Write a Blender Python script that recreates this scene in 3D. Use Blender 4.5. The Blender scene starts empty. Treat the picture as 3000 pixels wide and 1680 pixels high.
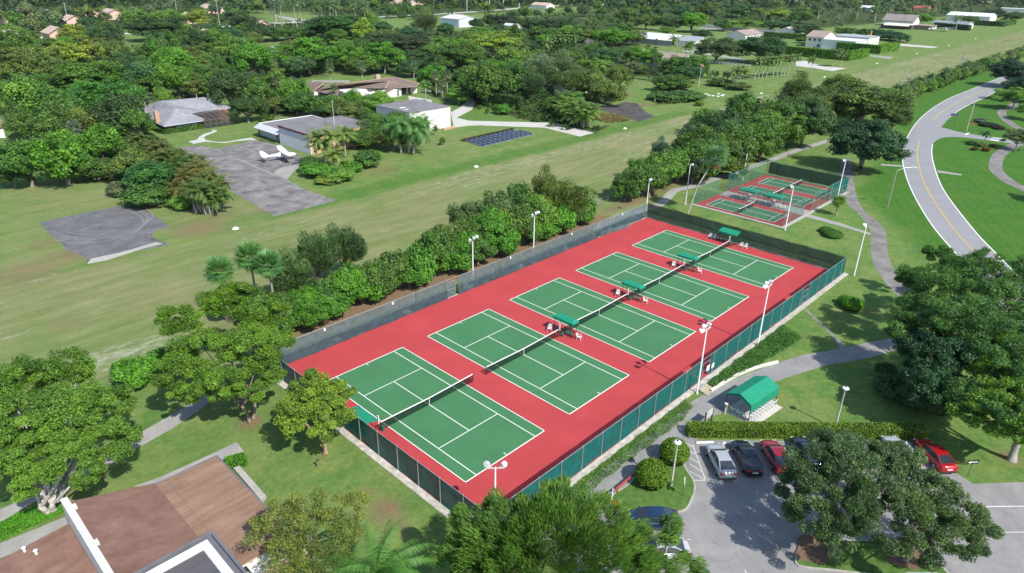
import bpy, math, random
import numpy as np
from mathutils import Vector, Matrix, geometry
R = math.radians
PI = math.pi
SC = bpy.context.scene
COL = SC.collection
# ------------------------------------------------------------------ camera
CAM = np.array([-68.3007, -48.8188, 43.3672])
YAW, PIT, ROL, FPX = 0.764629, -0.440798, 0.0149895, 1987.444
_fw = np.array([math.cos(PIT)*math.cos(YAW), math.cos(PIT)*math.sin(YAW), math.sin(PIT)])
_rt = np.array([math.sin(YAW), -math.cos(YAW), 0.0]); _up = np.cross(_rt, _fw)
_r2 = _rt*math.cos(ROL)+_up*math.sin(ROL); _u2 = -_rt*math.sin(ROL)+_up*math.cos(ROL)
cam = bpy.data.cameras.new('camera'); cam.sensor_width = 36.0; cam.lens = 36.0*FPX/3000.0
cam.clip_start = 0.5; cam.clip_end = 9000
co = bpy.data.objects.new('camera', cam); COL.objects.link(co)
M4 = Matrix.Identity(4)
for i in range(3):
    M4[i][0], M4[i][1], M4[i][2], M4[i][3] = _r2[i], _u2[i], -_fw[i], CAM[i]
co.matrix_world = M4
SC.camera = co
# ------------------------------------------------------------------ world, sun, exposure
SUN_EL, SUN_AZ = 46.5, -95.0            # azimuth of the sun, counter-clockwise from +X
W = bpy.data.worlds.new('World'); SC.world = W; W.use_nodes = True
nt = W.node_tree; bg = nt.nodes['Background']
sky = nt.nodes.new('ShaderNodeTexSky'); sky.sky_type = 'NISHITA'; sky.sun_disc = False
sky.sun_elevation = R(SUN_EL); sky.sun_rotation = R(90-SUN_AZ)
sky.air_density = 1.0; sky.dust_density = 0.6; sky.ozone_density = 1.0
nt.links.new(sky.outputs[0], bg.inputs[0]); bg.inputs[1].default_value = 0.15
sl = bpy.data.lights.new('sun', 'SUN'); sl.energy = 4.3; sl.angle = R(0.5); sl.color = (1.0, 0.955, 0.88)
so = bpy.data.objects.new('sun', sl); COL.objects.link(so)
sd = Vector((math.cos(R(SUN_AZ))*math.cos(R(SUN_EL)), math.sin(R(SUN_AZ))*math.cos(R(SUN_EL)), math.sin(R(SUN_EL))))
so.rotation_euler = sd.to_track_quat('Z', 'Y').to_euler(); so.location = sd*300
SC.view_settings.view_transform = 'Standard'; SC.view_settings.look = 'None'
SC.view_settings.exposure = 0.58; SC.view_settings.gamma = 1.0
SC.cycles.max_bounces = 6; SC.cycles.transparent_max_bounces = 12
HAZE = 0.00003
# ------------------------------------------------------------------ picture point -> world point on a plane
def at(x, y, z=0.0):
    d = _fw*FPX + _r2*(x-1500.0) - _u2*(y-840.0)
    t = (z-CAM[2])/d[2]
    p = CAM + d*t
    return Vector((p[0], p[1], p[2]))
def depth(p):
    return float((np.array(p)-CAM) @ _fw)
def tile(ox, oy, w):                     # a crop of the photograph, 2576 px wide when enlarged
    return lambda u, v, z=0.0: at(ox+u*w/2576.0, oy+v*w/2576.0, z)
FV = tile(0, 0, 3000)
A00, A10, A20 = tile(0,0,1000), tile(1000,0,1000), tile(2000,0,1000)
A01, A11, A21 = tile(0,560,1000), tile(1000,560,1000), tile(2000,560,1000)
A02, A12, A22 = tile(0,1120,1000), tile(1000,1120,1000), tile(2000,1120,1000)
S0, S1, S2, S3, S4 = [tile(600*i,0,600) for i in range(5)]
HG, HB, GH, SCT = tile(700,320,400), tile(850,200,500), tile(400,240,400), tile(2000,400,500)
SHL, ISL, CAR, JUN, WHT, SOL = tile(2050,1050,300), tile(1700,1230,400), tile(2040,1260,400), tile(2700,350,300), tile(2380,60,300), tile(1330,360,300)
# ------------------------------------------------------------------ mesh helpers
class MB:
    def __init__(s): s.v=[]; s.f=[]; s.m=[]
    def add(s, vs, fs, mi=0):
        b=len(s.v); s.v += [tuple(p) for p in vs]
        for f in fs: s.f.append([b+i for i in f]); s.m.append(mi)
        return s
    def box(s, x0,x1,y0,y1,z0,z1, mi=0, M=None):
        vs=[(x0,y0,z0),(x1,y0,z0),(x1,y1,z0),(x0,y1,z0),(x0,y0,z1),(x1,y0,z1),(x1,y1,z1),(x0,y1,z1)]
        if M is not None: vs=[M@Vector(p) for p in vs]
        return s.add(vs,[(0,3,2,1),(4,5,6,7),(0,1,5,4),(1,2,6,5),(2,3,7,6),(3,0,4,7)],mi)
    def bar(s, a, b, w, h, mi=0):        # a beam of section w x h between two points
        a=Vector(a); b=Vector(b); d=b-a; L=d.length
        M=Matrix.Translation(a)@d.to_track_quat('X','Z').to_matrix().to_4x4()
        return s.box(0,L,-w/2,w/2,-h/2,h/2,mi,M)
    def tube(s, pts, rad, n=6, mi=0, cap=True):
        pts=[Vector(p) for p in pts]; k=len(pts); vs=[]
        if not hasattr(rad,'__len__'): rad=[rad]*k
        for i,p in enumerate(pts):
            d=(pts[min(i+1,k-1)]-pts[max(i-1,0)])
            if d.length<1e-6: d=Vector((0,0,1))
            q=d.to_track_quat('Z','Y')
            for j in range(n):
                a=2*PI*j/n; vs.append(p+q@Vector((math.cos(a)*rad[i],math.sin(a)*rad[i],0)))
        fs=[(i*n+j,i*n+(j+1)%n,(i+1)*n+(j+1)%n,(i+1)*n+j) for i in range(k-1) for j in range(n)]
        if cap: fs += [tuple(range(n-1,-1,-1)), tuple(range((k-1)*n,k*n))]
        return s.add(vs,fs,mi)
    def lathe(s, prof, c=(0,0,0), n=12, mi=0, M=None):
        vs=[]; c=Vector(c)
        for r,z in prof:
            for j in range(n):
                a=2*PI*j/n; p=Vector((r*math.cos(a),r*math.sin(a),z))
                vs.append((M@p if M is not None else p)+c)
        k=len(prof)
        fs=[(i*n+j,i*n+(j+1)%n,(i+1)*n+(j+1)%n,(i+1)*n+j) for i in range(k-1) for j in range(n)]
        fs += [tuple(range(n-1,-1,-1)), tuple(range((k-1)*n,k*n))]
        return s.add(vs,fs,mi)
    def sheet(s, poly, z=0.0, mi=0):     # a flat polygon, any outline
        vs=[Vector((p[0],p[1],z)) for p in poly]
        for t in geometry.tessellate_polygon([vs]):
            a,b,c=[vs[i] for i in t]
            s.add([vs[i] for i in (t if (b-a).cross(c-a).z>0 else t[::-1])],[(0,1,2)],mi)
        return s
    def prism(s, poly, z0, z1, mi=0, side=None):
        s.sheet(poly,z1,mi); n=len(poly)
        ar=sum(poly[i][0]*poly[(i+1)%n][1]-poly[(i+1)%n][0]*poly[i][1] for i in range(n))
        pl=list(poly) if ar>0 else list(poly)[::-1]
        for i in range(n):
            a,b=pl[i],pl[(i+1)%n]
            s.add([(a[0],a[1],z0),(b[0],b[1],z0),(b[0],b[1],z1),(a[0],a[1],z1)],[(0,1,2,3)],mi if side is None else side)
        return s
    def poly(s, pts, mi=0):
        return s.add(pts,[tuple(range(len(pts)))],mi)
    def mesh(s, name, mats, smooth=False):
        me=bpy.data.meshes.new(name); me.from_pydata(s.v,[],s.f)
        if not isinstance(mats,(list,tuple)): mats=[mats]
        for m in mats: me.materials.append(m)
        if len(mats)>1: me.polygons.foreach_set('material_index',s.m)
        if smooth: me.polygons.foreach_set('use_smooth',[True]*len(me.polygons))
        me.update(); return me
    def build(s, name, mats, parent=None, smooth=False, loc=None, rz=0):
        return link(name, s.mesh(name,mats,smooth), parent, loc, rz)
def link(name, me, parent=None, loc=None, rz=0):
    o=bpy.data.objects.new(name,me); COL.objects.link(o)
    if parent is not None: o.parent=parent
    if loc is not None: o.location=loc
    if rz: o.rotation_euler=(0,0,rz)
    return o
def tag(o, label, cat, group=None):
    o['label']=label; o['category']=cat
    if group: o['group']=group
    return o
def thing(name, label, cat, loc=(0,0,0), rz=0, group=None):
    o=bpy.data.objects.new(name,None); o.empty_display_size=0.3; COL.objects.link(o)
    o.location=loc; o.rotation_euler=(0,0,rz)
    return tag(o,label,cat,group)
def dup(root, loc, rz=0, label=None, group=None, scale=None):
    r=root.copy(); COL.objects.link(r); r.location=loc; r.rotation_euler=(0,0,rz)
    if scale: r.scale=scale
    if label: r['label']=label
    if group: r['group']=group
    for ch in list(root.children):
        c=ch.copy(); COL.objects.link(c); c.parent=r
        for g in list(ch.children):
            d=g.copy(); COL.objects.link(d); d.parent=c
    return r
def structure(o):
    o['kind']='structure'; return o
def smooth_line(pts, k=6, closed=False):
    P=[Vector((p[0],p[1])) for p in pts]; n=len(P); out=[]
    for i in range(n if closed else n-1):
        if closed: a,b,c,d=P[(i-1)%n],P[i],P[(i+1)%n],P[(i+2)%n]
        else: a,b,c,d=P[max(i-1,0)],P[i],P[i+1],P[min(i+2,n-1)]
        for j in range(k):
            t=j/k
            out.append(0.5*((2*b)+(c-a)*t+(2*a-5*b+4*c-d)*t*t+(3*b-a-3*c+d)*t**3))
    if not closed: out.append(P[-1])
    return out
def ribbon(mb, left, right, z, mi=0):
    n=min(len(left),len(right))
    for i in range(n-1):
        a,b,c,d=left[i],left[i+1],right[i+1],right[i]
        mb.add([(a[0],a[1],z),(d[0],d[1],z),(c[0],c[1],z),(b[0],b[1],z)],[(0,1,2,3)],mi)
    return mb
def offset_line(pts, w):
    out=[]; n=len(pts)
    for i in range(n):
        a=Vector(pts[max(i-1,0)][:2]); b=Vector(pts[min(i+1,n-1)][:2]); d=(b-a)
        if d.length<1e-6: d=Vector((1,0))
        d.normalize(); out.append(Vector(pts[i][:2])+Vector((-d.y,d.x))*w)
    return out
def strip(mb, pts, w, z, mi=0):          # a stripe of width w along a line
    return ribbon(mb, offset_line(pts,w/2), offset_line(pts,-w/2), z, mi)
# ------------------------------------------------------------------ materials
def nodes(name):
    m=bpy.data.materials.new(name); m.use_nodes=True
    t=m.node_tree; b=t.nodes['Principled BSDF']
    return m,t,b
def nd(t, typ, **kw):
    n=t.nodes.new(typ)
    for k,v in kw.items(): setattr(n,k,v)
    return n
def mapr(t, src, a, b, c=0.0, d=1.0):
    n=nd(t,'ShaderNodeMapRange'); n.clamp=True
    for i,v in enumerate((a,b,c,d)): n.inputs[1+i].default_value=v
    t.links.new(src,n.inputs[0]); return n.outputs[0]
def mixc(t, fac, a, b, blend='MIX'):
    n=nd(t,'ShaderNodeMix',data_type='RGBA',blend_type=blend); n.clamp_factor=True
    for k,v in ((0,fac),(6,a),(7,b)):
        if hasattr(v,'is_output') or hasattr(v,'links'): t.links.new(v,n.inputs[k])
        elif k==0: n.inputs[0].default_value=v
        else: n.inputs[k].default_value=(*v,1)
    return n.outputs[2]
def wpos(t, scale=(1,1,1), rot=0.0):
    g=nd(t,'ShaderNodeNewGeometry'); mp=nd(t,'ShaderNodeMapping')
    mp.inputs['Scale'].default_value=scale; mp.inputs['Rotation'].default_value=(0,0,rot)
    t.links.new(g.outputs['Position'],mp.inputs['Vector']); return mp.outputs[0]
def opos(t, scale=(1,1,1)):
    g=nd(t,'ShaderNodeTexCoord'); mp=nd(t,'ShaderNodeMapping'); mp.inputs['Scale'].default_value=scale
    t.links.new(g.outputs['Object'],mp.inputs['Vector']); return mp.outputs[0]
def noise(t, vec, scale, detail=4, rough=0.55, dist=0.0):
    n=nd(t,'ShaderNodeTexNoise'); n.inputs['Scale'].default_value=scale; n.inputs['Detail'].default_value=detail
    n.inputs['Roughness'].default_value=rough; n.inputs['Distortion'].default_value=dist
    t.links.new(vec,n.inputs['Vector']); return n.outputs['Fac']
def attr(t, name):
    a=nd(t,'ShaderNodeAttribute'); a.attribute_name=name; return a.outputs['Fac']
def mth(t, op, a, b=0.0, clamp=False):
    n=nd(t,'ShaderNodeMath',operation=op); n.use_clamp=clamp
    for i,v in enumerate((a,b)):
        if hasattr(v,'links'): t.links.new(v,n.inputs[i])
        else: n.inputs[i].default_value=v
    return n.outputs[0]
def bump(t, b, h, strength=0.3, dist=0.05):
    n=nd(t,'ShaderNodeBump'); n.inputs['Strength'].default_value=strength; n.inputs['Distance'].default_value=dist
    t.links.new(h,n.inputs['Height']); t.links.new(n.outputs[0],b.inputs['Normal'])
MATS={}; KEY=0.86
def mat(name, col, rough=0.7, var=0.12, scale=3.0, col2=None, spec=0.3, metal=0.0, world=True, stretch=(1,1,1), big=0.0, coat=0.0):
    """plain surface: colour that wanders with two scales of noise"""
    if name in MATS: return MATS[name]
    col=tuple(c_*KEY for c_ in col); m,t,b=nodes(name); vec=wpos(t,stretch) if world else opos(t,stretch)
    f=mapr(t,noise(t,vec,scale,5,0.6),0.25,0.75)
    lo=tuple(c*(1-var) for c in col); hi=tuple(min(1,c*(1+var)) for c in col) if col2 is None else col2
    c=mixc(t,f,lo,hi)
    if big>0:
        f2=mapr(t,noise(t,vec,scale*0.12,3,0.5),0.3,0.7)
        c=mixc(t,f2,c,mixc(t,1.0,c,(1-big,1-big,1-big),'MULTIPLY'))
    t.links.new(c,b.inputs['Base Color'])
    b.inputs['Roughness'].default_value=rough; b.inputs['Specular IOR Level'].default_value=spec
    b.inputs['Metallic'].default_value=metal; b.inputs['Coat Weight'].default_value=coat
    if coat: b.inputs['Coat Roughness'].default_value=0.08
    MATS[name]=m; return m
def screen_mat(name, col, clear, rough=0.8, pattern=None):
    """woven cloth or mesh: lets a share of the light through"""
    if name in MATS: return MATS[name]
    col=tuple(c_*KEY for c_ in col); m,t,b=nodes(name); out=t.nodes['Material Output']
    vec=wpos(t,(1,1,1)); f=mapr(t,noise(t,vec,1.3,4,0.6),0.3,0.7)
    c=mixc(t,f,tuple(x*0.8 for x in col),tuple(x*1.2 for x in col))
    t.links.new(c,b.inputs['Base Color']); b.inputs['Roughness'].default_value=rough; b.inputs['Specular IOR Level'].default_value=0.2
    tl=nd(t,'ShaderNodeBsdfTranslucent'); t.links.new(c,tl.inputs['Color'])
    mx=nd(t,'ShaderNodeMixShader'); mx.inputs[0].default_value=0.35
    t.links.new(b.outputs[0],mx.inputs[1]); t.links.new(tl.outputs[0],mx.inputs[2])
    tr=nd(t,'ShaderNodeBsdfTransparent'); m2=nd(t,'ShaderNodeMixShader'); m2.inputs[0].default_value=clear
    t.links.new(mx.outputs[0],m2.inputs[1]); t.links.new(tr.outputs[0],m2.inputs[2])
    t.links.new(m2.outputs[0],out.inputs['Surface'])
    MATS[name]=m; return m
def leaf_mat(name, transl=0.30, rough=0.5, spec=0.25, warm=(1.45,1.36,0.90)):
    """leaves: the tree's own colour (object colour), leaf to leaf variation from a stored tone"""
    m,t,b=nodes(name); out=t.nodes['Material Output']
    oi=nd(t,'ShaderNodeObjectInfo'); tone=attr(t,'tone')
    base=oi.outputs['Color']
    dark=mixc(t,1.0,base,(0.50,0.56,0.58),'MULTIPLY'); lite=mixc(t,1.0,base,warm,'MULTIPLY')
    c=mixc(t,tone,dark,lite)
    t.links.new(c,b.inputs['Base Color']); b.inputs['Roughness'].default_value=rough; b.inputs['Specular IOR Level'].default_value=spec
    tl=nd(t,'ShaderNodeBsdfTranslucent'); c2=mixc(t,1.0,c,(1.5,1.5,0.6),'MULTIPLY'); t.links.new(c2,tl.inputs['Color'])
    mx=nd(t,'ShaderNodeMixShader'); mx.inputs[0].default_value=transl
    t.links.new(b.outputs[0],mx.inputs[1]); t.links.new(tl.outputs[0],mx.inputs[2]); t.links.new(mx.outputs[0],out.inputs['Surface'])
    return m
LEAF=leaf_mat('leaf'); 
BARK=mat('bark',(0.24,0.20,0.155),0.9,0.35,2.5,world=False,stretch=(3,3,0.6))
BARKP=mat('pale_bark',(0.42,0.38,0.32),0.9,0.3,2.0,world=False,stretch=(3,3,0.7))
PALMBARK=mat('palm_bark',(0.36,0.32,0.26),0.9,0.25,4.0,world=False,stretch=(1,1,4))
WHITE=mat('white_paint',(0.78,0.78,0.75),0.5,0.05,1.5)
WHITEW=mat('white_wall',(0.74,0.72,0.67),0.75,0.06,0.7,big=0.06)
GALV=mat('galvanized_steel',(0.45,0.46,0.47),0.45,0.12,6.0,metal=0.5,spec=0.5)
CONC=mat('concrete',(0.42,0.40,0.36),0.9,0.18,2.0,big=0.12)
DARK=mat('dark_metal',(0.03,0.035,0.035),0.5,0.2,5.0)
BLACK=mat('black_rubber',(0.02,0.02,0.02),0.8,0.2,6.0)
GLASS=mat('window_glass',(0.03,0.04,0.05),0.08,0.2,1.0,spec=0.7)
CANV=mat('green_canvas',(0.010,0.255,0.145),0.75,0.14,1.3,world=False,big=0.08)
GREENP=mat('green_paint',(0.01,0.16,0.10),0.5,0.1,3.0,world=False)
PLAST=mat('white_plastic',(0.8,0.8,0.78),0.4,0.04,5.0,world=False)
def plain(name,col,rough=0.7,**k): return mat(name,col,rough,**k)
# ================================================================== THE GROUND (one sheet)
def axis(lo, hi, step, far):
    a=list(np.arange(lo,hi+1e-6,step)); s=step; v=hi
    while v<far: s*=1.13; v+=s; a.append(v)
    s=step; v=lo
    while v>-far: s*=1.13; v-=s; a.insert(0,v)
    return np.array(a)
gx, gy = axis(-75,135,0.8,5200), axis(-62,128,0.8,5200)
GX, GY = np.meshgrid(gx,gy); PX, PY = GX.ravel(), GY.ravel()
def smooth01(d, w): 
    t=np.clip(d/w*0.5+0.5,0,1); return t*t*(3-2*t)
def in_poly(poly, w=1.0):
    """soft mask of a polygon: 1 inside, 0 outside, over a band of 2w"""
    P=[(p[0],p[1]) for p in poly]; n=len(P); ins=np.zeros(len(PX),bool); d2=np.full(len(PX),1e12)
    for i in range(n):
        x0,y0=P[i]; x1,y1=P[(i+1)%n]
        c=((y0>PY)!=(y1>PY)); xx=(x1-x0)*(PY-y0)/((y1-y0) if abs(y1-y0)>1e-9 else 1e-9)+x0
        ins ^= c&(PX<xx)
        dx,dy=x1-x0,y1-y0; L=dx*dx+dy*dy+1e-9
        t=np.clip(((PX-x0)*dx+(PY-y0)*dy)/L,0,1)
        d2=np.minimum(d2,(PX-x0-t*dx)**2+(PY-y0-t*dy)**2)
    return smooth01(np.where(ins,1,-1)*np.sqrt(d2),w)
def band(v, a, b, w): return smooth01(v-a,w)*smooth01(b-v,w)
def blob(cx, cy, rx, ry=None):
    ry=ry or rx; return np.exp(-(((PX-cx)/rx)**2+((PY-cy)/ry)**2))
_rg=np.random.RandomState(5)
def lowfreq(scale, seed):
    r=np.random.RandomState(seed); f=np.zeros(len(PX))
    for k in range(7):
        a=r.uniform(0,2*PI); w=2*PI/(scale*r.uniform(0.6,1.6)); f+=np.sin((PX*math.cos(a)+PY*math.sin(a))*w+r.uniform(0,6))
    return f/4.0
wob=lowfreq(18,1); wob2=lowfreq(45,2)
run=band(PY+wob*0.7,29.0,66.3,1.5)                    # the grass airstrip
dry=run*0.95
fieldL=in_poly([A01(0,700),A01(650,530),A01(1290,390),A01(1770,270),A01(2080,190),A00(1650,1380),A00(800,1330),A00(0,1440)],2.0)
dry=np.maximum(dry,0.78*fieldL*(0.85+0.2*wob))
dry=np.maximum(dry,0.35*in_poly([A10(0,1150),A10(500,1080),A10(1500,1130),A10(2576,1100),A10(2576,770),A10(1900,930),A10(900,1200),A10(0,1330)],3.0))
dry=np.maximum(dry,0.8*band(PY,20.5,29.5,1.0)*band(PX,-44,52,2))
dry=np.maximum(dry,0.25+0.2*wob2)*1.0
dry=np.where((PY<20)&(PY>-60),np.clip(0.16+0.14*wob2,0,1),dry)
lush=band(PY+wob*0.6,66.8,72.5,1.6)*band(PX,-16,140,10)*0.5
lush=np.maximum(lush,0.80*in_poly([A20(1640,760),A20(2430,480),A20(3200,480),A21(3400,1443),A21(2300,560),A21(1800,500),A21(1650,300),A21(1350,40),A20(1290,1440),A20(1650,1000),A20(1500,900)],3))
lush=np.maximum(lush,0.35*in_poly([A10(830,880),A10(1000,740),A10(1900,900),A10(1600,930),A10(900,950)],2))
sand=np.zeros(len(PX))
sand=np.maximum(sand,band(PY+wob*1.5,57,66.5,2.5)*band(PX,8,420,20)*0.62)
sand=np.maximum(sand,band(PY+wob2*3,38,58,5)*band(PX,55,460,30)*0.60)
for (c,rx,ry,k) in [(A01(900,1230),10,4.5,0.85),(A01(250,680),9,1.6,0.7),(A01(200,840),10,1.3,0.55),(A01(700,960),9,2,0.45),(A10(1500,1150),14,3,0.6),(A10(1200,1180),10,2,0.6),(A20(640,650),9,5,0.9),(A20(560,740),14,3,0.9),(A20(90,930),16,4,0.6),(A20(1130,620),20,5,0.7),(A20(1350,560),24,6,0.7),
                    (A01(60,1100),7,2,0.6),(A01(1350,770),8,2,0.4),(A01(2050,300),14,3,0.6),(A00(350,1370),2.5,1.2,0.8),(A10(1830,940),5,2,0.6),(A02(900,330),1,1,0.0)]:
    sand=np.maximum(sand,k*blob(c[0],c[1],rx,ry))
brown=np.zeros(len(PX))
brown=np.maximum(brown,0.95*band(PY+wob*0.35,21.6,28.5,0.7)*band(PX,-33,34,3))
brown=np.maximum(brown,0.6*in_poly([A11(1880,215),A11(2230,110),A20(500,1180),A20(900,1020),A20(600,960),A20(0,1180)],1.2))
for (c,rx,k) in [(A02(1880,300),1.7,0.85),(A02(2440,560),0.8,0.6),(A02(1790,440),0.7,0.45),(A12(340,960),2.1,0.75),(A12(440,1090),1.5,0.6),(A12(190,830),1.2,0.6),(A12(90,1000),1.2,0.5),(A22(2470,570),1.6,0.75),(A20(1335,1290),1.3,0.7),(A21(1360,900),1.7,0.6),(A21(1150,330),1.9,0.6),(ISL(1900,1010),1.0,0.7),(A22(760,200),1.1,0.5),
                 (A01(560,480),4.5,0.62),(A01(1500,280),7,0.62),(A01(1650,200),5,0.5),(A01(200,620),8,0.55),(A01(430,500),5,0.5),(A01(330,400),4,0.5),(A01(1950,140),3,0.55),(A10(300,1290),7,0.5),(A10(700,1180),6,0.35),(A01(520,990),5,0.4),(A01(1250,800),4,0.35),(A20(350,1180),2,0.7),(A22(990,1260),1.6,0.8),(A22(1700,1290),1.5,0.8),(A20(2540,1200),1.0,0.7),(A10(2150,720),4,0.8),(A10(2300,790),5,0.7),(A10(2000,900),4,0.75),(A02(560,830),0.9,0.7),(A11(1200,470),2,0.7)]:
    brown=np.maximum(brown,k*blob(c[0],c[1],rx))
NOWOOD=[[(75,90),(158,86),(152,122),(80,124)],[(283,80),(362,76),(388,112),(372,134),(318,142),(280,112)],[(640,90),(742,90),(736,130),(690,132),(640,120)],[(-40,285),(40,298),(102,350),(95,368),(-40,370)],
 [(350,258),(590,248),(655,300),(665,320),(700,288),(790,283),(945,318),(1000,328),(1092,330),(1130,250),(1172,248),(1200,262),(1262,286),(1400,322),(1500,352),(1560,382),(1730,400),(1730,620),(-60,820),(-60,445),(110,430),(252,450),(292,482),(452,522),(562,450),(470,390),(372,330)],
 [(700,205),(830,183),(1060,188),(1078,240),(1142,262),(1130,330),(930,262),(760,240),(700,236)],[(1480,282),(1560,252),(1545,215),(1600,190),(1655,205),(1645,300),(1480,322)],
 [(1600,60),(2060,72),(2700,10),(2700,2000),(1560,1500),(1600,430),(1500,334),(1640,264),(1700,262),(1760,180),(1600,150),(1590,80)],
 [(-60,96),(225,86),(440,76),(640,66),(860,52),(860,42),(640,56),(440,66),(225,77),(-60,86)],[(925,52),(1190,38),(1190,74),(925,78)],[(1190,38),(1365,16),(1490,8),(1490,28),(1300,44),(1190,52)],[(1185,42),(1250,42),(1250,74),(1185,74)],[(655,28),(800,34),(790,62),(650,60)],[(1100,74),(1200,74),(1200,82),(1100,82)]]
def pix(x,y,z=0.0):
    d=np.stack([x-CAM[0],y-CAM[1],z-CAM[2]+0*x],-1); dz=d@_fw; dz=np.where(dz<1,np.nan,dz)
    return (1500+FPX*(d@_r2)/dz)/1.16459, (840-FPX*(d@_u2)/dz)/1.16459
def in_px(px,py,P):
    c=np.zeros(len(px),bool)
    for i in range(len(P)):
        (x0,y0),(x1,y1)=P[i],P[(i+1)%len(P)]
        with np.errstate(invalid='ignore'): c^=((y0>py)!=(y1>py))&(px<(x1-x0)*(py-y0)/((y1-y0) or 1e-9)+x0)
    return c
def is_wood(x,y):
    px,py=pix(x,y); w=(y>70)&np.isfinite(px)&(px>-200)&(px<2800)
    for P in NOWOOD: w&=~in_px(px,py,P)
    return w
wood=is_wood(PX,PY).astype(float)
ni,nj=len(gx),len(gy)
V=np.stack([PX,PY,np.zeros_like(PX)],-1).astype(np.float32)
idx=np.arange(ni*nj).reshape(nj,ni)
Q=np.stack([idx[:-1,:-1],idx[:-1,1:],idx[1:,1:],idx[1:,:-1]],-1).reshape(-1,4)
def mesh_np(name, V, Q, mats, tone=None, vattrs=None, mi=None):
    me=bpy.data.meshes.new(name); me.vertices.add(len(V)); me.vertices.foreach_set('co',np.asarray(V,np.float32).ravel())
    me.loops.add(Q.size); me.loops.foreach_set('vertex_index',Q.astype(np.int32).ravel())
    me.polygons.add(len(Q)); me.polygons.foreach_set('loop_start',np.arange(0,Q.size,Q.shape[1],dtype=np.int32))
    for m in (mats if isinstance(mats,(list,tuple)) else [mats]): me.materials.append(m)
    if mi is not None: me.polygons.foreach_set('material_index',np.asarray(mi,np.int32))
    if tone is not None:
        a=me.attributes.new('tone','FLOAT','FACE'); a.data.foreach_set('value',np.asarray(tone,np.float32))
    for k,v in (vattrs or {}).items():
        a=me.attributes.new(k,'FLOAT','POINT'); a.data.foreach_set('value',np.asarray(v,np.float32))
    me.update(calc_edges=True); return me
m,t,b=nodes('grass_ground')
v1=wpos(t); vr=wpos(t,(0.16,1,1)); vs=wpos(t,(0.35,1.0,1))
nf=noise(t,v1,1.6,6,0.7); nm=noise(t,v1,0.22,4,0.6); nl=noise(t,v1,0.045,3,0.5); nstr=noise(t,vr,0.55,6,0.65); nst2=noise(t,vs,1.1,6,0.72); nv=noise(t,v1,7.0,3,0.7)
lawn=mixc(t,mapr(t,nf,0.3,0.7),(0.068,0.136,0.030),(0.130,0.222,0.058))
lawn=mixc(t,mapr(t,nm,0.40,0.62),lawn,mixc(t,1.0,lawn,(1.45,1.16,1.15),'MULTIPLY')); lawn=mixc(t,mapr(t,noise(t,v1,0.55,4,0.6),0.42,0.68),lawn,mixc(t,1.0,lawn,(0.74,0.84,0.80),'MULTIPLY'))
dryc=mixc(t,mapr(t,nstr,0.3,0.7),(0.166,0.178,0.072),(0.274,0.256,0.132))
dryc=mixc(t,mapr(t,nf,0.25,0.75),mixc(t,1.0,dryc,(0.72,0.80,0.72),'MULTIPLY'),dryc)
dryc=mixc(t,mapr(t,nl,0.38,0.62),dryc,mixc(t,1.0,dryc,(0.76,0.93,0.74),'MULTIPLY')); npz=noise(t,wpos(t,(0.6,1.1,1)),0.30,5,0.68); dryc=mixc(t,mapr(t,npz,0.54,0.70,0.0,0.8),dryc,mixc(t,1.0,dryc,(1.28,1.20,1.30),'MULTIPLY'))
fd=mth(t,'ADD',attr(t,'dry'),mth(t,'MULTIPLY',mth(t,'SUBTRACT',nm,0.5),1.0),True)
c=mixc(t,fd,lawn,dryc)
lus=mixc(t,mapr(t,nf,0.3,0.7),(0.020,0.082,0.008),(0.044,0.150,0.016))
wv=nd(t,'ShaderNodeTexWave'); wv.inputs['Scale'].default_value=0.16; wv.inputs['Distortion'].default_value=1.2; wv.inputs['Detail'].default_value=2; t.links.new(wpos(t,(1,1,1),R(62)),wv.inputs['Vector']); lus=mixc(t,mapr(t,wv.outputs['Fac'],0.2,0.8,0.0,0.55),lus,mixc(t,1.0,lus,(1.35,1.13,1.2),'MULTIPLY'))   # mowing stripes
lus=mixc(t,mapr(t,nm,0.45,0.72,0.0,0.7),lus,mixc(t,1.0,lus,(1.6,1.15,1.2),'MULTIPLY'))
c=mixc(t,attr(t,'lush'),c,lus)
brc=mixc(t,mapr(t,nv,0.3,0.7),(0.110,0.070,0.038),(0.25,0.18,0.11))
fb=mth(t,'MULTIPLY',attr(t,'brown'),mapr(t,nf,0.28,0.58,0.35,1.0),True)
c=mixc(t,mapr(t,fb,0.22,0.62),c,brc)
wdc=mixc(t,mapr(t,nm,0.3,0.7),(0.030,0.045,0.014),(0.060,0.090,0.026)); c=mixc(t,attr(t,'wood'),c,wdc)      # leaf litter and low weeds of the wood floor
fs=mth(t,'ADD',attr(t,'sand'),mth(t,'MULTIPLY',mth(t,'SUBTRACT',nst2,0.5),2.2))
fs=mth(t,'MULTIPLY',mapr(t,fs,0.60,1.15),mapr(t,nf,0.25,0.65,0.35,1.0))
c=mixc(t,mth(t,'MULTIPLY',fs,0.72),c,(0.50,0.49,0.42))
t.links.new(c,b.inputs['Base Color']); b.inputs['Roughness'].default_value=0.95; b.inputs['Specular IOR Level'].default_value=0.08
nh=noise(t,v1,4.0,4,0.75); bump(t,b,nh,0.8,0.12)
GRASS=m
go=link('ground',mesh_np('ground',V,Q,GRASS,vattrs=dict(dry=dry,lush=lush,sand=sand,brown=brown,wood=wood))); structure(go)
GREENTURF=mat('planted_turf',(0.085,0.160,0.036),0.95,0.35,1.8,spec=0.1)
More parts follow.
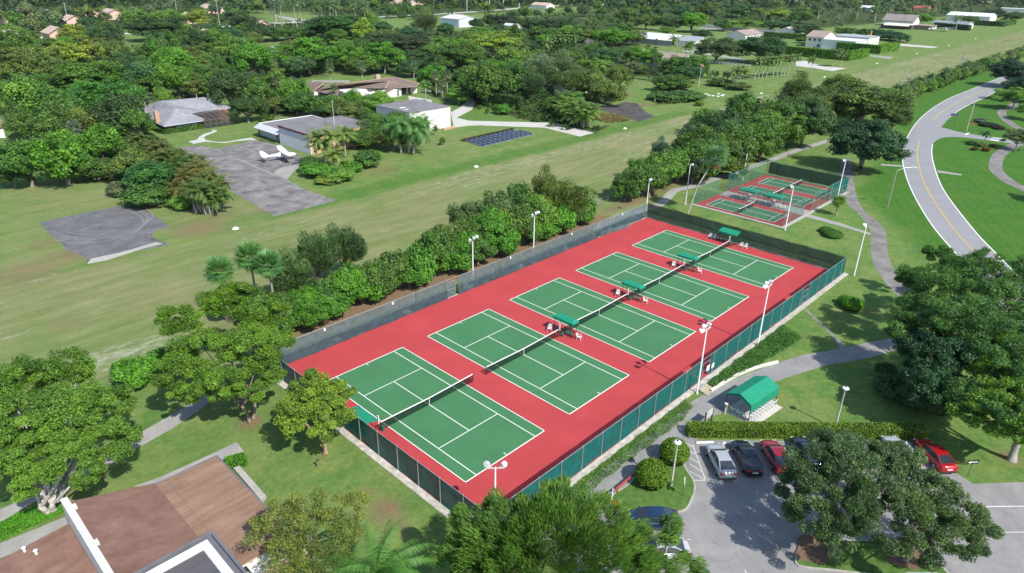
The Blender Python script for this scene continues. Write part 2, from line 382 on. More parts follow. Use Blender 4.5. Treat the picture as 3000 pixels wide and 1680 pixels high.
# ================================================================== ROADS, PATHS, PAVED YARDS
def paved(name, rgb, dark, scale=0.35, cracks=0.5, fine=2.5, stain=0.25):
    rgb=tuple(q_*KEY for q_ in rgb); dark=tuple(q_*KEY for q_ in dark); m,t,b=nodes(name); v=wpos(t)
    f=mapr(t,noise(t,v,scale,6,0.62,0.4),0.32,0.7); f2=noise(t,v,fine*6,3,0.7)
    c=mixc(t,f,dark,rgb); st=mapr(t,noise(t,v,scale*3.3,5,0.7,0.8),0.56,0.74); c=mixc(t,mth(t,'MULTIPLY',st,stain),c,mixc(t,1.0,c,(0.55,0.54,0.53),'MULTIPLY')); lt=mapr(t,noise(t,wpos(t,(0.35,1.2,1),0.3),scale*4,5,0.7),0.58,0.75); c=mixc(t,mth(t,'MULTIPLY',lt,stain*0.8),c,mixc(t,1.0,c,(1.3,1.3,1.28),'MULTIPLY')); c=mixc(t,mapr(t,f2,0.3,0.7),mixc(t,1.0,c,(0.86,0.86,0.86),'MULTIPLY'),c)
    vo=nd(t,'ShaderNodeTexVoronoi',feature='DISTANCE_TO_EDGE'); vo.inputs['Scale'].default_value=0.16
    mx=nd(t,'ShaderNodeVectorMath',operation='ADD'); nz=nd(t,'ShaderNodeTexNoise'); nz.inputs['Scale'].default_value=0.7
    t.links.new(v,nz.inputs['Vector']); t.links.new(v,mx.inputs[0]); sc=nd(t,'ShaderNodeVectorMath',operation='SCALE'); sc.inputs[3].default_value=2.0
    t.links.new(nz.outputs['Color'],sc.inputs[0]); t.links.new(sc.outputs[0],mx.inputs[1]); t.links.new(mx.outputs[0],vo.inputs['Vector'])
    cr=mapr(t,vo.outputs['Distance'],0.004,0.012); c=mixc(t,mth(t,'MULTIPLY',mth(t,'SUBTRACT',1.0,cr),cracks),c,mixc(t,1.0,c,(0.68,0.68,0.68),'MULTIPLY'))
    t.links.new(c,b.inputs['Base Color']); b.inputs['Roughness'].default_value=0.9; b.inputs['Specular IOR Level'].default_value=0.2
    return m
ASPH=paved('grey_asphalt',(0.335,0.328,0.316),(0.245,0.24,0.235),0.4,0.35,stain=0.45)
ROADM=paved('road_asphalt',(0.318,0.320,0.328),(0.280,0.282,0.290),0.2,0.12)
PATHM=paved('worn_path',(0.30,0.285,0.265),(0.16,0.15,0.14),0.35,0.3)
SIDEM=paved('pale_walk',(0.40,0.39,0.365),(0.30,0.29,0.27),0.5,0.3)
APRON=paved('weathered_apron',(0.32,0.305,0.29),(0.125,0.12,0.118),0.3,0.9,stain=0.6)
OLDAS=paved('old_asphalt',(0.205,0.20,0.208),(0.115,0.113,0.12),0.3,0.9,stain=0.5)
BLKAS=paved('black_asphalt',(0.13,0.12,0.115),(0.055,0.05,0.05),0.3,0.8)
CONCW=paved('white_concrete',(0.62,0.60,0.55),(0.50,0.48,0.44),0.3,0.35)
PAINT=mat('road_paint',(0.80,0.80,0.76),0.7,0.08,2.0); YEL=mat('yellow_paint',(0.62,0.42,0.05),0.7,0.12,2.0)
def slab(name, poly, m, z): return structure(MB().sheet(poly,z).build(name,m))
# main road
rl=[A21(2050,465),A21(1870,250),A20(1725,1443),A20(1660,1250),A20(1662,1130),A20(1700,1020),A20(1775,910),A20(1880,820),A20(2010,742),A20(2150,685),A20(2330,612),A20(2430,574)]
rr=[A21(2390,490),A21(2200,290),A20(1980,1443),A20(1905,1260),A20(1885,1140),A20(1905,1040),A20(1965,945),A20(2050,862),A20(2160,795),A20(2290,735),A20(2420,660),A20(2500,612)]
d0=(rl[0]-rl[1]).normalized(); d1=(rr[0]-rr[1]).normalized()
rl=[rl[0]+d0*26+Vector((-7,-3,0)),rl[0]+d0*9]+rl; rr=[rr[0]+d1*26+Vector((-7,-3,0)),rr[0]+d1*9]+rr
e=(rl[-1]-rl[-3]).normalized(); rl+= [rl[-1]+e*60,rl[-1]+e*400]; rr+=[rr[-1]+e*62,rr[-1]+e*402]
RL,RR=smooth_line(rl,6),smooth_line(rr,6)
structure(ribbon(MB(),RL,RR,0.008).build('road',ROADM))
mk=MB(); CLN=[(a+b)/2 for a,b in zip(RL,RR)]
def part_line(line, i0, i1, off): return [line[i] for i in range(i0,i1)], off
k=len(RL)
jun0,jun1=8*6-1,9*6-3
strip(mk,offset_line(RL[6:],-0.16),0.19,0.013)
strip(mk,offset_line(RR[6:jun0-7],0.16),0.19,0.013); strip(mk,offset_line(RR[jun0+5:],0.16),0.19,0.013)
strip(mk,CLN[6:jun0-6],0.20,0.013,1); strip(mk,CLN[jun0+2:],0.20,0.013,1)
structure(mk.build('road_markings',[PAINT,YEL]))
sr=[A20(1905,960),A20(1975,968),A20(2100,1000),A20(2300,1032),A20(2576,1075),A20(2800,1110)]
sl_=[A20(1880,1090),A20(1955,1043),A20(2100,1037),A20(2350,1066),A20(2576,1098),A20(2800,1135)]
structure(ribbon(MB(),smooth_line(sr,5),smooth_line(sl_,5),0.006).build('side_road',ROADM))
mk=MB(); mk.sheet([JUN(1085,390),JUN(1140,345),JUN(1215,345),JUN(1150,390)],0.012); mk.sheet([JUN(1700,510),JUN(1760,500),JUN(1975,545),JUN(1900,552)],0.012); mk.sheet([JUN(1780,465),JUN(1810,455),JUN(2060,490),JUN(2020,500)],0.012)
structure(mk.build('side_road_markings',PAINT))
structure(MB().sheet([A20(1495,1238),A20(1690,1252),A20(1690,1264),A20(1500,1250)],0.010).sheet([JUN(395,1280),JUN(1020,1385),JUN(1000,1415),JUN(410,1340)],0.010).build('concrete_strips',SIDEM))
# paths
pl=[A21(1670,830),A21(1570,740),A21(1480,620),A21(1425,500),A21(1420,360),A21(1405,270),A21(1330,180),A21(1240,90),A21(1205,0),A20(1185,1330),A20(1195,1200)]
pr_=[A21(1780,800),A21(1650,690),A21(1580,560),A21(1545,450),A21(1540,340),A21(1490,250),A21(1370,150),A21(1320,60),A21(1305,0),A20(1285,1330),A20(1270,1200)]
pl=[A21(1760,960)]+pl; pr_=[A21(1850,900)]+pr_
structure(ribbon(MB(),smooth_line(pl,5),smooth_line(pr_,5),0.008).build('path',PATHM))
structure(strip(MB(),smooth_line([A20(2560,560),A20(2500,785),A20(2415,835),A20(2420,880),A20(2500,950),A20(2640,1010)],6),2.6,0.009).build('path',PATHM))
structure(strip(MB(),smooth_line([A20(2700,1480),A20(2480,1380),A20(2370,1290),A20(2365,1220),A20(2400,1160),A20(2490,1105),A20(2560,1085)],6),2.9,0.0095).build('path',PATHM))
structure(strip(MB(),smooth_line([A11(1900,290),A11(2140,180),A11(2390,110),A20(-60,1440),A20(100,1400),SCT(1330,360),SCT(1640,240),SCT(1990,130),A20(1110,1060)],5),2.0,0.007).build('path',SIDEM))
structure(MB().sheet([A21(885,868),A21(925,880),A21(1060,1010),A21(1170,1110),A21(1232,1172),A21(1190,1192),A21(1140,1110),A21(1030,1000)],0.0072).build('path',PATHM))
structure(MB().sheet([A21(905,190),A21(960,178),A21(1200,245),A21(1420,320),A21(1415,332),A21(1180,262)],0.0068).build('path',SIDEM))
structure(MB().sheet([A02(0,1060),A02(300,880),A02(480,800),A02(800,640),A02(1000,520),A02(1300,350),A02(1480,230),A02(1660,90),A02(1600,60),A02(1370,200),A02(1080,370),A02(900,500),A02(560,680),A02(330,815),A02(0,960)],0.007).build('path',SIDEM))
structure(MB().sheet([A02(1000,790),A02(1200,720),A02(1560,560),A02(1785,452),A02(1862,552),A02(1700,630),A02(1500,760)],0.009).build('walkway',SIDEM))
structure(MB().sheet([A02(0,1330),A02(0,1218),A02(290,1100),A02(530,1000),A02(540,1120)],0.009).build('walkway',SIDEM))
# parking yard and walk
S=lambda x,y: at(x,y)
lot=[S(1640,1900),S(1690,1600),S(1723,1440),S(1726,1408),S(1778,1367),S(1840,1320),S(1902,1273),S(1964,1230),S(2030,1175),S(2081,1147),A21(340,1443),A21(480,1383),A21(720,1297),A21(890,1242),A21(1190,1188),A21(1400,1142),A21(1600,1105),A21(1800,1060),A21(1830,1150),A21(1650,1190),A21(1400,1262),A21(1100,1312),A21(900,1372),A21(690,1443),SHL(1750,640),SHL(700,1330),SHL(380,1443),S(2060,1240),S(2034,1252),S(2022,1268),S(2028,1282),S(2050,1290),S(2722,1296),S(2792,1380),S(2850,1418),S(3000,1413),S(3300,1405),S(3400,1900)]
structure(MB().sheet(lot,0.008).build('parking_lot',ASPH))
mk=MB()
def stripe(a,b,w=0.11): strip(mk,[a,b],w,0.0125)
for a,b in [(ISL(1880,395),ISL(2130,515)),(ISL(1860,500),ISL(2195,665)),(ISL(2030,700),ISL(2245,825)),(ISL(2060,835),ISL(2300,985)),(ISL(2070,975),ISL(2365,1145)),(ISL(2120,470),ISL(2365,1150)),(ISL(2130,1145),ISL(2365,1150)),
            (CAR(490,280),CAR(760,700)),(CAR(1080,420),CAR(1210,640)),(CAR(1620,360),CAR(1900,820)),(A22(1090,455),A22(1270,640)),(A22(1500,470),A22(1700,650)),(A22(0,1188),A22(60,1188)),(A22(2280,940),A22(2700,937)),(A22(2420,1134),A22(2750,1132)),(A22(470,1417),A22(500,1500))]:
    stripe(a,b,0.09 if a.x<-5 else 0.14)
structure(mk.build('parking_markings',mat('worn_paint',(0.58,0.58,0.56),0.8,0.2,3.0)))
def island(name, poly, k=4):
    P=smooth_line(poly,k,True); inner=offset_line(P+[P[0]],0.16)[:-1]
    ar=sum(P[i].x*P[(i+1)%len(P)].y-P[(i+1)%len(P)].x*P[i].y for i in range(len(P)))
    if ar<0: inner=offset_line(P+[P[0]],-0.16)[:-1]
    structure(MB().prism(P,0.0,0.12).build('kerb',CONC)); structure(MB().sheet(inner,0.13).build(name,GREENTURF))
island('grass_island',[S(1790,1457),S(1835,1424),S(1882,1377),S(1925,1342),S(1962,1324),S(1992,1337),S(2013,1378),S(2031,1405),S(2038,1430),S(2031,1460),S(2000,1502),S(1900,1500),S(1820,1502)])
island('grass_island',[S(2330,1628),S(2340,1606),S(2375,1592),S(2500,1584),S(2660,1594),S(2715,1636),S(2765,1668),S(2775,1700),S(2600,1692),S(2450,1676),S(2340,1662)])
# hangar apron, old pads, drives beyond the airstrip
slab('apron',[A00(1350,1110),A00(1520,1098),A00(1610,1130),A00(1830,1080),A00(1900,1060),A00(1960,1055),HG(330,580),HG(800,690),HG(1190,915),HG(1260,950),HG(1170,1050),HG(900,1330),A01(2300,10-20),A01(2540,72),A01(2075,192),A01(1740,0),A00(1640,1390),A00(1450,1210)],APRON,0.008)
slab('apron_patch',[HG(650,1210),HG(720,1140),HG(850,1090),HG(1170,1045),HG(900,1335)],SIDEM,0.0125)
mk=MB()
for a,b in [(HG(0,690),HG(330,820)),(HG(0,945),HG(640,1230)),(HG(640,1230),HG(1100,1443)),(HG(0,1150),HG(340,1100)),(A00(1580,1110),A00(2080,1330)),(A01(1850,55),A01(2190,-30))]: strip(mk,[a,b],0.18,0.0128)
structure(mk.build('apron_joints',SIDEM))
slab('old_pad',[A01(295,238),A01(620,170),A01(960,100),A01(1045,92),A01(1150,180),A01(1285,268),A01(1190,295),A01(1155,320),A01(1150,345),A01(1200,375),A01(1285,402),A01(1200,420),A01(960,470),A01(800,520),A01(650,550),A01(655,505),A01(590,470),A01(500,455),A01(480,410),A01(450,385),A01(390,338)],OLDAS,0.008)
mk=MB(); mk.sheet([A01(655,552),A01(690,510),A01(880,470),A01(980,445),A01(1180,385),A01(1230,400),A01(1100,430),A01(960,475),A01(800,525)],0.012)
structure(mk.build('pad_edge',CONC))
mk=MB()
for r in ((0,0),(0.9,0.5),(2.6,1.3),(-1.6,-0.9)):
    P=[A01(440,345),A01(560,365),A01(700,368),A01(850,350),A01(1000,310),A01(1090,255),A01(1110,210),A01(1080,170),A01(1000,130)]
    strip(mk,smooth_line([p+Vector((r[0]*0.6,r[1]*1.3,0)) for p in P],6),0.16,0.0115+0.0002*r[0])
structure(mk.build('tyre_marks',mat('chalky_dust',(0.235,0.23,0.23),0.9,0.15,1.0)))
slab('black_pad',[A10(1890,815),A10(2050,800),A10(2140,770),A10(2230,780),A10(2300,850),A10(2370,885),A10(2240,920),A10(2060,860)],BLKAS,0.008)
slab('driveway',[A10(825,850),A10(900,810),A10(945,770),A10(930,745),A10(1000,745),A10(1015,780),A10(985,830),A10(870,890),A10(970,913),A10(1600,928),A10(1910,1005),A10(1800,1032),A10(1530,965),A10(1050,948),A10(960,950),A10(850,965)],CONCW,0.008)
slab('driveway',[A20(850,465),A20(920,460),A20(1060,500),A20(1240,517),A20(1130,538),A20(990,515),A20(860,500)],CONCW,0.008)
slab('taxi_slab',[A20(1645,332),A20(1935,356),A20(1890,364),A20(1645,347)],CONCW,0.008)
slab('taxi_slab',[A20(1415,415),A20(1590,432),A20(1560,447),A20(1415,427)],SIDEM,0.008)
slab('garden_path',[GH(980,1125),GH(1140,1095),GH(1180,1040),GH(1260,990),GH(1430,940),GH(1420,905),GH(1510,910),GH(1510,945),GH(1330,1010),GH(1270,1045),GH(1300,1095),GH(1420,1125),GH(1560,1138),GH(1730,1130),GH(2000,1080),GH(2170,1055),GH(2270,1100),GH(2150,1100),GH(1900,1120),GH(1700,1152),GH(1540,1152),GH(1320,1130),GH(1070,1172)],CONCW,0.009)
slab('driveway',[HB(330,185),HB(900,185),HB(900,215),HB(320,215)],SIDEM,0.008)
slab('driveway',[S1(970,1010),S1(1180,1080),S1(1200,1140),S1(950,1080)],SIDEM,0.008)
slab('driveway',[HB(1980,300),HB(2300,360),HB(2310,395),HB(2000,330)],SIDEM,0.008)
slab('pool_deck',[HB(1780,420),HB(2130,480),HB(2150,540),HB(1800,500)],CONCW,0.008)
slab('driveway',[A20(0,375),A20(130,390),A20(480,450),A20(470,462),A20(100,400),A20(0,392)],SIDEM,0.008)
slab('road',[A20(130,208),A20(380,225),A20(780,262),A20(780,270),A20(380,236),A20(130,216)],SIDEM,0.008)
# the far road behind the trees
fr=[A00(-300,312),A00(225,288),A00(440,277),A00(880,256),A00(1070,252),A00(1420,225),A00(1660,207),A00(2000,178),A00(2180,172),A10(0,143),A10(460,120),A10(800,103),A10(1180,78),A10(1360,62),A10(2000,20),A10(2400,0)]
structure(strip(MB(),smooth_line(fr,4),9,0.008).build('road',CONCW))
structure(MB().sheet([S1(900,195),S1(1000,210),S1(1290,255),S1(1280,300),S1(1190,290),S1(940,225)],0.0075).build('road',SIDEM))
# ================================================================== TENNIS COURTS
def acrylic(name, col):
    m,t,b=nodes(name); v=wpos(t)
    f=mapr(t,noise(t,v,0.22,5,0.6),0.3,0.7); f2=mapr(t,noise(t,v,14.0,3,0.7),0.25,0.75)
    c=mixc(t,f,tuple(x*0.90 for x in col),tuple(x*1.08 for x in col)); c=mixc(t,mapr(t,noise(t,v,1.1,5,0.65,0.6),0.58,0.75),c,mixc(t,1.0,c,(0.90,0.91,0.92),'MULTIPLY')); c=mixc(t,f2,mixc(t,1.0,c,(0.93,0.93,0.93),'MULTIPLY'),c)
    t.links.new(c,b.inputs['Base Color']); b.inputs['Roughness'].default_value=0.85; b.inputs['Specular IOR Level'].default_value=0.15
    return m
RED=acrylic('red_acrylic',(0.392,0.052,0.055)); GRN=acrylic('green_acrylic',(0.055,0.172,0.074))
LINE=mat('line_paint',(0.74,0.78,0.70),0.8,0.05,2.0); RED2=acrylic('faded_red_acrylic',(0.31,0.055,0.05)); GRN2=acrylic('small_court_green_acrylic',(0.052,0.150,0.076))  # small courts have their own red and a slightly deeper green
X0,X1,Y0,Y1=-39.05,38.9,-18.5,18.35
structure(MB().sheet([(X0,Y0),(X1,Y0),(X1,Y1),(X0,Y1)],0.03).build('court_pavement',RED))
kb=MB()
kb.box(X0-0.75,X0-0.02,Y0-0.7,Y1+0.2,0.0,0.10); kb.box(X0-0.02,X1+0.6,Y0-0.7,Y0-0.02,0.0,0.098); kb.box(X0-0.02,X1+0.6,Y1+0.02,Y1+0.25,0.0,0.05); kb.box(X1+0.02,X1+0.6,Y0-0.02,Y1+0.02,0.0,0.05)
structure(kb.build('kerb',mat('pitted_concrete',(0.50,0.47,0.41),0.95,0.4,1.6,big=0.1)))
CX=[-30.131,-15.139,0.0,14.958,30.229]; HL,HW,SW=23.77/2,10.97/2,8.23/2
def court_lines(mb, cx, z):
    w=0.062
    def L(x0,x1,y0,y1): mb.sheet([(cx+x0,y0),(cx+x1,y0),(cx+x1,y1),(cx+x0,y1)],z)
    for s in (-1,1):
        L(-HW,HW,s*HL-w,s*HL+w); L(s*HW-w*0.8,s*HW+w*0.8,-HL+w,HL-w); L(s*SW-w*0.8,s*SW+w*0.8,-HL+w,HL-w)
        L(-SW+w,SW-w,s*6.4-w*0.8,s*6.4+w*0.8); L(-w*0.8,w*0.8,s*(HL-0.32)-0.17,s*(HL-0.32)+0.17)
    L(-w*0.8,w*0.8,-6.4+w,6.4-w)
clab=['green tennis court nearest the brown roofed building, beside the tan roof','green tennis court second from the brown roofed building, with a canopy at its net end',
      'middle green tennis court of five, with lamp shadows beside its corner','green tennis court second from the black screened far fence','green tennis court along the black screened far fence']
NETM=screen_mat('net_mesh',(0.012,0.016,0.014),0.42)
def make_net(cx, y, w, label, h=1.07, hc=0.914, group='tennis nets'):
    t_=thing('tennis_net',label,'net',(cx,y,0),0,group)
    mb=MB(); bd=MB(); n=12
    pts=[(-w/2+w*i/n, h-(h-hc)*(1-abs(2*i/n-1))) for i in range(n+1)]
    for (x0,z0),(x1,z1) in zip(pts,pts[1:]):
        mb.add([(x0,0,0.05),(x1,0,0.05),(x1,0,z1-0.06),(x0,0,z0-0.06)],[(0,1,2,3)])
        bd.bar((x0,0,z0),(x1,0,z1),0.05,0.12)
    mb.build('net_mesh',NETM,t_); bd.build('headband',WHITE,t_)
    MB().box(-0.03,0.03,-0.012,0.012,0.04,hc-0.06).build('center_strap',WHITE,t_)
    for s in (-1,1): MB().lathe([(0.045,0),(0.045,h+0.02),(0.02,h+0.05)],(s*(w/2+0.04),0,0.03),8).build('net_post',DARK,t_)
    return t_
nlab=['tennis net on the court nearest the brown roofed building','tennis net on the court second from the brown roof, its near end standing free','tennis net on the middle court between two canopies','tennis net on the court second from the black screened fence','tennis net on the court along the black screened fence']
for i,cx in enumerate(CX):
    c=MB().sheet([(cx-HW-0.03,-HL-0.03),(cx+HW+0.03,-HL-0.03),(cx+HW+0.03,HL+0.03),(cx-HW-0.03,HL+0.03)],0.035).build('tennis_court',GRN)
    tag(c,clab[i],'tennis court','tennis courts in the red enclosure')
    lm=MB(); court_lines(lm,cx,0.040); lm.build('court_lines',LINE,c)
    make_net(cx,0,12.8,nlab[i])
# ------------------------------------------------------------------ the four fence sides
BLUES=screen_mat('blue_grey_windscreen',(0.155,0.225,0.245),0.26)
BLUESD=screen_mat('blue_grey_windscreen_lower',(0.085,0.135,0.155),0.10)  # lower cloth: darker and less see-through than the upper
TEAL=screen_mat('teal_windscreen',(0.010,0.175,0.155),0.10)
DKGRN=screen_mat('dark_green_windscreen',(0.020,0.165,0.130),0.05)
BLKGRN=screen_mat('black_green_windscreen',(0.042,0.085,0.068),0.08)
BLKGRN2=screen_mat('faded_green_windscreen',(0.055,0.110,0.088),0.12)
CHAIN=screen_mat('green_chain_link',(0.05,0.26,0.19),0.72); CHAING=screen_mat('grey_chain_link',(0.25,0.27,0.27),0.80)
def cloth(mb, a, b, z0, z1, amp=0.05, seed=0, nx=None, mi=0, sag=0.05):
    """a hung cloth panel with folds"""
    a=Vector((a[0],a[1],0)); b=Vector((b[0],b[1],0)); d=b-a; L=d.length; nrm=Vector((-d.y,d.x,0)).normalized()
    r=random.Random(seed); nx=nx or max(4,int(L/0.45)); nz=5; ph=[r.uniform(0,6) for _ in range(5)]
    vs=[]
    for i in range(nx+1):
        s=i/nx; x=s*L
        for j in range(nz+1):
            q=j/nz
            o=amp*(math.sin(x*1.7+ph[0]+q*1.5)*0.5+math.sin(x*4.1+ph[1]-q*2.5)*0.35+math.sin(x*0.6+ph[2]+q*4)*0.6)*(1-0.4*q)
            zz=z0+(z1-z0)*q - (sag*abs(math.sin(x*0.8+ph[3])) if j==nz else 0) + (0.5*sag*math.sin(x*1.1+ph[4]) if j==0 else 0)
            p=a+d*s+nrm*o; vs.append((p.x,p.y,zz))
    w=nz+1
    fs=[(i*w+j,(i+1)*w+j,(i+1)*w+j+1,i*w+j+1) for i in range(nx) for j in range(nz)]
    mb.add(vs,fs,mi)
def fence_side(name,label,a,b,posts,h,cloths,postm,rail=True,prad=0.035,mid=False):
    t_=thing(name,label,'fence',(a[0],a[1],0)); A=Vector((0,0,0)); B=Vector((b[0]-a[0],b[1]-a[1],0)); L=B.length; u=B/L
    for (s0,s1,z0,z1,m,off,nm,seed) in cloths:
        mb=MB(); nrm=Vector((-u.y,u.x,0))*off
        cloth(mb,u*s0+nrm,u*s1+nrm,z0,z1,0.055,seed,nx=max(6,int((s1-s0)/0.28))); mb.build(nm,m,t_,smooth=True)
    for s in posts:
        MB().lathe([(prad,0),(prad,h),(prad*1.5,h+0.01),(prad*0.6,h+0.07)],tuple(u*s),8).build('post',postm,t_)
    if rail:
        MB().tube([u*0+Vector((0,0,h-0.03)),u*L+Vector((0,0,h-0.03))],0.028,6).build('top_rail',postm,t_)
    if mid:
        MB().tube([u*0+Vector((0,0,h*0.5)),u*L+Vector((0,0,h*0.5))],0.022,6).build('mid_rail',postm,t_)
    return t_,u
H=2.98
def gate(t_,u,s,w,h,m,cm,nm='gate'):
    g=MB(); a=u*s; b=u*(s+w); n=Vector((-u.y,u.x,0))*0.06
    for p in (a,b): g.tube([p+n,p+n+Vector((0,0,h))],0.035,6)
    for z in (0.12,h*0.52,h): g.tube([a+n+Vector((0,0,z)),b+n+Vector((0,0,z))],0.03,6)
    go_=g.build(nm,m,t_)
    if cm is not None:
        q=MB(); cloth(q,a+n*1.3,b+n*1.3,0.15,h-0.03,0.01,3); q.build('gate_cloth',cm,go_)
# back side (towards the airstrip)
ps=[i*3.05 for i in range(26)]
t_,u=fence_side('court_fence','long fence with blue grey windscreen along the shrub row behind the tennis courts',(X0,Y1),(X1,Y1),ps,H,
  [(0.02,27.4,0.10,H-0.05,BLUES,-0.05,'windscreen',1),(0.02,27.4,0.08,1.42,BLUESD,-0.11,'lower_windscreen',2),
   (29.5,62.4,0.10,H-0.05,BLUES,-0.05,'windscreen',4),(29.5,62.4,0.06,1.40,BLUESD,-0.11,'lower_windscreen',5),
   (62.6,77.9,0.75,H-0.05,BLUES,-0.05,'windscreen',6),(62.6,77.9,0.3,1.5,BLUESD,-0.11,'lower_windscreen',7)],GALV)
gate(t_,u,27.5,1.5,2.5,GALV,BLUES)
mb=MB(); cloth(mb,(63.3,-0.15),(71.5,-0.7),0.05,0.95,0.10,9); mb.build('loose_windscreen_flap',BLUES,t_,smooth=True)
for s in (7.5,17.8,40.2,55.0,69.5): MB().box(s-0.13,s+0.13,-0.16,-0.12,H-0.42,H-0.06).build('notice_board',WHITE,t_)
# right side (towards the parking yard)
ps=[i*3.07 for i in range(26)]
t_,u=fence_side('court_fence','long fence of teal windscreen panels between grey posts facing the parking yard',(X0,Y0),(X1,Y0),ps,H,
  [(0.05,34.4,0.10,H-0.08,TEAL,0.05,'windscreen',11),(36.1,62.3,0.10,H-0.08,TEAL,0.05,'windscreen',12),(64.0,77.8,0.10,H-0.08,TEAL,0.05,'windscreen',13)],GALV,prad=0.042)
gate(t_,u,34.5,1.5,2.2,GALV,None); gate(t_,u,62.4,1.5,2.2,GALV,TEAL)
MB().box(35.1,35.8,-0.12,-0.08,1.0,1.7).build('notice_board',WHITE,t_); MB().box(36.3,36.9,-0.12,-0.08,0.9,1.5).build('notice_board',WHITE,t_)
# near side (towards the brown roofed building)
ps=[i*3.07 for i in range(13)]
t_,u=fence_side('court_fence','near fence of dark green windscreen with grey posts facing the brown roofed building',(X0,Y1),(X0,Y0),[min(p,36.85) for p in ps],H,
  [(0.05,36.8,0.08,H-0.08,DKGRN,0.05,'windscreen',21)],GALV,prad=0.042)
# far side (towards the small courts)
t_,u=fence_side('court_fence','far fence with wrinkled black green windscreen towards the small courts',(X1,Y1),(X1,Y0),[min(p,36.85) for p in ps],H,
  [(0.05,36.8,1.30,H-0.05,BLKGRN,-0.10,'windscreen',31),(0.05,36.8,0.12,1.45,BLKGRN2,-0.05,'lower_windscreen',32)],DARK)
MB().tube([(0,-0.1,1.32),(0,-36.8,1.32)],0.02,6).build('mid_rail',DARK,t_)
# ------------------------------------------------------------------ canopies, benches, chairs, score posts
def make_canopy(label, group='green canopies beside the tennis nets', lx=1.35, ly=3.3, h=2.25, hip=True):
    t_=thing('court_canopy',label,'canopy',(0,0,0),0,group)
    mb=MB(); e=h; r=h+0.22
    if hip:
        a,b=lx/2,ly/2
        P=[(-a,-b,e),(a,-b,e),(a,b,e),(-a,b,e),(-a*0.35,-b+0.35,r),(a*0.35,-b+0.35,r),(a*0.35,b-0.35,r),(-a*0.35,b-0.35,r)]
        mb.add(P,[(4,5,6,7),(0,1,5,4),(1,2,6,5),(2,3,7,6),(3,0,4,7)])
    else:
        a,b=lx/2,ly/2
        P=[(-a,-b,e-0.15),(a,-b,e+0.2),(a,b,e+0.2),(-a,b,e-0.15)]; mb.add(P,[(0,1,2,3)])
    mb.build('canopy_top',CANV,t_)
    v=MB(); n=9
    def val(p,q,z0,z1):                   # scalloped valance
        for i in range(n):
            s0,s1,sm=i/n,(i+1)/n,(i+0.5)/n
            f=lambda s,z:(p[0]+(q[0]-p[0])*s,p[1]+(q[1]-p[1])*s,z)
            za=z0+(z1-z0)*s0; zb=z0+(z1-z0)*s1
            v.add([f(s0,za),f(s0,za-0.20),f(sm,(za+zb)/2-0.27),f(s1,zb-0.20),f(s1,zb)],[(0,1,2,3,4)])
    if hip:
        for p,q in (((-a,-b),(a,-b)),((a,-b),(a,b)),((a,b),(-a,b)),((-a,b),(-a,-b))): val(p,q,e,e)
    else:
        val((-a,-b),(a,-b),e-0.15,e+0.2); val((a,-b),(a,b),e+0.2,e+0.2); val((a,b),(-a,b),e+0.2,e-0.15); val((-a,b),(-a,-b),e-0.15,e-0.15)
    v.build('valance',CANV,t_)
    for sx in (-1,1):
        for sy in (-1,1):
            MB().tube([(sx*(a-0.08),sy*(b-0.3),0.03),(sx*(a-0.08),sy*(b-0.3),e+(0 if hip else 0.02))],0.03,6).build('post',DARK,t_)
    return t_
def make_bench(label, group='green benches under the canopies'):
    t_=thing('bench',label,'bench',(0,0,0),0,group)
    s=MB()
    for k in range(3): s.box(-0.21+k*0.145,-0.08+k*0.145,-0.9,0.9,0.43,0.47)
    s.build('seat',GREENP,t_)
    bk=MB()
    for k in range(2): bk.box(0.23,0.26,-0.9,0.9,0.58+k*0.17,0.71+k*0.17)
    bk.build('backrest',GREENP,t_)
    for sy in (-0.7,0.7): MB().box(-0.2,-0.16,sy-0.02,sy+0.02,0.03,0.43).box(0.2,0.24,sy-0.02,sy+0.02,0.03,0.9).box(-0.16,0.2,sy-0.02,sy+0.02,0.38,0.42).build('leg',DARK,t_)
    return t_
def make_chair(label, group='white plastic chairs on the tennis courts'):
    t_=thing('plastic_chair',label,'chair',(0,0,0),0,group)
    MB().add([(-0.24,-0.24,0.43),(0.24,-0.24,0.43),(0.21,0.22,0.40),(-0.21,0.22,0.40),(-0.24,-0.24,0.46),(0.24,-0.24,0.46),(0.21,0.22,0.43),(-0.21,0.22,0.43)],[(3,2,1,0),(4,5,6,7),(0,1,5,4),(1,2,6,5),(2,3,7,6),(3,0,4,7)]).build('seat',PLAST,t_)
    b=MB()
    for x in (-0.17,-0.085,0,0.085,0.17): b.bar((x,0.22,0.42),(x*1.1,0.36,0.86),0.05,0.02)
    b.bar((-0.24,0.365,0.88),(0.24,0.365,0.88),0.03,0.07); b.build('backrest',PLAST,t_)
    for s in (-1,1):
        MB().tube([(s*0.25,-0.24,0.62),(s*0.27,-0.05,0.66),(s*0.25,0.27,0.66)],0.025,6).build('armrest',PLAST,t_)
        MB().tube([(s*0.24,-0.22,0.62),(s*0.28,-0.28,0.03)],[0.022,0.03],6).build('leg',PLAST,t_)
        MB().tube([(s*0.21,0.22,0.44),(s*0.25,0.32,0.03)],[0.022,0.03],6).build('leg',PLAST,t_)
    return t_
def make_score(label):
    t_=thing('score_post',label,'score board',(0,0,0),0,'white score posts at the net ends')
    MB().box(-0.05,0.05,-0.09,0.09,0.95,1.95).build('score_panel',WHITE,t_)
    MB().tube([(0,0,0.03),(0,0,0.95)],0.03,6).build('post',DARK,t_)
    MB().lathe([(0.15,0.03),(0.17,0.6),(0.18,0.62)],(0.35,-0.25,0),10).build('litter_bin',GREENP,t_)
    return t_
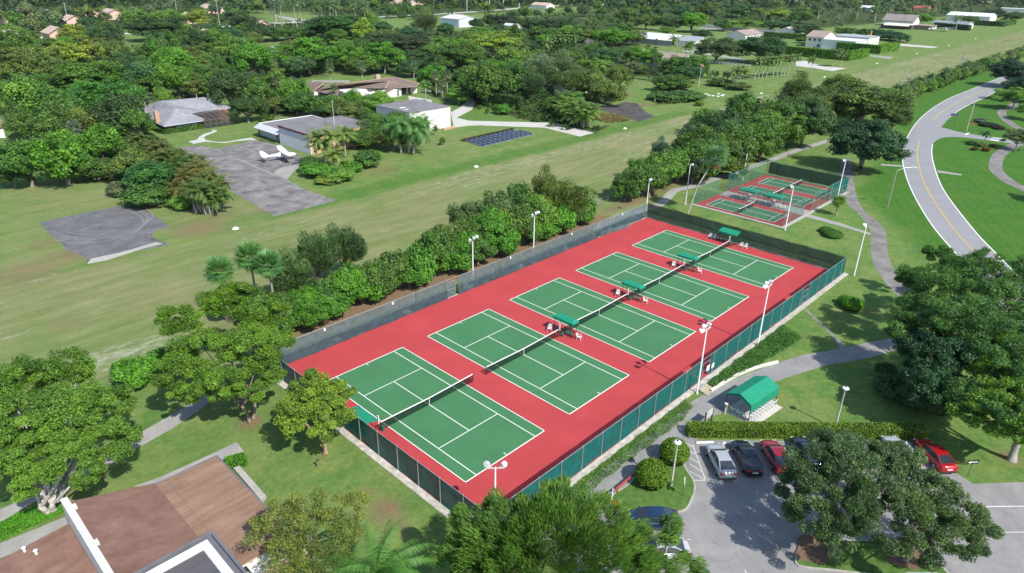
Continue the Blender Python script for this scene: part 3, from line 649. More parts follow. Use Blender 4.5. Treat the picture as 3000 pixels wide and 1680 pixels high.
# canopy spots read off the photograph at canopy height
spots=[(-7.55,'second and third'),(7.5,'third and fourth'),(22.55,'fourth and fifth')]
can0=bench0=chair0=score0=None
def put(proto,maker,loc,rz,label,group=None):
    if proto is None:
        p=maker(label); p.location=loc; p.rotation_euler=(0,0,rz); return p
    dup(proto,loc,rz,label,group); return proto
cn=['canopy at the second net from the brown roof','canopy between the third and fourth nets','canopy between the two nets nearest the black fence']
YC=-0.6
for i,(x,nm) in enumerate(spots):
    can0=put(can0,make_canopy,(x+0.25,YC+0.5,0),0,'green hipped '+cn[i])
    bench0=put(bench0,make_bench,(x+0.1,YC-0.1,0),0,'green bench under the '+cn[i])
    score0=put(score0,make_score,(x-1.0,-0.1,0),0,'white score post beside the '+cn[i])
    chair0=put(chair0,make_chair,(x-0.75,1.75,0),R(-60),'white chair, airstrip side of the '+cn[i])
    chair0=put(chair0,make_chair,(x+0.25,-2.4,0),R(20),'white chair, parking side of the '+cn[i])
c=make_canopy('green lean-to canopy over chairs in front of the black screened far fence',lx=1.5,ly=3.4,h=2.2,hip=False); c.location=(38.0,0.9,0)
dup(bench0,(38.0,0.2,0),0,'green bench against the black screened far fence under the lean-to canopy')
dup(score0,(36.55,0.0,0),0,'white score post at the net end in front of the black screened fence')
fx=['leftmost white chair in shade against the black screened fence','second white chair in shade against the black screened fence','left one of the two sunny white chairs by the black screened fence','right one of the two sunny white chairs by the black screened fence']
for (y,l) in zip((4.25,3.45,-1.75,-2.55),fx): dup(chair0,(37.7,y,0),R(-90),l)
c=make_canopy('green canopy inside the near fence at the first net, seen over the fence top',lx=1.5,ly=3.2,h=2.4,hip=False); c.location=(-38.1,0.9,0); c.rotation_euler=(0,0,PI)
dup(score0,(-36.75,0.05,0),0,'white score post at the near end of the first net beside the near fence')
dup(bench0,(-38.2,0.7,0),PI,'green bench under the canopy at the near fence')
# ------------------------------------------------------------------ court lamp posts
LAMPW=mat('lamp_white',(0.72,0.73,0.74),0.35,0.06,4.0,world=False); LAMPG=mat('lamp_glass',(0.62,0.64,0.66),0.15,0.05,3.0,world=False,spec=0.8)
POLEM=mat('pole_grey',(0.58,0.58,0.56),0.55,0.08,2.0,world=False)
def court_lamp(loc,h,heads,label,rz=0,r0=0.10,group='court lamp posts'):
    t_=thing('court_lamp_post',label,'lamp post',loc,rz,group)
    MB().lathe([(r0*1.6,0),(r0*1.6,0.08),(r0,0.10),(r0*0.6,h)],(0,0,0),10).build('pole',POLEM,t_,smooth=True)
    if len(heads)>1:
        xs=[q[0] for q in heads]
        MB().bar((min(xs)-0.1,0,h-0.1),(max(xs)+0.1,0,h-0.1),0.07,0.07).build('crossbar',POLEM,t_)
    for (x,y,z,tilt,az) in heads:
        M=Matrix.Rotation(az,4,'Z')@Matrix.Rotation(tilt,4,'Y')
        f=MB().lathe([(0.08,0.24),(0.11,0.12),(0.22,-0.04),(0.29,-0.22),(0.30,-0.24),(0.26,-0.23)],(x,y,h+z),12,0,M).build('floodlight',LAMPW,t_,smooth=True)
        MB().lathe([(0.265,-0.215),(0.001,-0.24)],(x,y,h+z),12,0,M).build('lens',LAMPG,f)
        MB().tube([(x*0.5,0,h-0.1),(x,y,h+z-0.05)],0.03,6).build('bracket',POLEM,t_)
three=[(-0.75,0.1,0.10,-1.0,PI/2+0.6),(0.0,0.2,0.30,-1.0,PI/2),(0.75,0.1,0.25,-1.0,PI/2-0.6)]
three_l=[(-0.75,-0.1,0.10,-1.0,-PI/2-0.6),(0.0,-0.2,0.25,-1.0,-PI/2),(0.75,-0.1,0.2,-1.0,-PI/2+0.6)]
two=[(-0.62,0.1,0.30,-0.7,PI/2+0.5),(0.62,0.1,0.25,-0.7,PI/2-0.5)]
court_lamp((-7.3,-19.5,0),8.3,three,'three headed lamp post beside the gate with notices in the teal fence')
court_lamp((7.8,-19.4,0),8.5,three,'three headed lamp post by the teal fence next to the planted bank')
court_lamp((39.6,-20.0,0),8.3,[(-0.3,0.2,0.1,-1.0,PI/2+0.8),(0.2,0.2,0.15,-1.0,PI/2)],'leaning lamp post at the far corner of the teal fence beside the grey path',rz=0.3)
court_lamp((-38.0,-18.2,0),7.0,two,'two headed lamp post inside the near right corner of the red court, over the treetop',rz=-0.75)
court_lamp((-4.9,20.2,0),6.9,three_l,'three headed lamp post behind the blue grey fence near its gate',rz=0.1)
court_lamp((8.4,20.0,0),7.6,three_l,'three headed lamp post behind the blue grey fence in front of the tall wispy tree',rz=0.1)
p=A11(2300,110); court_lamp((39.3,18.9,0),7.3,[(-0.2,-0.2,0.1,-1.0,-PI/2-0.5),(0.25,-0.2,0.1,-1.0,-PI/2)],'lamp post at the far left corner of the red enclosure beside the pale walk')
p=SCT(40,1030); court_lamp((p.x,p.y,0),8.4,[(0.3,-0.2,-0.1,-1.1,-PI/2+0.7)],'single lamp post left of the leaning palm by the small courts')
p=SCT(910,665); court_lamp((p.x,p.y,0),6.2,[],'bare white post inside the small court fence')
court_lamp((51.6,-3.4,0),8.3,[(-0.35,0.15,0.1,-1.1,PI/2+0.7)],'lamp post at the near right corner of the small courts')
p=SCT(2335,930); court_lamp((p.x,p.y,0),8.2,[(-0.35,0.2,-0.1,-1.1,PI/2+0.7)],'lamp post beside the grey path at the far right corner of the small courts')
# ------------------------------------------------------------------ the three small courts
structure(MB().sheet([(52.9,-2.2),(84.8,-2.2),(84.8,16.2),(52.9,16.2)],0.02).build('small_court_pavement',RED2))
structure(MB().sheet([(62.3,-2.1),(66.3,-2.1),(66.3,16.1),(62.3,16.1)],0.026).build('walk_between_courts',SIDEM))
structure(MB().box(52.2,52.88,-2.9,16.6,0,0.1).box(52.88,84.8,-2.9,-2.22,0,0.098).build('kerb',CONC))
def small_court(x0,x1,label,netlab):
    y0,y1=0.05,14.4; cx=(x0+x1)/2
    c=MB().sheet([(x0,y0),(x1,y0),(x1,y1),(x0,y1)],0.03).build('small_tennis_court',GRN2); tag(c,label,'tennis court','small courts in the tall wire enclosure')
    m=MB(); w=0.05; z=0.035
    def L(a,b,cc,d): m.sheet([(a,cc),(b,cc),(b,d),(a,d)],z)
    L(x0-w,x0+w,y0,y1); L(x1-w,x1+w,y0,y1); L(x0+w,x1-w,y0-w,y0+w); L(x0+w,x1-w,y1-w,y1+w)
    L(x0+w,x1-w,1.2-w,1.2+w); L(x0+w,x1-w,13.3-w,13.3+w); L(cx-w,cx+w,1.25,13.25)
    m.build('court_lines',LINE,c)
    make_net(cx,7.2,x1-x0+0.8,netlab,0.98,0.92,'nets on the small courts')
small_court(54.3,60.2,'small green court nearest the big tennis enclosure','net on the small court nearest the big tennis enclosure')
small_court(68.0,74.1,'small green court in the middle, just behind the two small canopies','net on the small court just behind the two small canopies')
small_court(77.1,83.2,'small green court at the far end in front of the dark screen','net on the small court at the far end in front of the dark screen')
SM=mat('green_post',(0.20,0.33,0.29),0.5,0.1,4.0)
def wire(label,a,b,h,n,m,extra=None,mid=True):
    L=(Vector((b[0],b[1],0))-Vector((a[0],a[1],0))).length
    cl=[(0.02,L-0.02,0.05,h-0.03,m,0.0,'wire_mesh',len(label))]
    if extra: cl+=extra(L)
    t_,u=fence_side('wire_fence',label,a,b,[L*i/n for i in range(n+1)],h,cl,SM,prad=0.03,mid=mid)
    return t_
hs=3.6
wire('low part of the wire fence on the near side of the small courts',(52.95,16.2),(52.95,-2.2),hs,7,CHAING)
wire('wire fence panel on the left of the nearest small court, seen against the trees',(52.95,16.2),(62.2,16.2),hs,3,CHAIN)
wire('green wire fence on the left of the two farther small courts',(66.4,16.2),(84.8,16.2),hs,6,CHAIN)
wire('tall end fence of the small courts hung with a dark sagging screen',(84.8,16.2),(84.8,-2.2),hs,7,CHAIN,lambda L:[(0.6,L-0.1,0.5,hs-0.4,BLKGRN,-0.06,'windscreen',77)])
wire('green wire fence panel at the right of the nearest small court',(52.95,-2.2),(62.2,-2.2),hs,3,CHAIN)
wire('pale green wire fence at the right of the middle small court beside the grey path',(66.4,-2.2),(75.6,-2.2),hs,3,CHAIN)
wire('teal wire fence at the right of the farthest small court',(75.8,-2.2),(84.8,-2.2),hs,3,screen_mat('teal_mesh',(0.01,0.22,0.17),0.35))
wire('wire fence between the middle and the farthest small courts',(75.7,16.1),(75.7,-2.1),2.9,7,CHAING)
wire('wire fence between the two small canopies and the nearest small court',(62.25,16.1),(62.25,-2.1),2.9,7,CHAING)
wire('short wire fence closing the yard between the small courts on the left',(66.35,16.1),(66.35,-2.1),2.9,6,CHAING)
for (u_,v_,l) in ((1015,790,'left green canopy over the yard between the small courts'),(1390,875,'right green canopy over the yard between the small courts')):
    p=SCT(u_,v_,2.5); c=make_canopy(l,'small canopies between the small courts',2.3,3.9,2.3); c.location=(p.x,p.y,0)
FURN=mat('patio_white',(0.72,0.72,0.70),0.5,0.05,3.0,world=False)
def patio_table(loc,label):
    t_=thing('patio_table',label,'table',loc,0,'round tables in the yard between the small courts')
    MB().lathe([(0.55,0.70),(0.55,0.74)],(0,0,0),14).build('table_top',FURN,t_)
    MB().lathe([(0.28,0.0),(0.28,0.03),(0.05,0.06),(0.05,0.70)],(0,0,0),8).build('pedestal',DARK,t_)
for (u_,v_,l) in ((1050,930,'round white table under the left small canopy'),(1415,1020,'round white table under the right small canopy')):
    p=SCT(u_,v_); patio_table((64.0,p.y,0.03),l)
    for j,a in enumerate((0.3,1.9,3.3,4.9)):
        dup(chair0,(64.0+math.cos(a)*0.95,p.y+math.sin(a)*0.95,0),a-PI/2,'white chair pulled up to the '+l[:-0 or None],'chairs at the '+l)
for j in range(4):
    p=SCT(1350+j*45,1060); dup(chair0,(63.2,p.y-0.4*j,0),R(-90),'white chair in the row at the right end of the small court yard','row of chairs beside the right small canopy')
# ================================================================== BUILDINGS
def shingle(name, a, b_, row=0.18, ax='Y', streak=(0.5,1,1), stain=0.2):
    a=tuple(q_*0.93 for q_ in a); b_=tuple(q_*0.93 for q_ in b_); m,t,b=nodes(name); v=wpos(t,streak); f=noise(t,v,1.2,6,0.7); f2=noise(t,wpos(t),0.25,4,0.6)
    c=mixc(t,mapr(t,f,0.28,0.72),a,b_); c=mixc(t,mapr(t,f2,0.35,0.7),c,mixc(t,1.0,c,(0.80,0.78,0.78),'MULTIPLY'))
    s3=mapr(t,noise(t,wpos(t,(streak[0]*0.55,streak[1]*0.8,1),0.35),1.3,4,0.6),0.54,0.74); c=mixc(t,mth(t,'MULTIPLY',s3,stain),c,mixc(t,1.0,c,(0.38,0.37,0.36),'MULTIPLY'))
    f3=noise(t,wpos(t,(3,8,3)),1.0,3,0.7); c=mixc(t,mapr(t,f3,0.3,0.7),mixc(t,1.0,c,(0.82,0.82,0.82),'MULTIPLY'),c)
    t.links.new(c,b.inputs['Base Color']); b.inputs['Roughness'].default_value=0.9; b.inputs['Specular IOR Level'].default_value=0.15
    bump(t,b,f3,0.4,0.03); return m
BRSH=shingle('brown_shingle',(0.195,0.110,0.082),(0.300,0.180,0.138))
TANR=shingle('tan_rolled_roof',(0.235,0.142,0.095),(0.37,0.245,0.172),streak=(0.22,1.5,1),stain=0.45)
GRYR=shingle('grey_shingle',(0.25,0.255,0.28),(0.37,0.375,0.40),streak=(1,0.4,1))
BRNR=shingle('brown_tile',(0.155,0.115,0.095),(0.30,0.235,0.20),streak=(1,0.5,1))
FLATR=shingle('grey_flat_roof',(0.15,0.145,0.155),(0.31,0.30,0.31),streak=(0.3,1.5,1))
PINKT=shingle('pink_tile',(0.50,0.36,0.29),(0.66,0.51,0.43)); WHTR=mat('white_roof',(0.66,0.66,0.66),0.7,0.06,0.8,big=0.08)
STUC=mat('peach_stucco',(0.62,0.38,0.24),0.85,0.12,1.2,big=0.1); MWHITE=mat('white_metal_siding',(0.60,0.63,0.66),0.5,0.07,1.0,stretch=(6,6,0.3))
BRICK=mat('red_brick',(0.30,0.13,0.075),0.9,0.3,3.0); TRIMB=mat('pale_blue_trim',(0.42,0.55,0.62),0.6,0.05,2.0)
ORBR=mat('orange_brick',(0.50,0.31,0.20),0.9,0.15,3.0); DGREY=mat('dark_grey_roof',(0.105,0.10,0.105),0.75,0.25,0.9,stretch=(0.3,2,1),big=0.2)
STEELG=mat('dull_metal_cap',(0.23,0.23,0.25),0.5,0.2,1.2,metal=0.3,big=0.2); SKYB=mat('pool_water',(0.10,0.42,0.52),0.05,0.1,1.0,spec=0.6)
class Part(MB):
    def on(s, name, mats, parent, smooth=False):
        L=parent
        off=Vector(L.location) if L.parent is None else Vector(L.parent.location)
        s.v=[(p[0]-off.x,p[1]-off.y,p[2]-off.z) for p in s.v]
        return s.build(name,mats,parent,smooth)
def P3(p,z=None): return (p[0],p[1],p[2] if z is None else z)
def window(parent, a, b, z0, z1, out, frame=WHITE, glass=GLASS, fw=0.09):
    """window standing on a wall from a to b (world), out = outward normal"""
    a=Vector((a[0],a[1],0)); b=Vector((b[0],b[1],0)); n=Vector((out[0],out[1],0))
    g=Part(); q=n*0.02
    g.poly([a+q+Vector((0,0,z0)),b+q+Vector((0,0,z0)),b+q+Vector((0,0,z1)),a+q+Vector((0,0,z1))])
    w=g.on('window',glass,parent)
    f=Part(); q=n*0.05
    for z in (z0,z1,(z0+z1)/2): f.bar(a+q+Vector((0,0,z)),b+q+Vector((0,0,z)),0.06,fw)
    for p in (a,(a+b)/2,b): f.bar(p+q+Vector((0,0,z0)),p+q+Vector((0,0,z1)),0.06,fw)
    f.on('frame',frame,w); return w
# ------------------------------------------------------------------ clubhouse (near left)
B=thing('clubhouse','low building with brown shingle and tan roofs and a white parapet wall','building',(-60,0,0))
mb=Part(); mb.box(-61.5,-51.9,-9,3.6,0,2.86); mb.box(-74,-63.4,-16,3.7,0,2.5); mb.on('wall',mat('buff_wall',(0.42,0.30,0.22),0.85,0.1,1.5),B)
mb=Part(); mb.box(-56.75,-51.5,-9.2,3.95,2.86,3.06); rf=mb.on('roof',TANR,B)
mb=Part()
for y in (-6.5,-3.1,0.4): mb.box(-56.7,-51.6,y,y+0.03,3.062,3.068)
for x in (-55.9,): mb.box(x,x+0.03,-9.1,3.9,3.063,3.070)
mb.on('roof_seams',mat('roof_tar',(0.15,0.10,0.075),0.9,0.2,2.0),rf)
mb=Part(); mb.box(-51.5,-51.38,-9.2,4.0,2.80,3.10); mb.box(-56.7,-51.5,3.95,4.05,2.82,3.09); mb.on('drip_edge',STEELG,rf)
mb=Part(); mb.poly([(-62.8,-16,5.0),(-56.72,-16,3.08),(-56.72,4.15,3.08),(-62.8,4.15,5.0)]); mb.poly([(-62.8,4.15,4.8),(-56.72,4.15,2.9),(-56.72,4.15,3.08),(-62.8,4.15,5.0)][::-1]); mb.on('roof',BRSH,B)
mb=Part(); mb.poly([(-74,-16,2.35),(-63.3,-16,3.15),(-63.3,4.05,3.15),(-74,4.05,2.35)]); mb.poly([(-74,4.05,2.2),(-63.3,4.05,3.0),(-63.3,4.05,3.15),(-74,4.05,2.35)][::-1]); mb.on('roof',BRSH,B)
mb=Part(); mb.poly([(-62.7,3.62,2.8),(-57.0,3.62,2.8),(-62.7,3.62,4.85)][::-1]); mb.on('gable',WHITEW,B)
mb=Part(); mb.box(-63.28,-62.78,-16,4.55,0,5.25)
for y in (2.9,-2.2): mb.box(-62.78,-62.55,y,y+0.5,4.7,5.2)
pw=mb.on('parapet',mat('weathered_white_coping',(0.66,0.645,0.62),0.85,0.14,2.2,big=0.1),B)
mb=Part(); mb.box(-56.5,-56.3,-20,-6.85,2.9,5.2); mb.box(-66,-56.5,-7.05,-6.85,3.0,5.2); mb.box(-66,-56.5,-20,-7.05,3.0,4.85); mb.on('upper_block',STEELG,B)
mb=Part()
for (x0,x1,y0,y1) in ((-66,-56.95,-7.95,-7.35),(-57.55,-56.95,-20,-7.95)): mb.box(x0,x1,y0,y1,4.85,5.12)
mb.on('coping',mat('white_coping',(0.70,0.72,0.74),0.7,0.12,1.5,stretch=(0.4,0.4,1),big=0.08),B)
mb=Part(); mb.box(-66,-57.55,-20,-7.95,4.85,4.9); mb.on('roof',DGREY,B)
for (u,v,h) in ((185,1272,0.45),(275,1295,0.5)):
    p=A02(u,v,3.0); q=Part(); q.lathe([(0.09,2.3),(0.09,2.9+h*0.5),(0.17,2.9+h*0.55),(0.05,2.9+h*0.8)],(p.x,p.y,0.15),10); q.on('roof_vent',WHITE,B)
for x in (-56.0,-54.6,-53.2): window(B,(x,-9.0),(x+1.0,-9.0),0.9,2.5,(0,-1,0))
mb=Part(); mb.box(-55.2,-53.4,-10.3,-9.05,2.3,2.42); mb.on('awning',WHITE,B)
# low planter wall and clipped hedge by the building
t_=MB(); p=[A02(1765,668),A02(1812,652),A02(2012,880),A02(1975,915)]
tag(t_.prism([(q.x,q.y) for q in p],0.0,0.35).build('planter_wall',CONC),'low white concrete ledge along the lawn beside the tan roof','ledge')
# ------------------------------------------------------------------ hangar with the aeroplane
B=thing('hangar','flat roofed hangar with white metal front and peach side wall beside the parked aeroplane','building',(27,112,0))
mb=Part(); mb.box(17.7,36.8,104.0,119.2,0,4.7); mb.on('wall',STUC,B)
mb=Part(); mb.box(17.5,17.68,103.9,119.2,0.0,4.55)
hd=mb.on('hangar_door',MWHITE,B)
mb=Part()
for i in range(31): mb.box(17.46,17.5,104.0+i*0.5,104.05+i*0.5,0.02,4.5)
mb.on('ribs',MWHITE,hd)
mb=Part(); mb.box(17.45,36.9,103.85,119.3,4.7,4.86); rf=mb.on('roof',FLATR,B)
mb=Part(); mb.box(17.35,17.6,103.8,119.3,4.5,4.98); mb.on('fascia',mat('maroon_trim',(0.16,0.06,0.06),0.7,0.2,2.0),rf)
mb=Part(); mb.box(17.6,36.9,119.1,119.35,4.86,4.98); mb.box(36.7,36.95,103.8,119.1,4.86,4.98); mb.on('coping',STEELG,rf)
mb=Part(); mb.box(18.7,35.0,119.35,132.4,0,3.05); mb.on('annex_wall',MWHITE,B)
mb=Part(); mb.box(18.6,35.1,119.36,132.5,3.05,3.2); rf=mb.on('annex_roof',FLATR,B)
mb=Part(); mb.box(18.6,35.1,132.3,132.55,3.2,3.36); mb.box(34.9,35.15,119.36,132.3,3.2,3.36); mb.on('coping',WHITE,rf)
mb=Part(); mb.add([(18.75,119.4,3.35),(18.75,132.3,3.35),(16.75,132.0,2.5),(16.75,119.4,2.5),(18.75,119.4,3.2),(18.75,132.3,3.2),(16.75,132.0,2.38),(16.75,119.4,2.38)],[(0,1,2,3),(7,6,5,4),(3,2,6,7),(0,3,7,4),(1,5,6,2)]); mb.on('awning',mat('pale_metal',(0.55,0.55,0.55),0.5,0.08,1.5),B)
for y in (119.8,121.6,131.6): 
    q=Part(); q.box(17.9,18.2,y,y+0.3,0,2.9); q.on('post',BRICK,B)
window(B,(18.68,127.6),(18.68,126.4),1.2,2.3,(-1,0,0)); q=Part(); q.box(18.6,18.69,122.2,123.2,0.05,2.2); q.on('door',WHITE,B)
mast=thing('radio_mast','thin white radio mast rising over the hangar roof','mast',(28.0,109.0,4.86))
MB().tube([(0,0,0),(0,0,6.8)],[0.06,0.03],6).build('pole',WHITE,mast); MB().box(-0.35,0.35,-0.02,0.02,6.2,6.24).build('antenna',WHITE,mast)
# ------------------------------------------------------------------ white hangar
B=thing('hangar','tall plain white block with a dark flat roof at the end of the concrete drive','building',(57,113,0))
mb=Part(); mb.box(49.9,64.9,105.2,121.2,0,5.85); mb.on('wall',WHITEW,B)
mb=Part(); mb.box(49.8,65.0,105.1,121.3,5.85,5.98); rf=mb.on('roof',FLATR,B)
mb=Part(); mb.box(52.0,54.0,112.2,113.0,5.985,6.05); mb.box(51.5,53.0,109.5,110.2,5.985,6.05); mb.on('roof_patch',WHITE,rf)
mb=Part(); mb.box(60.2,60.3,105.1,105.19,0.1,5.8); mb.on('downpipe',mat('pale_pipe',(0.62,0.60,0.56),0.6,0.05,2.0),B)
pl_=MB(); q=[HB(2320,945),HB(2490,905)]
tag(MB().bar((q[0].x,q[0].y+0.3,0.3),(q[1].x,q[1].y+0.3,0.3),0.7,0.6).build('brick_planter',ORBR),'low orange brick planter at the foot of the white block','planter')
# ------------------------------------------------------------------ grey hip roofed house
B=thing('house','brick house with grey hip roof, tall chimney and a screened porch','house',(10,160,0))
zr,ze=5.0,2.3
A_=GH(515,840,ze); B_=GH(1340,720,ze); AP=GH(745,510,zr); RG=GH(1275,290,zr+0.3); RGL=GH(545,385,zr+0.2); LP=GH(420,360,zr); LE=GH(85,490,ze); LL=GH(235,720,ze); VB=GH(1150,635,ze); PC=GH(1320,570,ze); ER=GH(1800,490,ze)
BK1=Vector((RG.x+4,RG.y+9,ze)); BK2=Vector((LE.x,RG.y+9,ze))
mb=Part()
for f in ([A_,B_,AP],[A_,AP,LL],[B_,VB,AP],[VB,PC,RG,RGL,AP],[PC,ER,RG],[LL,AP,RGL,LP,LE],[ER,BK1,RG],[BK1,BK2,LE,LP,RGL,RG]): mb.poly(f)
rf=mb.on('roof',GRYR,B)
mb=Part()
for a,b in ((A_,B_),(VB,PC),(PC,ER),(A_,LL)): mb.bar(a-Vector((0,0,0.08)),b-Vector((0,0,0.08)),0.1,0.18)
mb.on('fascia',TRIMB,rf)
for (u,v) in ((875,375),(1110,345),(1155,365),(325,430)):
    p=GH(u,v,zr-0.5); q=Part(); q.lathe([(0.16,p.z-0.5),(0.16,p.z+0.15),(0.26,p.z+0.2),(0.08,p.z+0.35)],(p.x,p.y,0),8); q.on('roof_vent',STEELG,rf)
c=GH(365,690,3.6); q=Part(); q.box(c.x-0.2,c.x+0.9,c.y-0.4,c.y+0.6,2.2,5.5); ch=q.on('chimney',ORBR,rf)
mb=Part(); mb.box(0.8,11.4,151.7,160.5,0,2.28); mb.box(1.2,23.0,160.6,174,0,2.28); mb.on('wall',BRICK,B)
mb=Part(); mb.box(0.7,11.5,151.6,151.68,0,0.75); mb.on('wall_base',ORBR,B)
for x in (3.3,5.3,7.6): window(B,(x+0.6,151.6),(x+1.9,151.6),0.8,2.0,(0,-1,0))
# pool screen
mb=Part(); e0,e1=GH(1310,890),GH(1700,880)
fr=Part()
xs=np.linspace(e0.x,e0.x+8.5,6); y0=e0.y+0.3; y1=161.5
for x in xs:
    fr.tube([(x,y0,0),(x,y0,2.3),(x,(y0+y1)/2,3.4),(x,y1,2.7)],0.05,5)
for z in (1.1,2.3): fr.tube([(xs[0],y0,z),(xs[-1],y0,z)],0.05,5)
fr.tube([(xs[0],(y0+y1)/2,3.4),(xs[-1],(y0+y1)/2,3.4)],0.05,5)
sc_=fr.on('porch_frame',mat('bronze_frame',(0.20,0.15,0.12),0.5,0.1,2.0),B)
mb.poly([(xs[0],y0,0),(xs[-1],y0,0),(xs[-1],y0,2.3),(xs[0],y0,2.3)]); mb.poly([(xs[0],y0,2.3),(xs[-1],y0,2.3),(xs[-1],(y0+y1)/2,3.4),(xs[0],(y0+y1)/2,3.4)]); mb.poly([(xs[0],(y0+y1)/2,3.4),(xs[-1],(y0+y1)/2,3.4),(xs[-1],y1,2.7),(xs[0],y1,2.7)])
mb.on('insect_screen',screen_mat('dark_insect_screen',(0.075,0.080,0.085),0.30),sc_)
p=GH(260,890); mast=thing('radio_mast','thin pale mast at the left corner of the grey roofed house','mast',(p.x,p.y,0))
MB().tube([(0,0,0),(0,0,7.5)],[0.06,0.03],6).build('pole',WHITE,mast)
# ------------------------------------------------------------------ brown roofed ranch house
B=thing('house','rambling ranch house with mottled brown hip roofs, chimney and courtyard pool','house',(78,162,0))
z1,z0=5.0,3.0
r1,r2=HB(1570,135,z1),HB(800,240,z1); er=HB(1960,235,z0); e2=HB(1880,290,z0); pk=HB(1490,200,4.6); el=HB(560,330,z0)
v1=HB(1440,310,3.2); v0=HB(760,290,3.2); bkr=Vector((r1.x+5,r1.y+9,z0)); bkl=Vector((r2.x-4,r2.y+9,z0))
mb=Part()
for f in ([r2,v0,v1,pk,r1],[pk,v1,e2],[r1,pk,e2,er],[er,bkr,r1],[bkr,bkl,r2,r1],[r2,bkl,v0]): mb.poly(f)
gl,ge,gs,gt=HB(500,235,4.8),HB(330,370,z0),HB(380,350,z0),HB(430,195,4.8)
far_l=HB(130,260,z0)
mb.poly([gl,ge+Vector((0,0,0.15)),far_l,gt]); mb.poly([r2,HB(600,225,4.9),gs,HB(720,420,z0),v0]); mb.poly([gt,gl,HB(600,225,4.9)])
mb.poly([HB(1600,300,4.2),HB(1500,290,4.0),HB(1330,410,z0),HB(1400,412,z0)]); mb.poly([HB(1140,390,z0),HB(1300,410,z0),HB(1280,430,z0),HB(1140,445,z0)])
rf=mb.on('roof',BRNR,B)
mb=Part()
for a,b in ((r2,r1),(r1,er),(er,e2),(pk,e2),(pk,v1),(gl,ge),(r2,v0)): mb.bar(a+Vector((0,0,0.05)),b+Vector((0,0,0.05)),0.28,0.12)
mb.on('ridge_cap',mat('peach_cap',(0.50,0.32,0.20),0.8,0.15,2.0),rf)
c=HB(1320,165,5.0); q=Part(); q.box(c.x-0.9,c.x+0.9,c.y-0.6,c.y+0.6,3.5,6.6); q.on('chimney',mat('pale_brick',(0.46,0.36,0.30),0.9,0.15,3.0),rf)
wl,wr=HB(1150,500),HB(1600,400)
mb=Part(); mb.box(70.5,86.0,156.6,157.0,0,2.9); mb.box(86.6,94.6,158.2,166,0,2.9); mb.box(66.0,86.6,163.2,172,0,2.9); mb.box(57.5,66,168.4,176,0,2.9); mb.on('wall',WHITEW,B)
window(B,(87.5,158.2),(89.5,158.2),0.3,2.5,(0,-1,0),BRICK); window(B,(90.4,158.2),(91.4,158.2),0.1,2.5,(0,-1,0),BRICK); window(B,(84.0,156.6),(85.0,156.6),0.2,2.3,(0,-1,0))
q=Part(); q.box(74,83,158.4,162.2,0.02,0.05); q.on('courtyard_paving',SIDEM,B)
q=Part(); p=HB(1960,495); q.sheet([(p.x-3,p.y-1.2),(p.x+3,p.y-1.2),(p.x+3,p.y+1.5),(p.x-3,p.y+1.5)],0.03)
tag(q.build('swimming_pool',SKYB),'small blue pool beside the dark flat roof of the white block','pool')
# ------------------------------------------------------------------ white house and hangars on the far right
B=thing('house','white two storey house with tan gable roof joined to a flat white hangar','house',(390,112,0))
def gable(B,x0,x1,y0,y1,ze,zr,axis,wm,rm,ov=0.5,nm='roof'):
    mb=Part(); mb.box(x0,x1,y0,y1,0,ze)
    if axis=='x':
        ym=(y0+y1)/2; mb.poly([(x0,y1,ze),(x0,y0,ze),(x0,ym,zr)]); mb.poly([(x1,y0,ze),(x1,y1,ze),(x1,ym,zr)])
    else:
        xm=(x0+x1)/2; mb.poly([(x0,y0,ze),(x1,y0,ze),(xm,y0,zr)]); mb.poly([(x1,y1,ze),(x0,y1,ze),(xm,y1,zr)])
    mb.on('wall',wm,B); r=Part(); d=0.15
    if axis=='x':
        k=(zr-ze)/((y1-y0)/2); f=[(x0-ov,y0-ov,ze-k*ov),(x1+ov,y0-ov,ze-k*ov),(x1+ov,ym,zr),(x0-ov,ym,zr),(x0-ov,y1+ov,ze-k*ov),(x1+ov,y1+ov,ze-k*ov)]
        fs=[(0,1,2,3),(3,2,5,4)]
    else:
        k=(zr-ze)/((x1-x0)/2); f=[(x0-ov,y0-ov,ze-k*ov),(x0-ov,y1+ov,ze-k*ov),(xm,y1+ov,zr),(xm,y0-ov,zr),(x1+ov,y0-ov,ze-k*ov),(x1+ov,y1+ov,ze-k*ov)]
        fs=[(3,2,1,0),(4,5,2,3)]
    r.add([(a,b,c+d) for a,b,c in f],fs); r.add([(a,b,c+0.01) for a,b,c in f],[q[::-1] for q in fs])
    for i,j in ((0,1),(4,5),(0,3),(3,4),(1,2),(2,5)):
        a,b=f[i],f[j]; r.add([(a[0],a[1],a[2]),(b[0],b[1],b[2]),(b[0],b[1],b[2]+d),(a[0],a[1],a[2]+d)],[(0,1,2,3)])
    return r.on(nm,rm,B)
def flat(B,x0,x1,y0,y1,h,wm,rm,nm='wall',rn='roof'):
    q=Part(); q.box(x0,x1,y0,y1,0,h); q.on(nm,wm,B); q=Part(); q.box(x0-0.3,x1+0.3,y0-0.3,y1+0.3,h,h+0.25); return q.on(rn,rm,B)
gable(B,386,405,122.6,133.5,6.2,9.2,'y',WHITEW,shingle('tan_tile',(0.34,0.26,0.22),(0.44,0.35,0.30)))
for y in (124.5,127.5,130.5): window(B,(386,y+1.3),(386,y),3.9,5.3,(-1,0,0),DARK)
window(B,(386,126),(386,124.6),0.6,2.0,(-1,0,0),DARK)
flat(B,383.5,404,102.6,122.5,5.3,mat('white_block',(0.70,0.72,0.73),0.6,0.05,0.6),WHTR,'hangar_wall','hangar_roof')
q=Part(); q.box(383.3,383.48,104.2,109.6,0.1,4.4); q.on('roller_door',mat('roller_grey',(0.38,0.38,0.39),0.5,0.05,1.0),B)
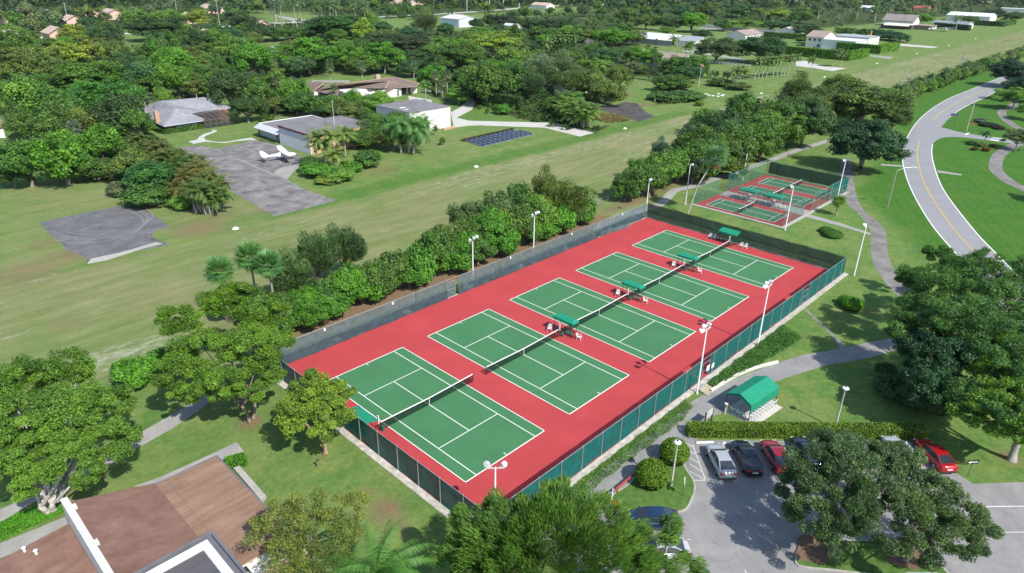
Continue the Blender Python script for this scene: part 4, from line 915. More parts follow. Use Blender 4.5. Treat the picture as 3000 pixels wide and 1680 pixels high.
q=Part(); q.box(400.5,402.5,102.45,102.58,0.1,2.3); q.on('door',DARK,B)
flat(B,412,432,104.8,127,5.6,WHITEW,mat('grey_metal_roof',(0.36,0.38,0.41),0.5,0.1,0.5),'rear_wall','rear_roof')
ws=thing('windsock','orange windsock on a short mast above the far white hangar roof','windsock',(418,106,5.85))
MB().tube([(0,0,0),(0,0,2.2)],0.06,6).build('mast',WHITE,ws); MB().lathe([(0.45,0),(0.42,1.2),(0.3,2.9)],(0,0,1.2),8).build('sock',mat('orange_fabric',(0.70,0.30,0.12),0.8,0.1,2.0),ws)
p=S3(1060,1100); ws=thing('windsock','pale pink windsock on a tall thin pole near the runway','windsock',(p.x,p.y,0))
MB().tube([(0,0,0),(0,0,9.0)],[0.08,0.04],6).build('pole',WHITE,ws)
MB().lathe([(0.42,0),(0.36,1.0),(0.2,2.3)],(0,0,0),8,0,Matrix.Rotation(R(115),4,'Y')).build('sock',mat('faded_pink_fabric',(0.62,0.30,0.24),0.8,0.15,2.0),ws); ws.children[-1].location=(0,0,8.7)
B=thing('house','long low house with grey roof and pale awning front far along the runway','house',(600,140,0))
flat(B,598,615,133,157,3.4,mat('dark_stone',(0.10,0.08,0.07),0.9,0.3,0.5),WHTR); flat(B,606,622,120,133,3.2,mat('tan_stone',(0.25,0.19,0.14),0.9,0.2,0.5),mat('tan_flat',(0.36,0.27,0.21),0.8,0.1,0.5),'wing_wall','wing_roof')
q=Part(); q.add([(597.9,134,3.9),(597.9,154,3.9),(594,154,2.7),(594,134,2.7)],[(0,1,2,3)]); q.on('awning',mat('cream_canvas',(0.62,0.60,0.48),0.8,0.05,1.0),B)
gable(B,630,648,141,166,5.0,9.5,'y',WHITEW,shingle('grey_brown_tile',(0.24,0.215,0.20),(0.34,0.31,0.29)),1.0,'tall_roof')
B=thing('hangar','low grey barrel roofed hangar behind a hedge far along the runway','building',(660,117,0))
gable(B,645,668,103,130,3.4,5.4,'y',WHITEW,mat('zinc_roof',(0.24,0.27,0.29),0.5,0.15,0.3,stretch=(0.2,1,1)))
B=thing('hangar','white arched hangar at the far end of the runway','building',(790,130,0))
gable(B,770,800,112,150,5.0,7.6,'y',WHITEW,WHTR)
B=thing('house','long white roofed building farthest along the runway on the right','building',(990,130,0))
flat(B,985,1005,112,146,5.5,WHITEW,WHTR)
B=thing('house','grey brown gabled house with small white dormer behind traveller palms','house',(238,143,0))
gable(B,229,243,128,154,3.0,6.4,'y',WHITEW,shingle('mauve_tile',(0.30,0.24,0.22),(0.42,0.34,0.31)))
q=Part(); q.poly([(228.9,131,2.6),(228.9,134.2,2.6),(228.9,132.6,5.0)][::-1]); q.poly([(228.8,130.6,2.5),(228.8,132.6,5.3),(234,132.6,5.3)][::-1]); q.poly([(228.8,134.6,2.5),(228.8,132.6,5.3),(234,132.6,5.3)]); q.on('dormer',WHITEW,B)
B=thing('house','white roofed house with a long screened pool porch behind a rail fence','house',(322,200,0))
gable(B,318,338,188,222,3.2,6.0,'y',mat('grey_wall',(0.30,0.30,0.31),0.7,0.1,1.0),WHTR); gable(B,324,342,176,188,3.2,5.6,'y',WHITEW,mat('slate_metal',(0.33,0.36,0.38),0.5,0.1,0.5),0.4,'wing_roof')  # main walls one even grey, wing walls white
fr=Part()
for y in np.linspace(164,176,8): fr.tube([(311,y,0),(311,y,2.8)],0.12,5)
for z in (0.1,1.4,2.8): fr.tube([(311,164,z),(311,176,z)],0.12,5)
fr.on('porch_frame',WHITE,B)
# houses among the trees
def cottage(label,px,w,d,h,rm,wm=WHITEW,ax='x',name='house',zr=2.4):
    p=at(*px); B=thing(name,label,'house',(p.x,p.y,0)); gable(B,p.x-w/2,p.x+w/2,p.y-d/2,p.y+d/2,h,h+zr,ax,wm,rm); return B
p=S1(30,700); B=thing('house','small dark roofed pink cottage half hidden among the trees','house',(p.x,p.y,0)); gable(B,p.x-4,p.x+3,p.y-3,p.y+3,2.6,4.6,'y',STUC,BRNR)
p=S2(640,340); B=thing('house','pale blue white metal building with a low gable between dark trees','building',(p.x,p.y,0)); gable(B,p.x-6,p.x+14,p.y-5,p.y+16,6.0,8.0,'y',mat('pale_blue_metal',(0.60,0.65,0.72),0.5,0.05,0.8),WHTR)
p=A00(10,1030); B=thing('house','white wall and dark eave of a house cut by the left edge of the picture','house',(p.x-6,p.y+3,0)); gable(B,p.x-14,p.x+0.5,p.y-2.5,p.y+10,3.0,5.6,'x',WHITEW,BRNR)
p=A20(460,270); cottage('mauve roofed house in front of the long white rail',(2000+460/2.576,290/2.576),24,14,3.2,bpy.data.materials['mauve_tile'])
p=A20(810,240); cottage('small pale roofed house left of the white two storey house',(2000+810/2.576,262/2.576),16,14,3.0,WHTR)
cottage('white building glimpsed through the wispy trees behind the bamboo clump',(1000+1740/2.576,705/2.576),14,6,4.6,WHTR,ax='x')
# peach tiled estate houses at the top of the picture
pk=[(0,60,20),(140,50,26),(215,70,30),(260,45,24),(330,48,40),(470,35,30),(620,30,40),(760,85,16),(620,120,24),(170,110,26),(80,40,24),(40,120,18),(390,55,26),(1190,15,50),(560,60,16)]
ph=['peach tiled roof at the far left edge above the treetops','peach tiled roof behind the leaning street pole','long peach tiled roof above the pale road, left','peach tiled roof just left of the street pole top','long peach tiled roof behind the row of dark trees','peach tiled roof near the tall royal palms, left','peach tiled roof beneath the palms at the top edge','peach wall near the gate drive','peach house behind dark street trees','peach tiled house close to the far road, left','peach tiled house at the top left corner','low peach wall by the far road at the left edge','peach tiled roof in the middle of the top left trees','broad pale peach roofed house at the top, right of the royal palms','peach tiled roof in front of the long peach roof']
for (x,y,w),l in zip(pk,ph):
    q=at(x*1.0,y*1.0+8); s=depth(q)/FPX; W_=max(14,w*s*1.5)
    B=thing('estate_house',l,'house',(q.x,q.y,0),0,'peach tiled houses of the far estate'); gable(B,q.x-W_*0.4,q.x+W_*0.4,q.y-W_*0.55,q.y+W_*0.55,4.6,7.6,'y',mat('peach_wall',(0.66,0.46,0.37),0.8,0.08,0.5),PINKT,0.8)
for (x,y,w,l,wm,rm) in [(1345,60,40,'white wall among the trees left of the blue white metal building',WHITEW,PINKT),(1590,20,60,'pale house row at the top above the far road',WHITEW,PINKT),(1740,8,60,'pale house at the top among palms',WHITEW,PINKT),(2330,10,40,'grey roofed house at the top among coconut palms',WHITEW,GRYR),(2700,28,40,'red tiled roof above the grey roofed far house',STUC,mat('red_tile',(0.36,0.09,0.07),0.8,0.2,1.0)),(2885,12,24,'small pink house near the top right corner',STUC,PINKT),(2540,28,34,'pale grey flat roofed house among palms at the top',WHITEW,WHTR),(1500,92,50,'white low house glimpsed under the dark row of trees',WHITEW,WHTR)]:
    q=at(x,y+6); s=depth(q)/FPX; W_=max(10,w*s)
    B=thing('house',l,'house',(q.x,q.y,0)); gable(B,q.x-W_*0.3,q.x+W_*0.3,q.y-W_*0.5,q.y+W_*0.5,4.0,6.5,'y',wm,rm)
# ================================================================== THINGS AROUND THE YARD
# bicycle and chair shelter
SH=thing('shelter','green gable canopy over rows of white chairs beside the walk','canopy',(-5.6,-25.05,0),R(-6))
a,b,e,r=2.72,1.5,2.3,3.0
MB().add([(-a,-b,e),(a,-b,e),(a,0,r),(-a,0,r),(a,b,e),(-a,b,e)],[(0,1,2,3),(3,2,4,5)]).build('canopy_top',CANV,SH)
MB().add([(-a,-b,e),(a,-b,e),(a,-b-0.02,e-0.95),(-a,-b-0.02,e-0.95)],[(3,2,1,0)]).add([(-a,b,e),(a,b,e),(a,b,e-0.25),(-a,b,e-0.25)],[(0,1,2,3)]).add([(-a,-b,e),(-a,0,r),(-a,b,e),(-a,b,e-0.2),(-a,0,r-0.3),(-a,-b,e-0.2)],[(0,1,4,5),(1,2,3,4)]).add([(a,-b,e),(a,0,r),(a,b,e),(a,b,e-0.2),(a,0,r-0.3),(a,-b,e-0.2)],[(5,4,1,0),(4,3,2,1)]).build('valance',CANV,SH)
for sx in (-1,1):
    for sy in (-1,1): MB().tube([(sx*(a-0.06),sy*(b-0.06),0),(sx*(a-0.06),sy*(b-0.06),e)],0.04,6).build('post',DARK,SH)
MB().box(-a-0.05,a+0.1,-b-0.75,b,0.0,0.06).build('floor_slab',CONCW,SH)
for i in range(9):
    x=-2.3+i*0.57; M=Matrix.Rotation(R(-6),4,'Z')
    p=M@Vector((x,-1.35,0)); dup(chair0,(-5.6+p.x,-25.05+p.y,0.06),R(-6)+PI,'white chair in the row along the open side of the green gable shelter','chairs in the row under the green gable shelter')
for i in range(3):
    p=Matrix.Rotation(R(-6),4,'Z')@Vector((-2.35,-0.9+i*0.8,0)); dup(chair0,(-5.6+p.x,-25.05+p.y,0.06),R(84),'white chair at the left end of the green gable shelter','chairs at the left end of the green gable shelter')
SB=thing('notice_sign','brown framed notice board on two posts by the shelter','sign',(-11.5,-23.25,0))
for x in (-0.75,0.75): MB().box(x-0.07,x+0.07,-0.06,0.06,0,1.85).build('post',mat('brown_wood',(0.12,0.075,0.045),0.9,0.3,4.0,world=False),SB)
MB().box(-0.68,0.68,-0.03,0.03,0.9,1.75).build('panel',mat('board_grey',(0.50,0.53,0.52),0.5,0.1,2.0,world=False),SB)
p=SHL(640,1350); WF=thing('water_fountain','stone drinking post with white pipes beside the shelter','fountain',(p.x,p.y,0))
MB().lathe([(0.22,0),(0.2,0.9),(0.24,0.95),(0.12,1.05)],(0,0,0),10).build('pedestal',mat('mossy_stone',(0.24,0.22,0.14),0.9,0.3,3.0),WF); MB().lathe([(0.2,1.05),(0.22,1.12),(0.05,1.15)],(0,0,0),10).build('bowl',WHITE,WF)
for s in (-0.4,0.35): MB().tube([(s,-0.15,0),(s,-0.15,0.8)],0.05,6).build('pipe',WHITE,WF)
# steps to the gate
st=MB()
for k in range(3): st.box(-6.9,-5.2,-19.3-0.42*(k+1),-19.3-0.42*k,0,0.36-0.11*k)
st_o=st.build('stone_steps',CONC); tag(st_o,'pale steps with yellow edges leading up to the court gate','steps')
ye=MB()
for k in range(3): ye.box(-6.9,-5.2,-19.3-0.42*(k+1),-19.3-0.42*(k+1)+0.08,0.362-0.11*k,0.366-0.11*k)
ye.build('step_edge',YEL,st_o)
# retaining kerb beside the walk
cv=smooth_line([SHL(270,850),SHL(560,660),SHL(1000,420),SHL(1450,250),SHL(1960,115)],6)
rw=MB(); L_,R_=offset_line(cv,0.13),offset_line(cv,-0.13)
ribbon(rw,L_,R_,0.30); 
for line,fl in ((L_,1),(R_,0)):
    for i in range(len(line)-1):
        q=[(line[i].x,line[i].y,0),(line[i+1].x,line[i+1].y,0),(line[i+1].x,line[i+1].y,0.30),(line[i].x,line[i].y,0.30)]; rw.poly(q[::-1] if fl else q)
tag(rw.build('retaining_wall',mat('whitewashed_wall',(0.66,0.64,0.58),0.8,0.1,2.0)),'curved low white retaining wall between planted bank and walk','wall')
# parking lamps
def park_lamp(loc,h,label):
    t_=thing('park_lamp_post',label,'lamp post',loc,0,'round topped lamp posts of the parking yard')
    MB().lathe([(0.12,0),(0.10,0.1),(0.075,h-0.2),(0.11,h-0.12)],(0,0,0),10).build('pole',mat('cream_pole',(0.55,0.53,0.47),0.6,0.08,2.0,world=False),t_,smooth=True)
    l=MB().lathe([(0.10,h-0.15),(0.22,h-0.08),(0.36,h+0.05),(0.37,h+0.10),(0.25,h+0.20),(0.12,h+0.24)],(0,0,0),14).build('lamp_head',LAMPW,t_,smooth=True)
    MB().lathe([(0.10,h+0.24),(0.06,h+0.32)],(0,0,0),8).build('cap',DARK,l)
park_lamp((-22.5,-25.7,0.13),4.85,'round topped lamp post on the grass island beside two clipped globes')
q=A22(1230,45,5.0); park_lamp((q.x,q.y,0),4.9,'round topped lamp post on the lawn behind the long parking hedge')
# barrier rail and signs on the island
BR=thing('barrier_rail','low red painted rail with a white end post on the island edge','barrier',(-27.2,-22.75,0))
REDP=mat('red_paint',(0.45,0.06,0.04),0.6,0.2,3.0,world=False)
MB().bar((0,0,0.72),(6.2,0,0.72),0.12,0.16).build('rail',REDP,BR)
for x in (0.35,3.2,6.1): MB().tube([(x,0,0),(x,0,0.72)],0.06,6).build('post',REDP,BR)
MB().tube([(-0.3,0.1,0),(-0.3,0.1,1.0)],0.05,6).build('end_post',WHITE,BR)
SG=thing('direction_sign','white arrow shaped sign over a small white plate on a green post','sign',(-22.95,-27.15,0.13),R(30))
MB().tube([(0,0,0),(0,0,1.75)],0.03,6).build('post',GREENP,SG)
MB().box(-0.18,0.18,-0.035,-0.03,0.95,1.45).build('plate',WHITE,SG); MB().add([(-0.5,-0.03,1.55),(0.4,-0.03,1.55),(0.6,-0.03,1.68),(0.4,-0.03,1.82),(-0.5,-0.03,1.82),(-0.5,0.03,1.55),(0.4,0.03,1.55),(0.6,0.03,1.68),(0.4,0.03,1.82),(-0.5,0.03,1.82)],[(0,1,2,3,4),(9,8,7,6,5),(4,3,8,9),(3,2,7,8),(0,4,9,5),(0,5,6,1),(1,6,7,2)]).build('arrow_plate',WHITE,SG)
SG=thing('one_way_sign','black and white left arrow sign on a post at the lawn edge','sign',(-1.2,-45.0,0),R(-38))
MB().tube([(0,0,0),(0,0,1.75)],0.03,6).build('post',GREENP,SG)
pn=MB().box(-0.62,0.62,-0.03,0.0,1.5,1.92).build('panel',DARK,SG)
MB().add([(-0.52,-0.034,1.71),(-0.22,-0.034,1.56),(-0.22,-0.034,1.66),(0.52,-0.034,1.66),(0.52,-0.034,1.77),(-0.22,-0.034,1.77),(-0.22,-0.034,1.86)],[(0,1,2),(2,3,4,5),(0,2,5),(0,5,6)]).build('arrow',WHITE,pn)
ws0=None
for i,(px) in enumerate([(40,248),(595,258)]):
    p=CAR(px[0]+120 if i==0 else px[0]+60,px[1]); o=MB().box(-0.9,0.9,-0.08,0.08,0,0.14).build('wheel_stop',PAINT,None,False,(p.x,p.y,0.008),R(-42))
    tag(o,['white wheel stop in front of the silver sedan','white wheel stop in front of the black sedan'][i],'wheel stop','parking wheel stops')
for (u,v,l) in ((795,745,'short wooden post on the lawn between the path and the brown roof'),(2400,640,'small wooden post on the lawn in front of the small tree')):
    p=A02(u,v); BO=thing('garden_light',l,'post',(p.x,p.y,0)); MB().lathe([(0.10,0),(0.09,0.75)],(0,0,0),8).build('post',mat('weathered_wood',(0.25,0.18,0.11),0.9,0.25,3.0),BO); MB().lathe([(0.11,0.75),(0.10,0.85),(0.03,0.9)],(0,0,0),8).build('cap',DARK,BO)
# ------------------------------------------------------------------ cars
def car_mesh(name, paint, L=4.8, Wd=1.82, H=1.46, kind='sedan', label='', group='cars in the parking yard'):
    t_=thing('parked_car',label,'car',(0,0,0),0,group)
    m=mat('car_paint_'+name,paint,0.25,0.03,3.0,world=False,spec=0.5,coat=0.7,metal=0.25)
    # lower body: cross sections from tail (-x) to nose (+x): (x, half width, z bottom, z shoulder, z deck)
    k=L/4.8
    sec=[(-2.40,0.66,0.42,0.66,0.74),(-2.34,0.80,0.30,0.78,0.98),(-2.05,0.88,0.24,0.82,1.03),(-1.55,0.90,0.22,0.84,1.02),(-0.9,0.91,0.21,0.84,0.97),(0.2,0.91,0.21,0.82,0.95),(0.95,0.905,0.22,0.80,0.94),(1.55,0.89,0.24,0.76,0.88),(2.05,0.85,0.27,0.68,0.79),(2.30,0.74,0.33,0.60,0.69),(2.40,0.55,0.40,0.54,0.60)]
    if kind=='suv': sec=[(x,w*1.02,zb,zs*1.12,zd*(1.18 if x<1 else 1.13)) for x,w,zb,zs,zd in sec]
    vs=[];fs=[]
    for x,w,zb,zs,zd in sec:
        w*=Wd/1.82
        vs+= [(x*k,-w*0.92,zb),(x*k,-w,(zb+zs)/2),(x*k,-w*0.985,zs),(x*k,-w*0.86,zd),(x*k,-w*0.4,zd+0.025),(x*k,w*0.4,zd+0.025),(x*k,w*0.86,zd),(x*k,w*0.985,zs),(x*k,w,(zb+zs)/2),(x*k,w*0.92,zb)]
    n=10
    for i in range(len(sec)-1):
        for j in range(n-1): fs.append((i*n+j,i*n+j+1,(i+1)*n+j+1,(i+1)*n+j))
        fs.append((i*n+n-1,i*n,(i+1)*n,(i+1)*n+n-1))
    fs.append(tuple(range(n-1,-1,-1))); fs.append(tuple(range((len(sec)-1)*n,len(sec)*n)))
    body=MB().add(vs,[f[::-1] for f in fs]).build('body',m,t_,smooth=True)
    # cabin: glass shell with a painted roof and pillars
    hw=Wd/2*0.86
    if kind=='suv': prof=[(-2.28,1.10,0.98),(-2.02,1.62,0.84),(-1.2,1.70,0.80),(0.1,1.70,0.80),(0.45,1.62,0.82),(1.15,1.04,0.98)]
    else: prof=[(-1.98,1.02,0.96),(-1.12,H-0.06,0.76),(-0.8,H-0.01,0.73),(0.0,H,0.73),(0.38,H-0.06,0.76),(1.22,0.96,0.97)]
    base=[1.10 if kind=='suv' else 0.98]*6
    vs=[];fs=[]
    for (x,z,w) in prof:
        vs+=[(x*k,-hw*w,z),(x*k,hw*w,z)]
    zb=0.93 if kind!='suv' else 1.06
    for (x,z,w) in prof: vs+=[(x*k,-hw*1.02,zb),(x*k,hw*1.02,zb)]
    for i in range(5): fs.append((2*i,2*i+2,2*i+3,2*i+1)); fs.append((2*i,12+2*i,12+2*i+2,2*i+2)); fs.append((2*i+1,2*i+3,12+2*i+3,12+2*i+1))
    MB().add(vs,[f[::-1] for f in fs]).build('windows',GLASS,t_)
    rf=MB(); q=prof[1:5]
    for i in range(3):
        (xa,za,wa),(xb,zb2,wb)=q[i],q[i+1]
        rf.add([(xa*k,-hw*wa*1.01,za+0.015),(xa*k,hw*wa*1.01,za+0.015),(xb*k,hw*wb*1.01,zb2+0.015),(xb*k,-hw*wb*1.01,zb2+0.015)],[(3,2,1,0)])
    for s in (-1,1):
        for (i,j) in ((0,1),(5,4)):
            rf.bar((prof[i][0]*k,s*hw*prof[i][2]*1.01,prof[i][1]),(prof[j][0]*k,s*hw*prof[j][2]*1.01,prof[j][1]),0.07,0.06)
        for i in range(1,4): rf.bar((prof[i][0]*k,s*hw*prof[i][2]*1.01,prof[i][1]-0.02),(prof[i+1][0]*k,s*hw*prof[i+1][2]*1.01,prof[i+1][1]-0.02),0.06,0.07)
        rf.bar((-0.32*k,s*hw*1.03,0.95 if kind!='suv' else 1.05),(-0.38*k,s*hw*0.75,prof[3][1]-0.03),0.05,0.05)
    rf.build('roof',m,t_)
    for sx in (-1.42,1.42):
        for s in (-1,1):
            Mx=Matrix.Translation((sx*k,s*(Wd/2-0.10),0.33))@Matrix.Rotation(R(90),4,'X')
            w=MB().lathe([(0.21,-0.11),(0.31,-0.11),(0.335,-0.07),(0.335,0.07),(0.31,0.11),(0.21,0.11)],(0,0,0),16,0,Matrix.Rotation(R(90),4,'X')).build('wheel',BLACK,t_,smooth=False,loc=(sx*k,s*(Wd/2-0.09),0.335))
            MB().lathe([(0.05,s*-0.125),(0.20,s*-0.115),(0.215,s*-0.10),(0.20,s*-0.05)],(0,0,0),14,0,Matrix.Rotation(R(90),4,'X')).build('rim',GALV,w)
    tailm=mat('tail_light',(0.42,0.015,0.02),0.2,0.1,3.0,world=False,spec=0.6); zt=0.80 if kind!='suv' else 0.95
    for s in (-1,1):
        MB().box(-2.395*k,-2.20*k,s*0.62-0.20,s*0.62+0.20,zt-0.02,zt+0.13).build('taillight',tailm,t_)
        MB().box(2.15*k,2.34*k,s*0.60-0.17,s*0.60+0.17,0.60,0.70).build('headlight',LAMPG,t_)
        MB().box(0.78*k,0.95*k,s*(Wd/2+0.02)-0.09,s*(Wd/2+0.02)+0.09,0.97,1.09).build('mirror',m,t_)
    MB().box(-2.425*k,-2.39*k,-0.26,0.26,0.62,0.75).build('licence_plate',WHITE,t_)
    MB().box(-2.43*k,-2.30*k,-0.72,0.72,0.30,0.42).build('bumper',DARK,t_)
    return t_
def place(o,x,y,deg): o.location=(x,y,0.008); o.rotation_euler=(0,0,R(deg)); return o
place(car_mesh('silver',(0.47,0.48,0.49),label='silver sedan at the left end of the parked row by the striped bay'),-16.55,-27.4,47)
place(car_mesh('black',(0.008,0.011,0.022),4.95,1.85,label='black sedan parked between the silver and the maroon cars'),-14.3,-28.95,45)
place(car_mesh('maroon',(0.33,0.012,0.03),4.7,1.8,label='maroon red sedan third from the left, its boot under branches'),-12.1,-30.9,45)
place(car_mesh('navy',(0.012,0.022,0.045),4.7,1.8,label='dark navy car mostly hidden behind the tree crown next to the maroon sedan'),-9.4,-32.85,45)
place(car_mesh('bluegrey',(0.22,0.25,0.28),4.6,1.8,1.5,label='grey blue car glimpsed through the branches beside the pale sedan'),-5.2,-36.5,45)
place(car_mesh('pale_silver',(0.60,0.64,0.68),4.8,1.82,label='pale silver sedan half under branches beside the bright red car'),-2.7,-39.4,46)
place(car_mesh('bright_red',(0.46,0.012,0.016),4.8,1.82,label='bright red sedan at the right end of the row beside the lawn'),-0.8,-41.9,47)
place(car_mesh('dark_blue',(0.015,0.04,0.10),4.8,1.82,label='dark blue sedan behind the big tree at the bottom, tail to the right'),-27.9,-27.0,134)
place(car_mesh('white_silver',(0.62,0.63,0.64),4.8,1.82,label='white silver sedan in front of the blue one, under the big tree at the bottom'),-30.2,-29.4,134)
q=A22(1700,1440,1.6); place(car_mesh('light_grey',(0.55,0.58,0.60),4.7,1.9,1.75,'suv',label='pale grey sport utility car cut by the bottom edge of the picture'),q.x-0.3,q.y-0.7,134)
# pickup on the far field
def pickup(label,x,y,deg):
    t_=thing('pickup_truck',label,'truck',(x,y,0),R(deg)); m=mat('car_paint_white',(0.75,0.76,0.77),0.3,0.03,3.0,world=False,coat=0.5)
    bd=MB(); bd.add([(-2.8,-0.95,0.5),(2.8,-0.95,0.5),(2.8,0.95,0.5),(-2.8,0.95,0.5),(-2.8,-0.95,1.1),(2.7,-0.92,1.05),(2.7,0.92,1.05),(-2.8,0.95,1.1)],[(0,3,2,1),(4,5,6,7),(0,1,5,4),(1,2,6,5),(2,3,7,6),(3,0,4,7)]); bd.build('body',m,t_)
    MB().box(-2.7,-0.7,-0.8,0.8,1.105,1.12).build('load_bed',DARK,t_)
    for s in (-1,1): MB().box(-2.8,-0.6,s*0.9-0.05,s*0.9+0.05,1.1,1.35).build('bed_side',m,t_)
    MB().add([(-0.6,-0.85,1.1),(1.4,-0.85,1.1),(1.4,0.85,1.1),(-0.6,0.85,1.1),(-0.5,-0.72,1.75),(0.8,-0.72,1.75),(0.8,0.72,1.75),(-0.5,0.72,1.75)],[(0,1,5,4),(1,2,6,5),(2,3,7,6),(3,0,4,7)]).build('windows',GLASS,t_)
    MB().box(-0.55,0.85,-0.74,0.74,1.75,1.8).build('roof',m,t_)
    for sx in (-1.8,1.8):
        for s in (-1,1): MB().lathe([(0.2,-0.12),(0.38,-0.12),(0.38,0.12),(0.2,0.12)],(0,0,0),14,0,Matrix.Rotation(R(90),4,'X')).build('wheel',BLACK,t_,loc=(sx,s*0.85,0.38))
p=S1(910,625); pickup('white pickup truck on the far field by a dark fence',p.x,p.y,-47)
# tank trailer on the left field
p=S0(1200,980-215*0+0); p=tile(0,300,600)(1220,985); TT=thing('tank_trailer','trailer with a dark shiny tank and white wheels in front of the shrubs','trailer',(p.x+0.5,p.y+0.8,0),R(-44))
MB().box(-2.2,2.4,-0.9,0.9,0.55,0.68).build('frame',mat('rusty_frame',(0.06,0.035,0.03),0.8,0.3,3.0),TT)
MB().lathe([(0.2,-1.9),(0.62,-1.75),(0.68,-1.5),(0.68,1.5),(0.62,1.75),(0.2,1.9)],(0.2,0,1.35),14,0,Matrix.Rotation(R(90),4,'Y')).build('tank',mat('dark_tank',(0.035,0.05,0.07),0.15,0.2,2.0,spec=0.8,metal=0.6),TT,smooth=True)
MB().lathe([(0.2,1.95),(0.2,2.15)],(0.2,0,0),10).build('hatch',DARK,TT)
for x in (-0.1,0.75):
    for s in (-1,1):
        w=MB().lathe([(0.2,-0.11),(0.36,-0.11),(0.36,0.11),(0.2,0.11)],(0,0,0),12,0,Matrix.Rotation(R(90),4,'X')).build('wheel',BLACK,TT,loc=(x,s*0.95,0.36))
        MB().lathe([(0.02,-0.12),(0.22,-0.12),(0.22,0.12),(0.02,0.12)],(0,0,0),12,0,Matrix.Rotation(R(90),4,'X')).build('rim',WHITE,w)
MB().bar((-2.2,0,0.6),(-3.4,0,0.55),0.12,0.12).build('drawbar',DARK,TT)
# aeroplanes
def aeroplane(label,x,y,deg,reg=True):
    t_=thing('aeroplane',label,'aeroplane',(x,y,0),R(deg)); W_=mat('aircraft_white',(0.80,0.80,0.80),0.3,0.02,3.0,world=False,coat=0.4)
    sec=[(2.75,0.10,1.15,0.12),(2.6,0.34,1.15,0.36),(1.7,0.50,1.12,0.46),(1.2,0.56,1.2,0.55),(0.6,0.58,1.38,0.72),(-0.6,0.56,1.36,0.70),(-1.6,0.42,1.3,0.50),(-3.4,0.22,1.28,0.28),(-5.0,0.07,1.30,0.14)]
    vs=[];n=12
    for (xx,w,zc,h) in sec:
        for j in range(n):
            a=2*PI*j/n; vs.append((xx,w*math.copysign(abs(math.cos(a))**0.75,math.cos(a)),zc+h*math.copysign(abs(math.sin(a))**0.75,math.sin(a))))
    fs=[(i*n+j,(i+1)*n+j,(i+1)*n+(j+1)%n,i*n+(j+1)%n) for i in range(len(sec)-1) for j in range(n)]+[tuple(range(n)),tuple(range((len(sec)-1)*n,len(sec)*n))[::-1]]
    MB().add(vs,[f[::-1] for f in fs]).build('fuselage',W_,t_,smooth=True)
    def foil(mb,pts):                     # pts: spanwise stations (y, x lead, x trail, z, thickness)
        st=[]
        for (yy,xl,xt,z,th) in pts: st.append([(xl,yy,z),(xl-(xl-xt)*0.3,yy,z+th),(xt,yy,z),(xl-(xl-xt)*0.3,yy,z-th*0.4)])
        for a,b in zip(st,st[1:]): mb.add(a+b,[(0,1,5,4),(1,2,6,5),(2,3,7,6),(3,0,4,7)])
        mb.add(st[0],[(0,3,2,1)]); mb.add(st[-1],[(0,1,2,3)]); return mb
    foil(MB(),[(-5.5,0.72,-0.4,2.32,0.06),(-2.6,0.85,-0.8,2.22,0.11),(0,0.85,-0.8,2.14,0.12),(2.6,0.85,-0.8,2.22,0.11),(5.5,0.72,-0.4,2.32,0.06)]).build('wing',W_,t_)
    foil(MB(),[(-1.75,-4.35,-5.05,1.42,0.03),(0,-4.0,-5.2,1.42,0.05),(1.75,-4.35,-5.05,1.42,0.03)]).build('tailplane',W_,t_)
    MB().add([(-3.4,-0.04,1.52),(-5.3,-0.03,1.35),(-5.65,-0.02,2.75),(-5.0,-0.02,2.78),(-3.4,0.04,1.52),(-5.3,0.03,1.35),(-5.65,0.02,2.75),(-5.0,0.02,2.78)],[(0,1,2,3),(7,6,5,4),(0,3,7,4),(3,2,6,7),(2,1,5,6)]).build('tail_fin',W_,t_)
    MB().add([(1.2,-0.50,1.66),(0.72,-0.52,2.06),(0.72,0.52,2.06),(1.2,0.50,1.66)],[(0,1,2,3)][::-1]).build('windshield',GLASS,t_)
    for s in (-1,1):
        MB().add([(0.6,s*0.585,1.45),(-0.7,s*0.565,1.5),(-0.6,s*0.53,1.98),(0.55,s*0.545,2.02)],[(0,1,2,3) if s<0 else (3,2,1,0)]).build('side_window',GLASS,t_)
        MB().bar((0.1,s*0.5,0.95),(0.15,s*2.6,2.18),0.10,0.04).build('strut',W_,t_)
        MB().bar((0.1,s*0.4,0.75),(0.1,s*1.25,0.22),0.10,0.05).build('gear_leg',W_,t_)
        MB().lathe([(0.08,-0.07),(0.20,-0.07),(0.20,0.07),(0.08,0.07)],(0,0,0),10,0,Matrix.Rotation(R(90),4,'X')).build('wheel',BLACK,t_,loc=(0.1,s*1.28,0.2))
    MB().tube([(1.9,0,0.8),(1.95,0,0.2)],0.04,6).build('gear_leg',W_,t_); MB().lathe([(0.08,-0.06),(0.18,-0.06),(0.18,0.06),(0.08,0.06)],(0,0,0),10,0,Matrix.Rotation(R(90),4,'X')).build('wheel',BLACK,t_,loc=(1.95,0,0.18))
    MB().lathe([(0.16,2.72),(0.12,2.9),(0.03,3.02)],(0,0,1.15),10,0,Matrix.Rotation(R(90),4,'Y')).build('spinner',W_,t_)
    MB().bar((2.85,-0.75,0.75),(2.85,0.75,1.55),0.13,0.03).build('propeller',DARK,t_)
    MB().box(-3.2,-1.3,-0.46,-0.30,1.12,1.17).build('stripe',mat('grey_blue_stripe',(0.14,0.2,0.28),0.4,0.1,2.0,world=False),t_)
    return t_
aeroplane('small white high winged aeroplane parked on the apron before the hangar',10.2,103.9,-15)
p=S4(1590,395); aeroplane('small white aeroplane facing the camera beside a hedge far along the runway',p.x,p.y,200).scale=(1.15,1.15,1.15)
p=S4(1400,385); aeroplane('second small white aeroplane by the far stone house',p.x,p.y,150)
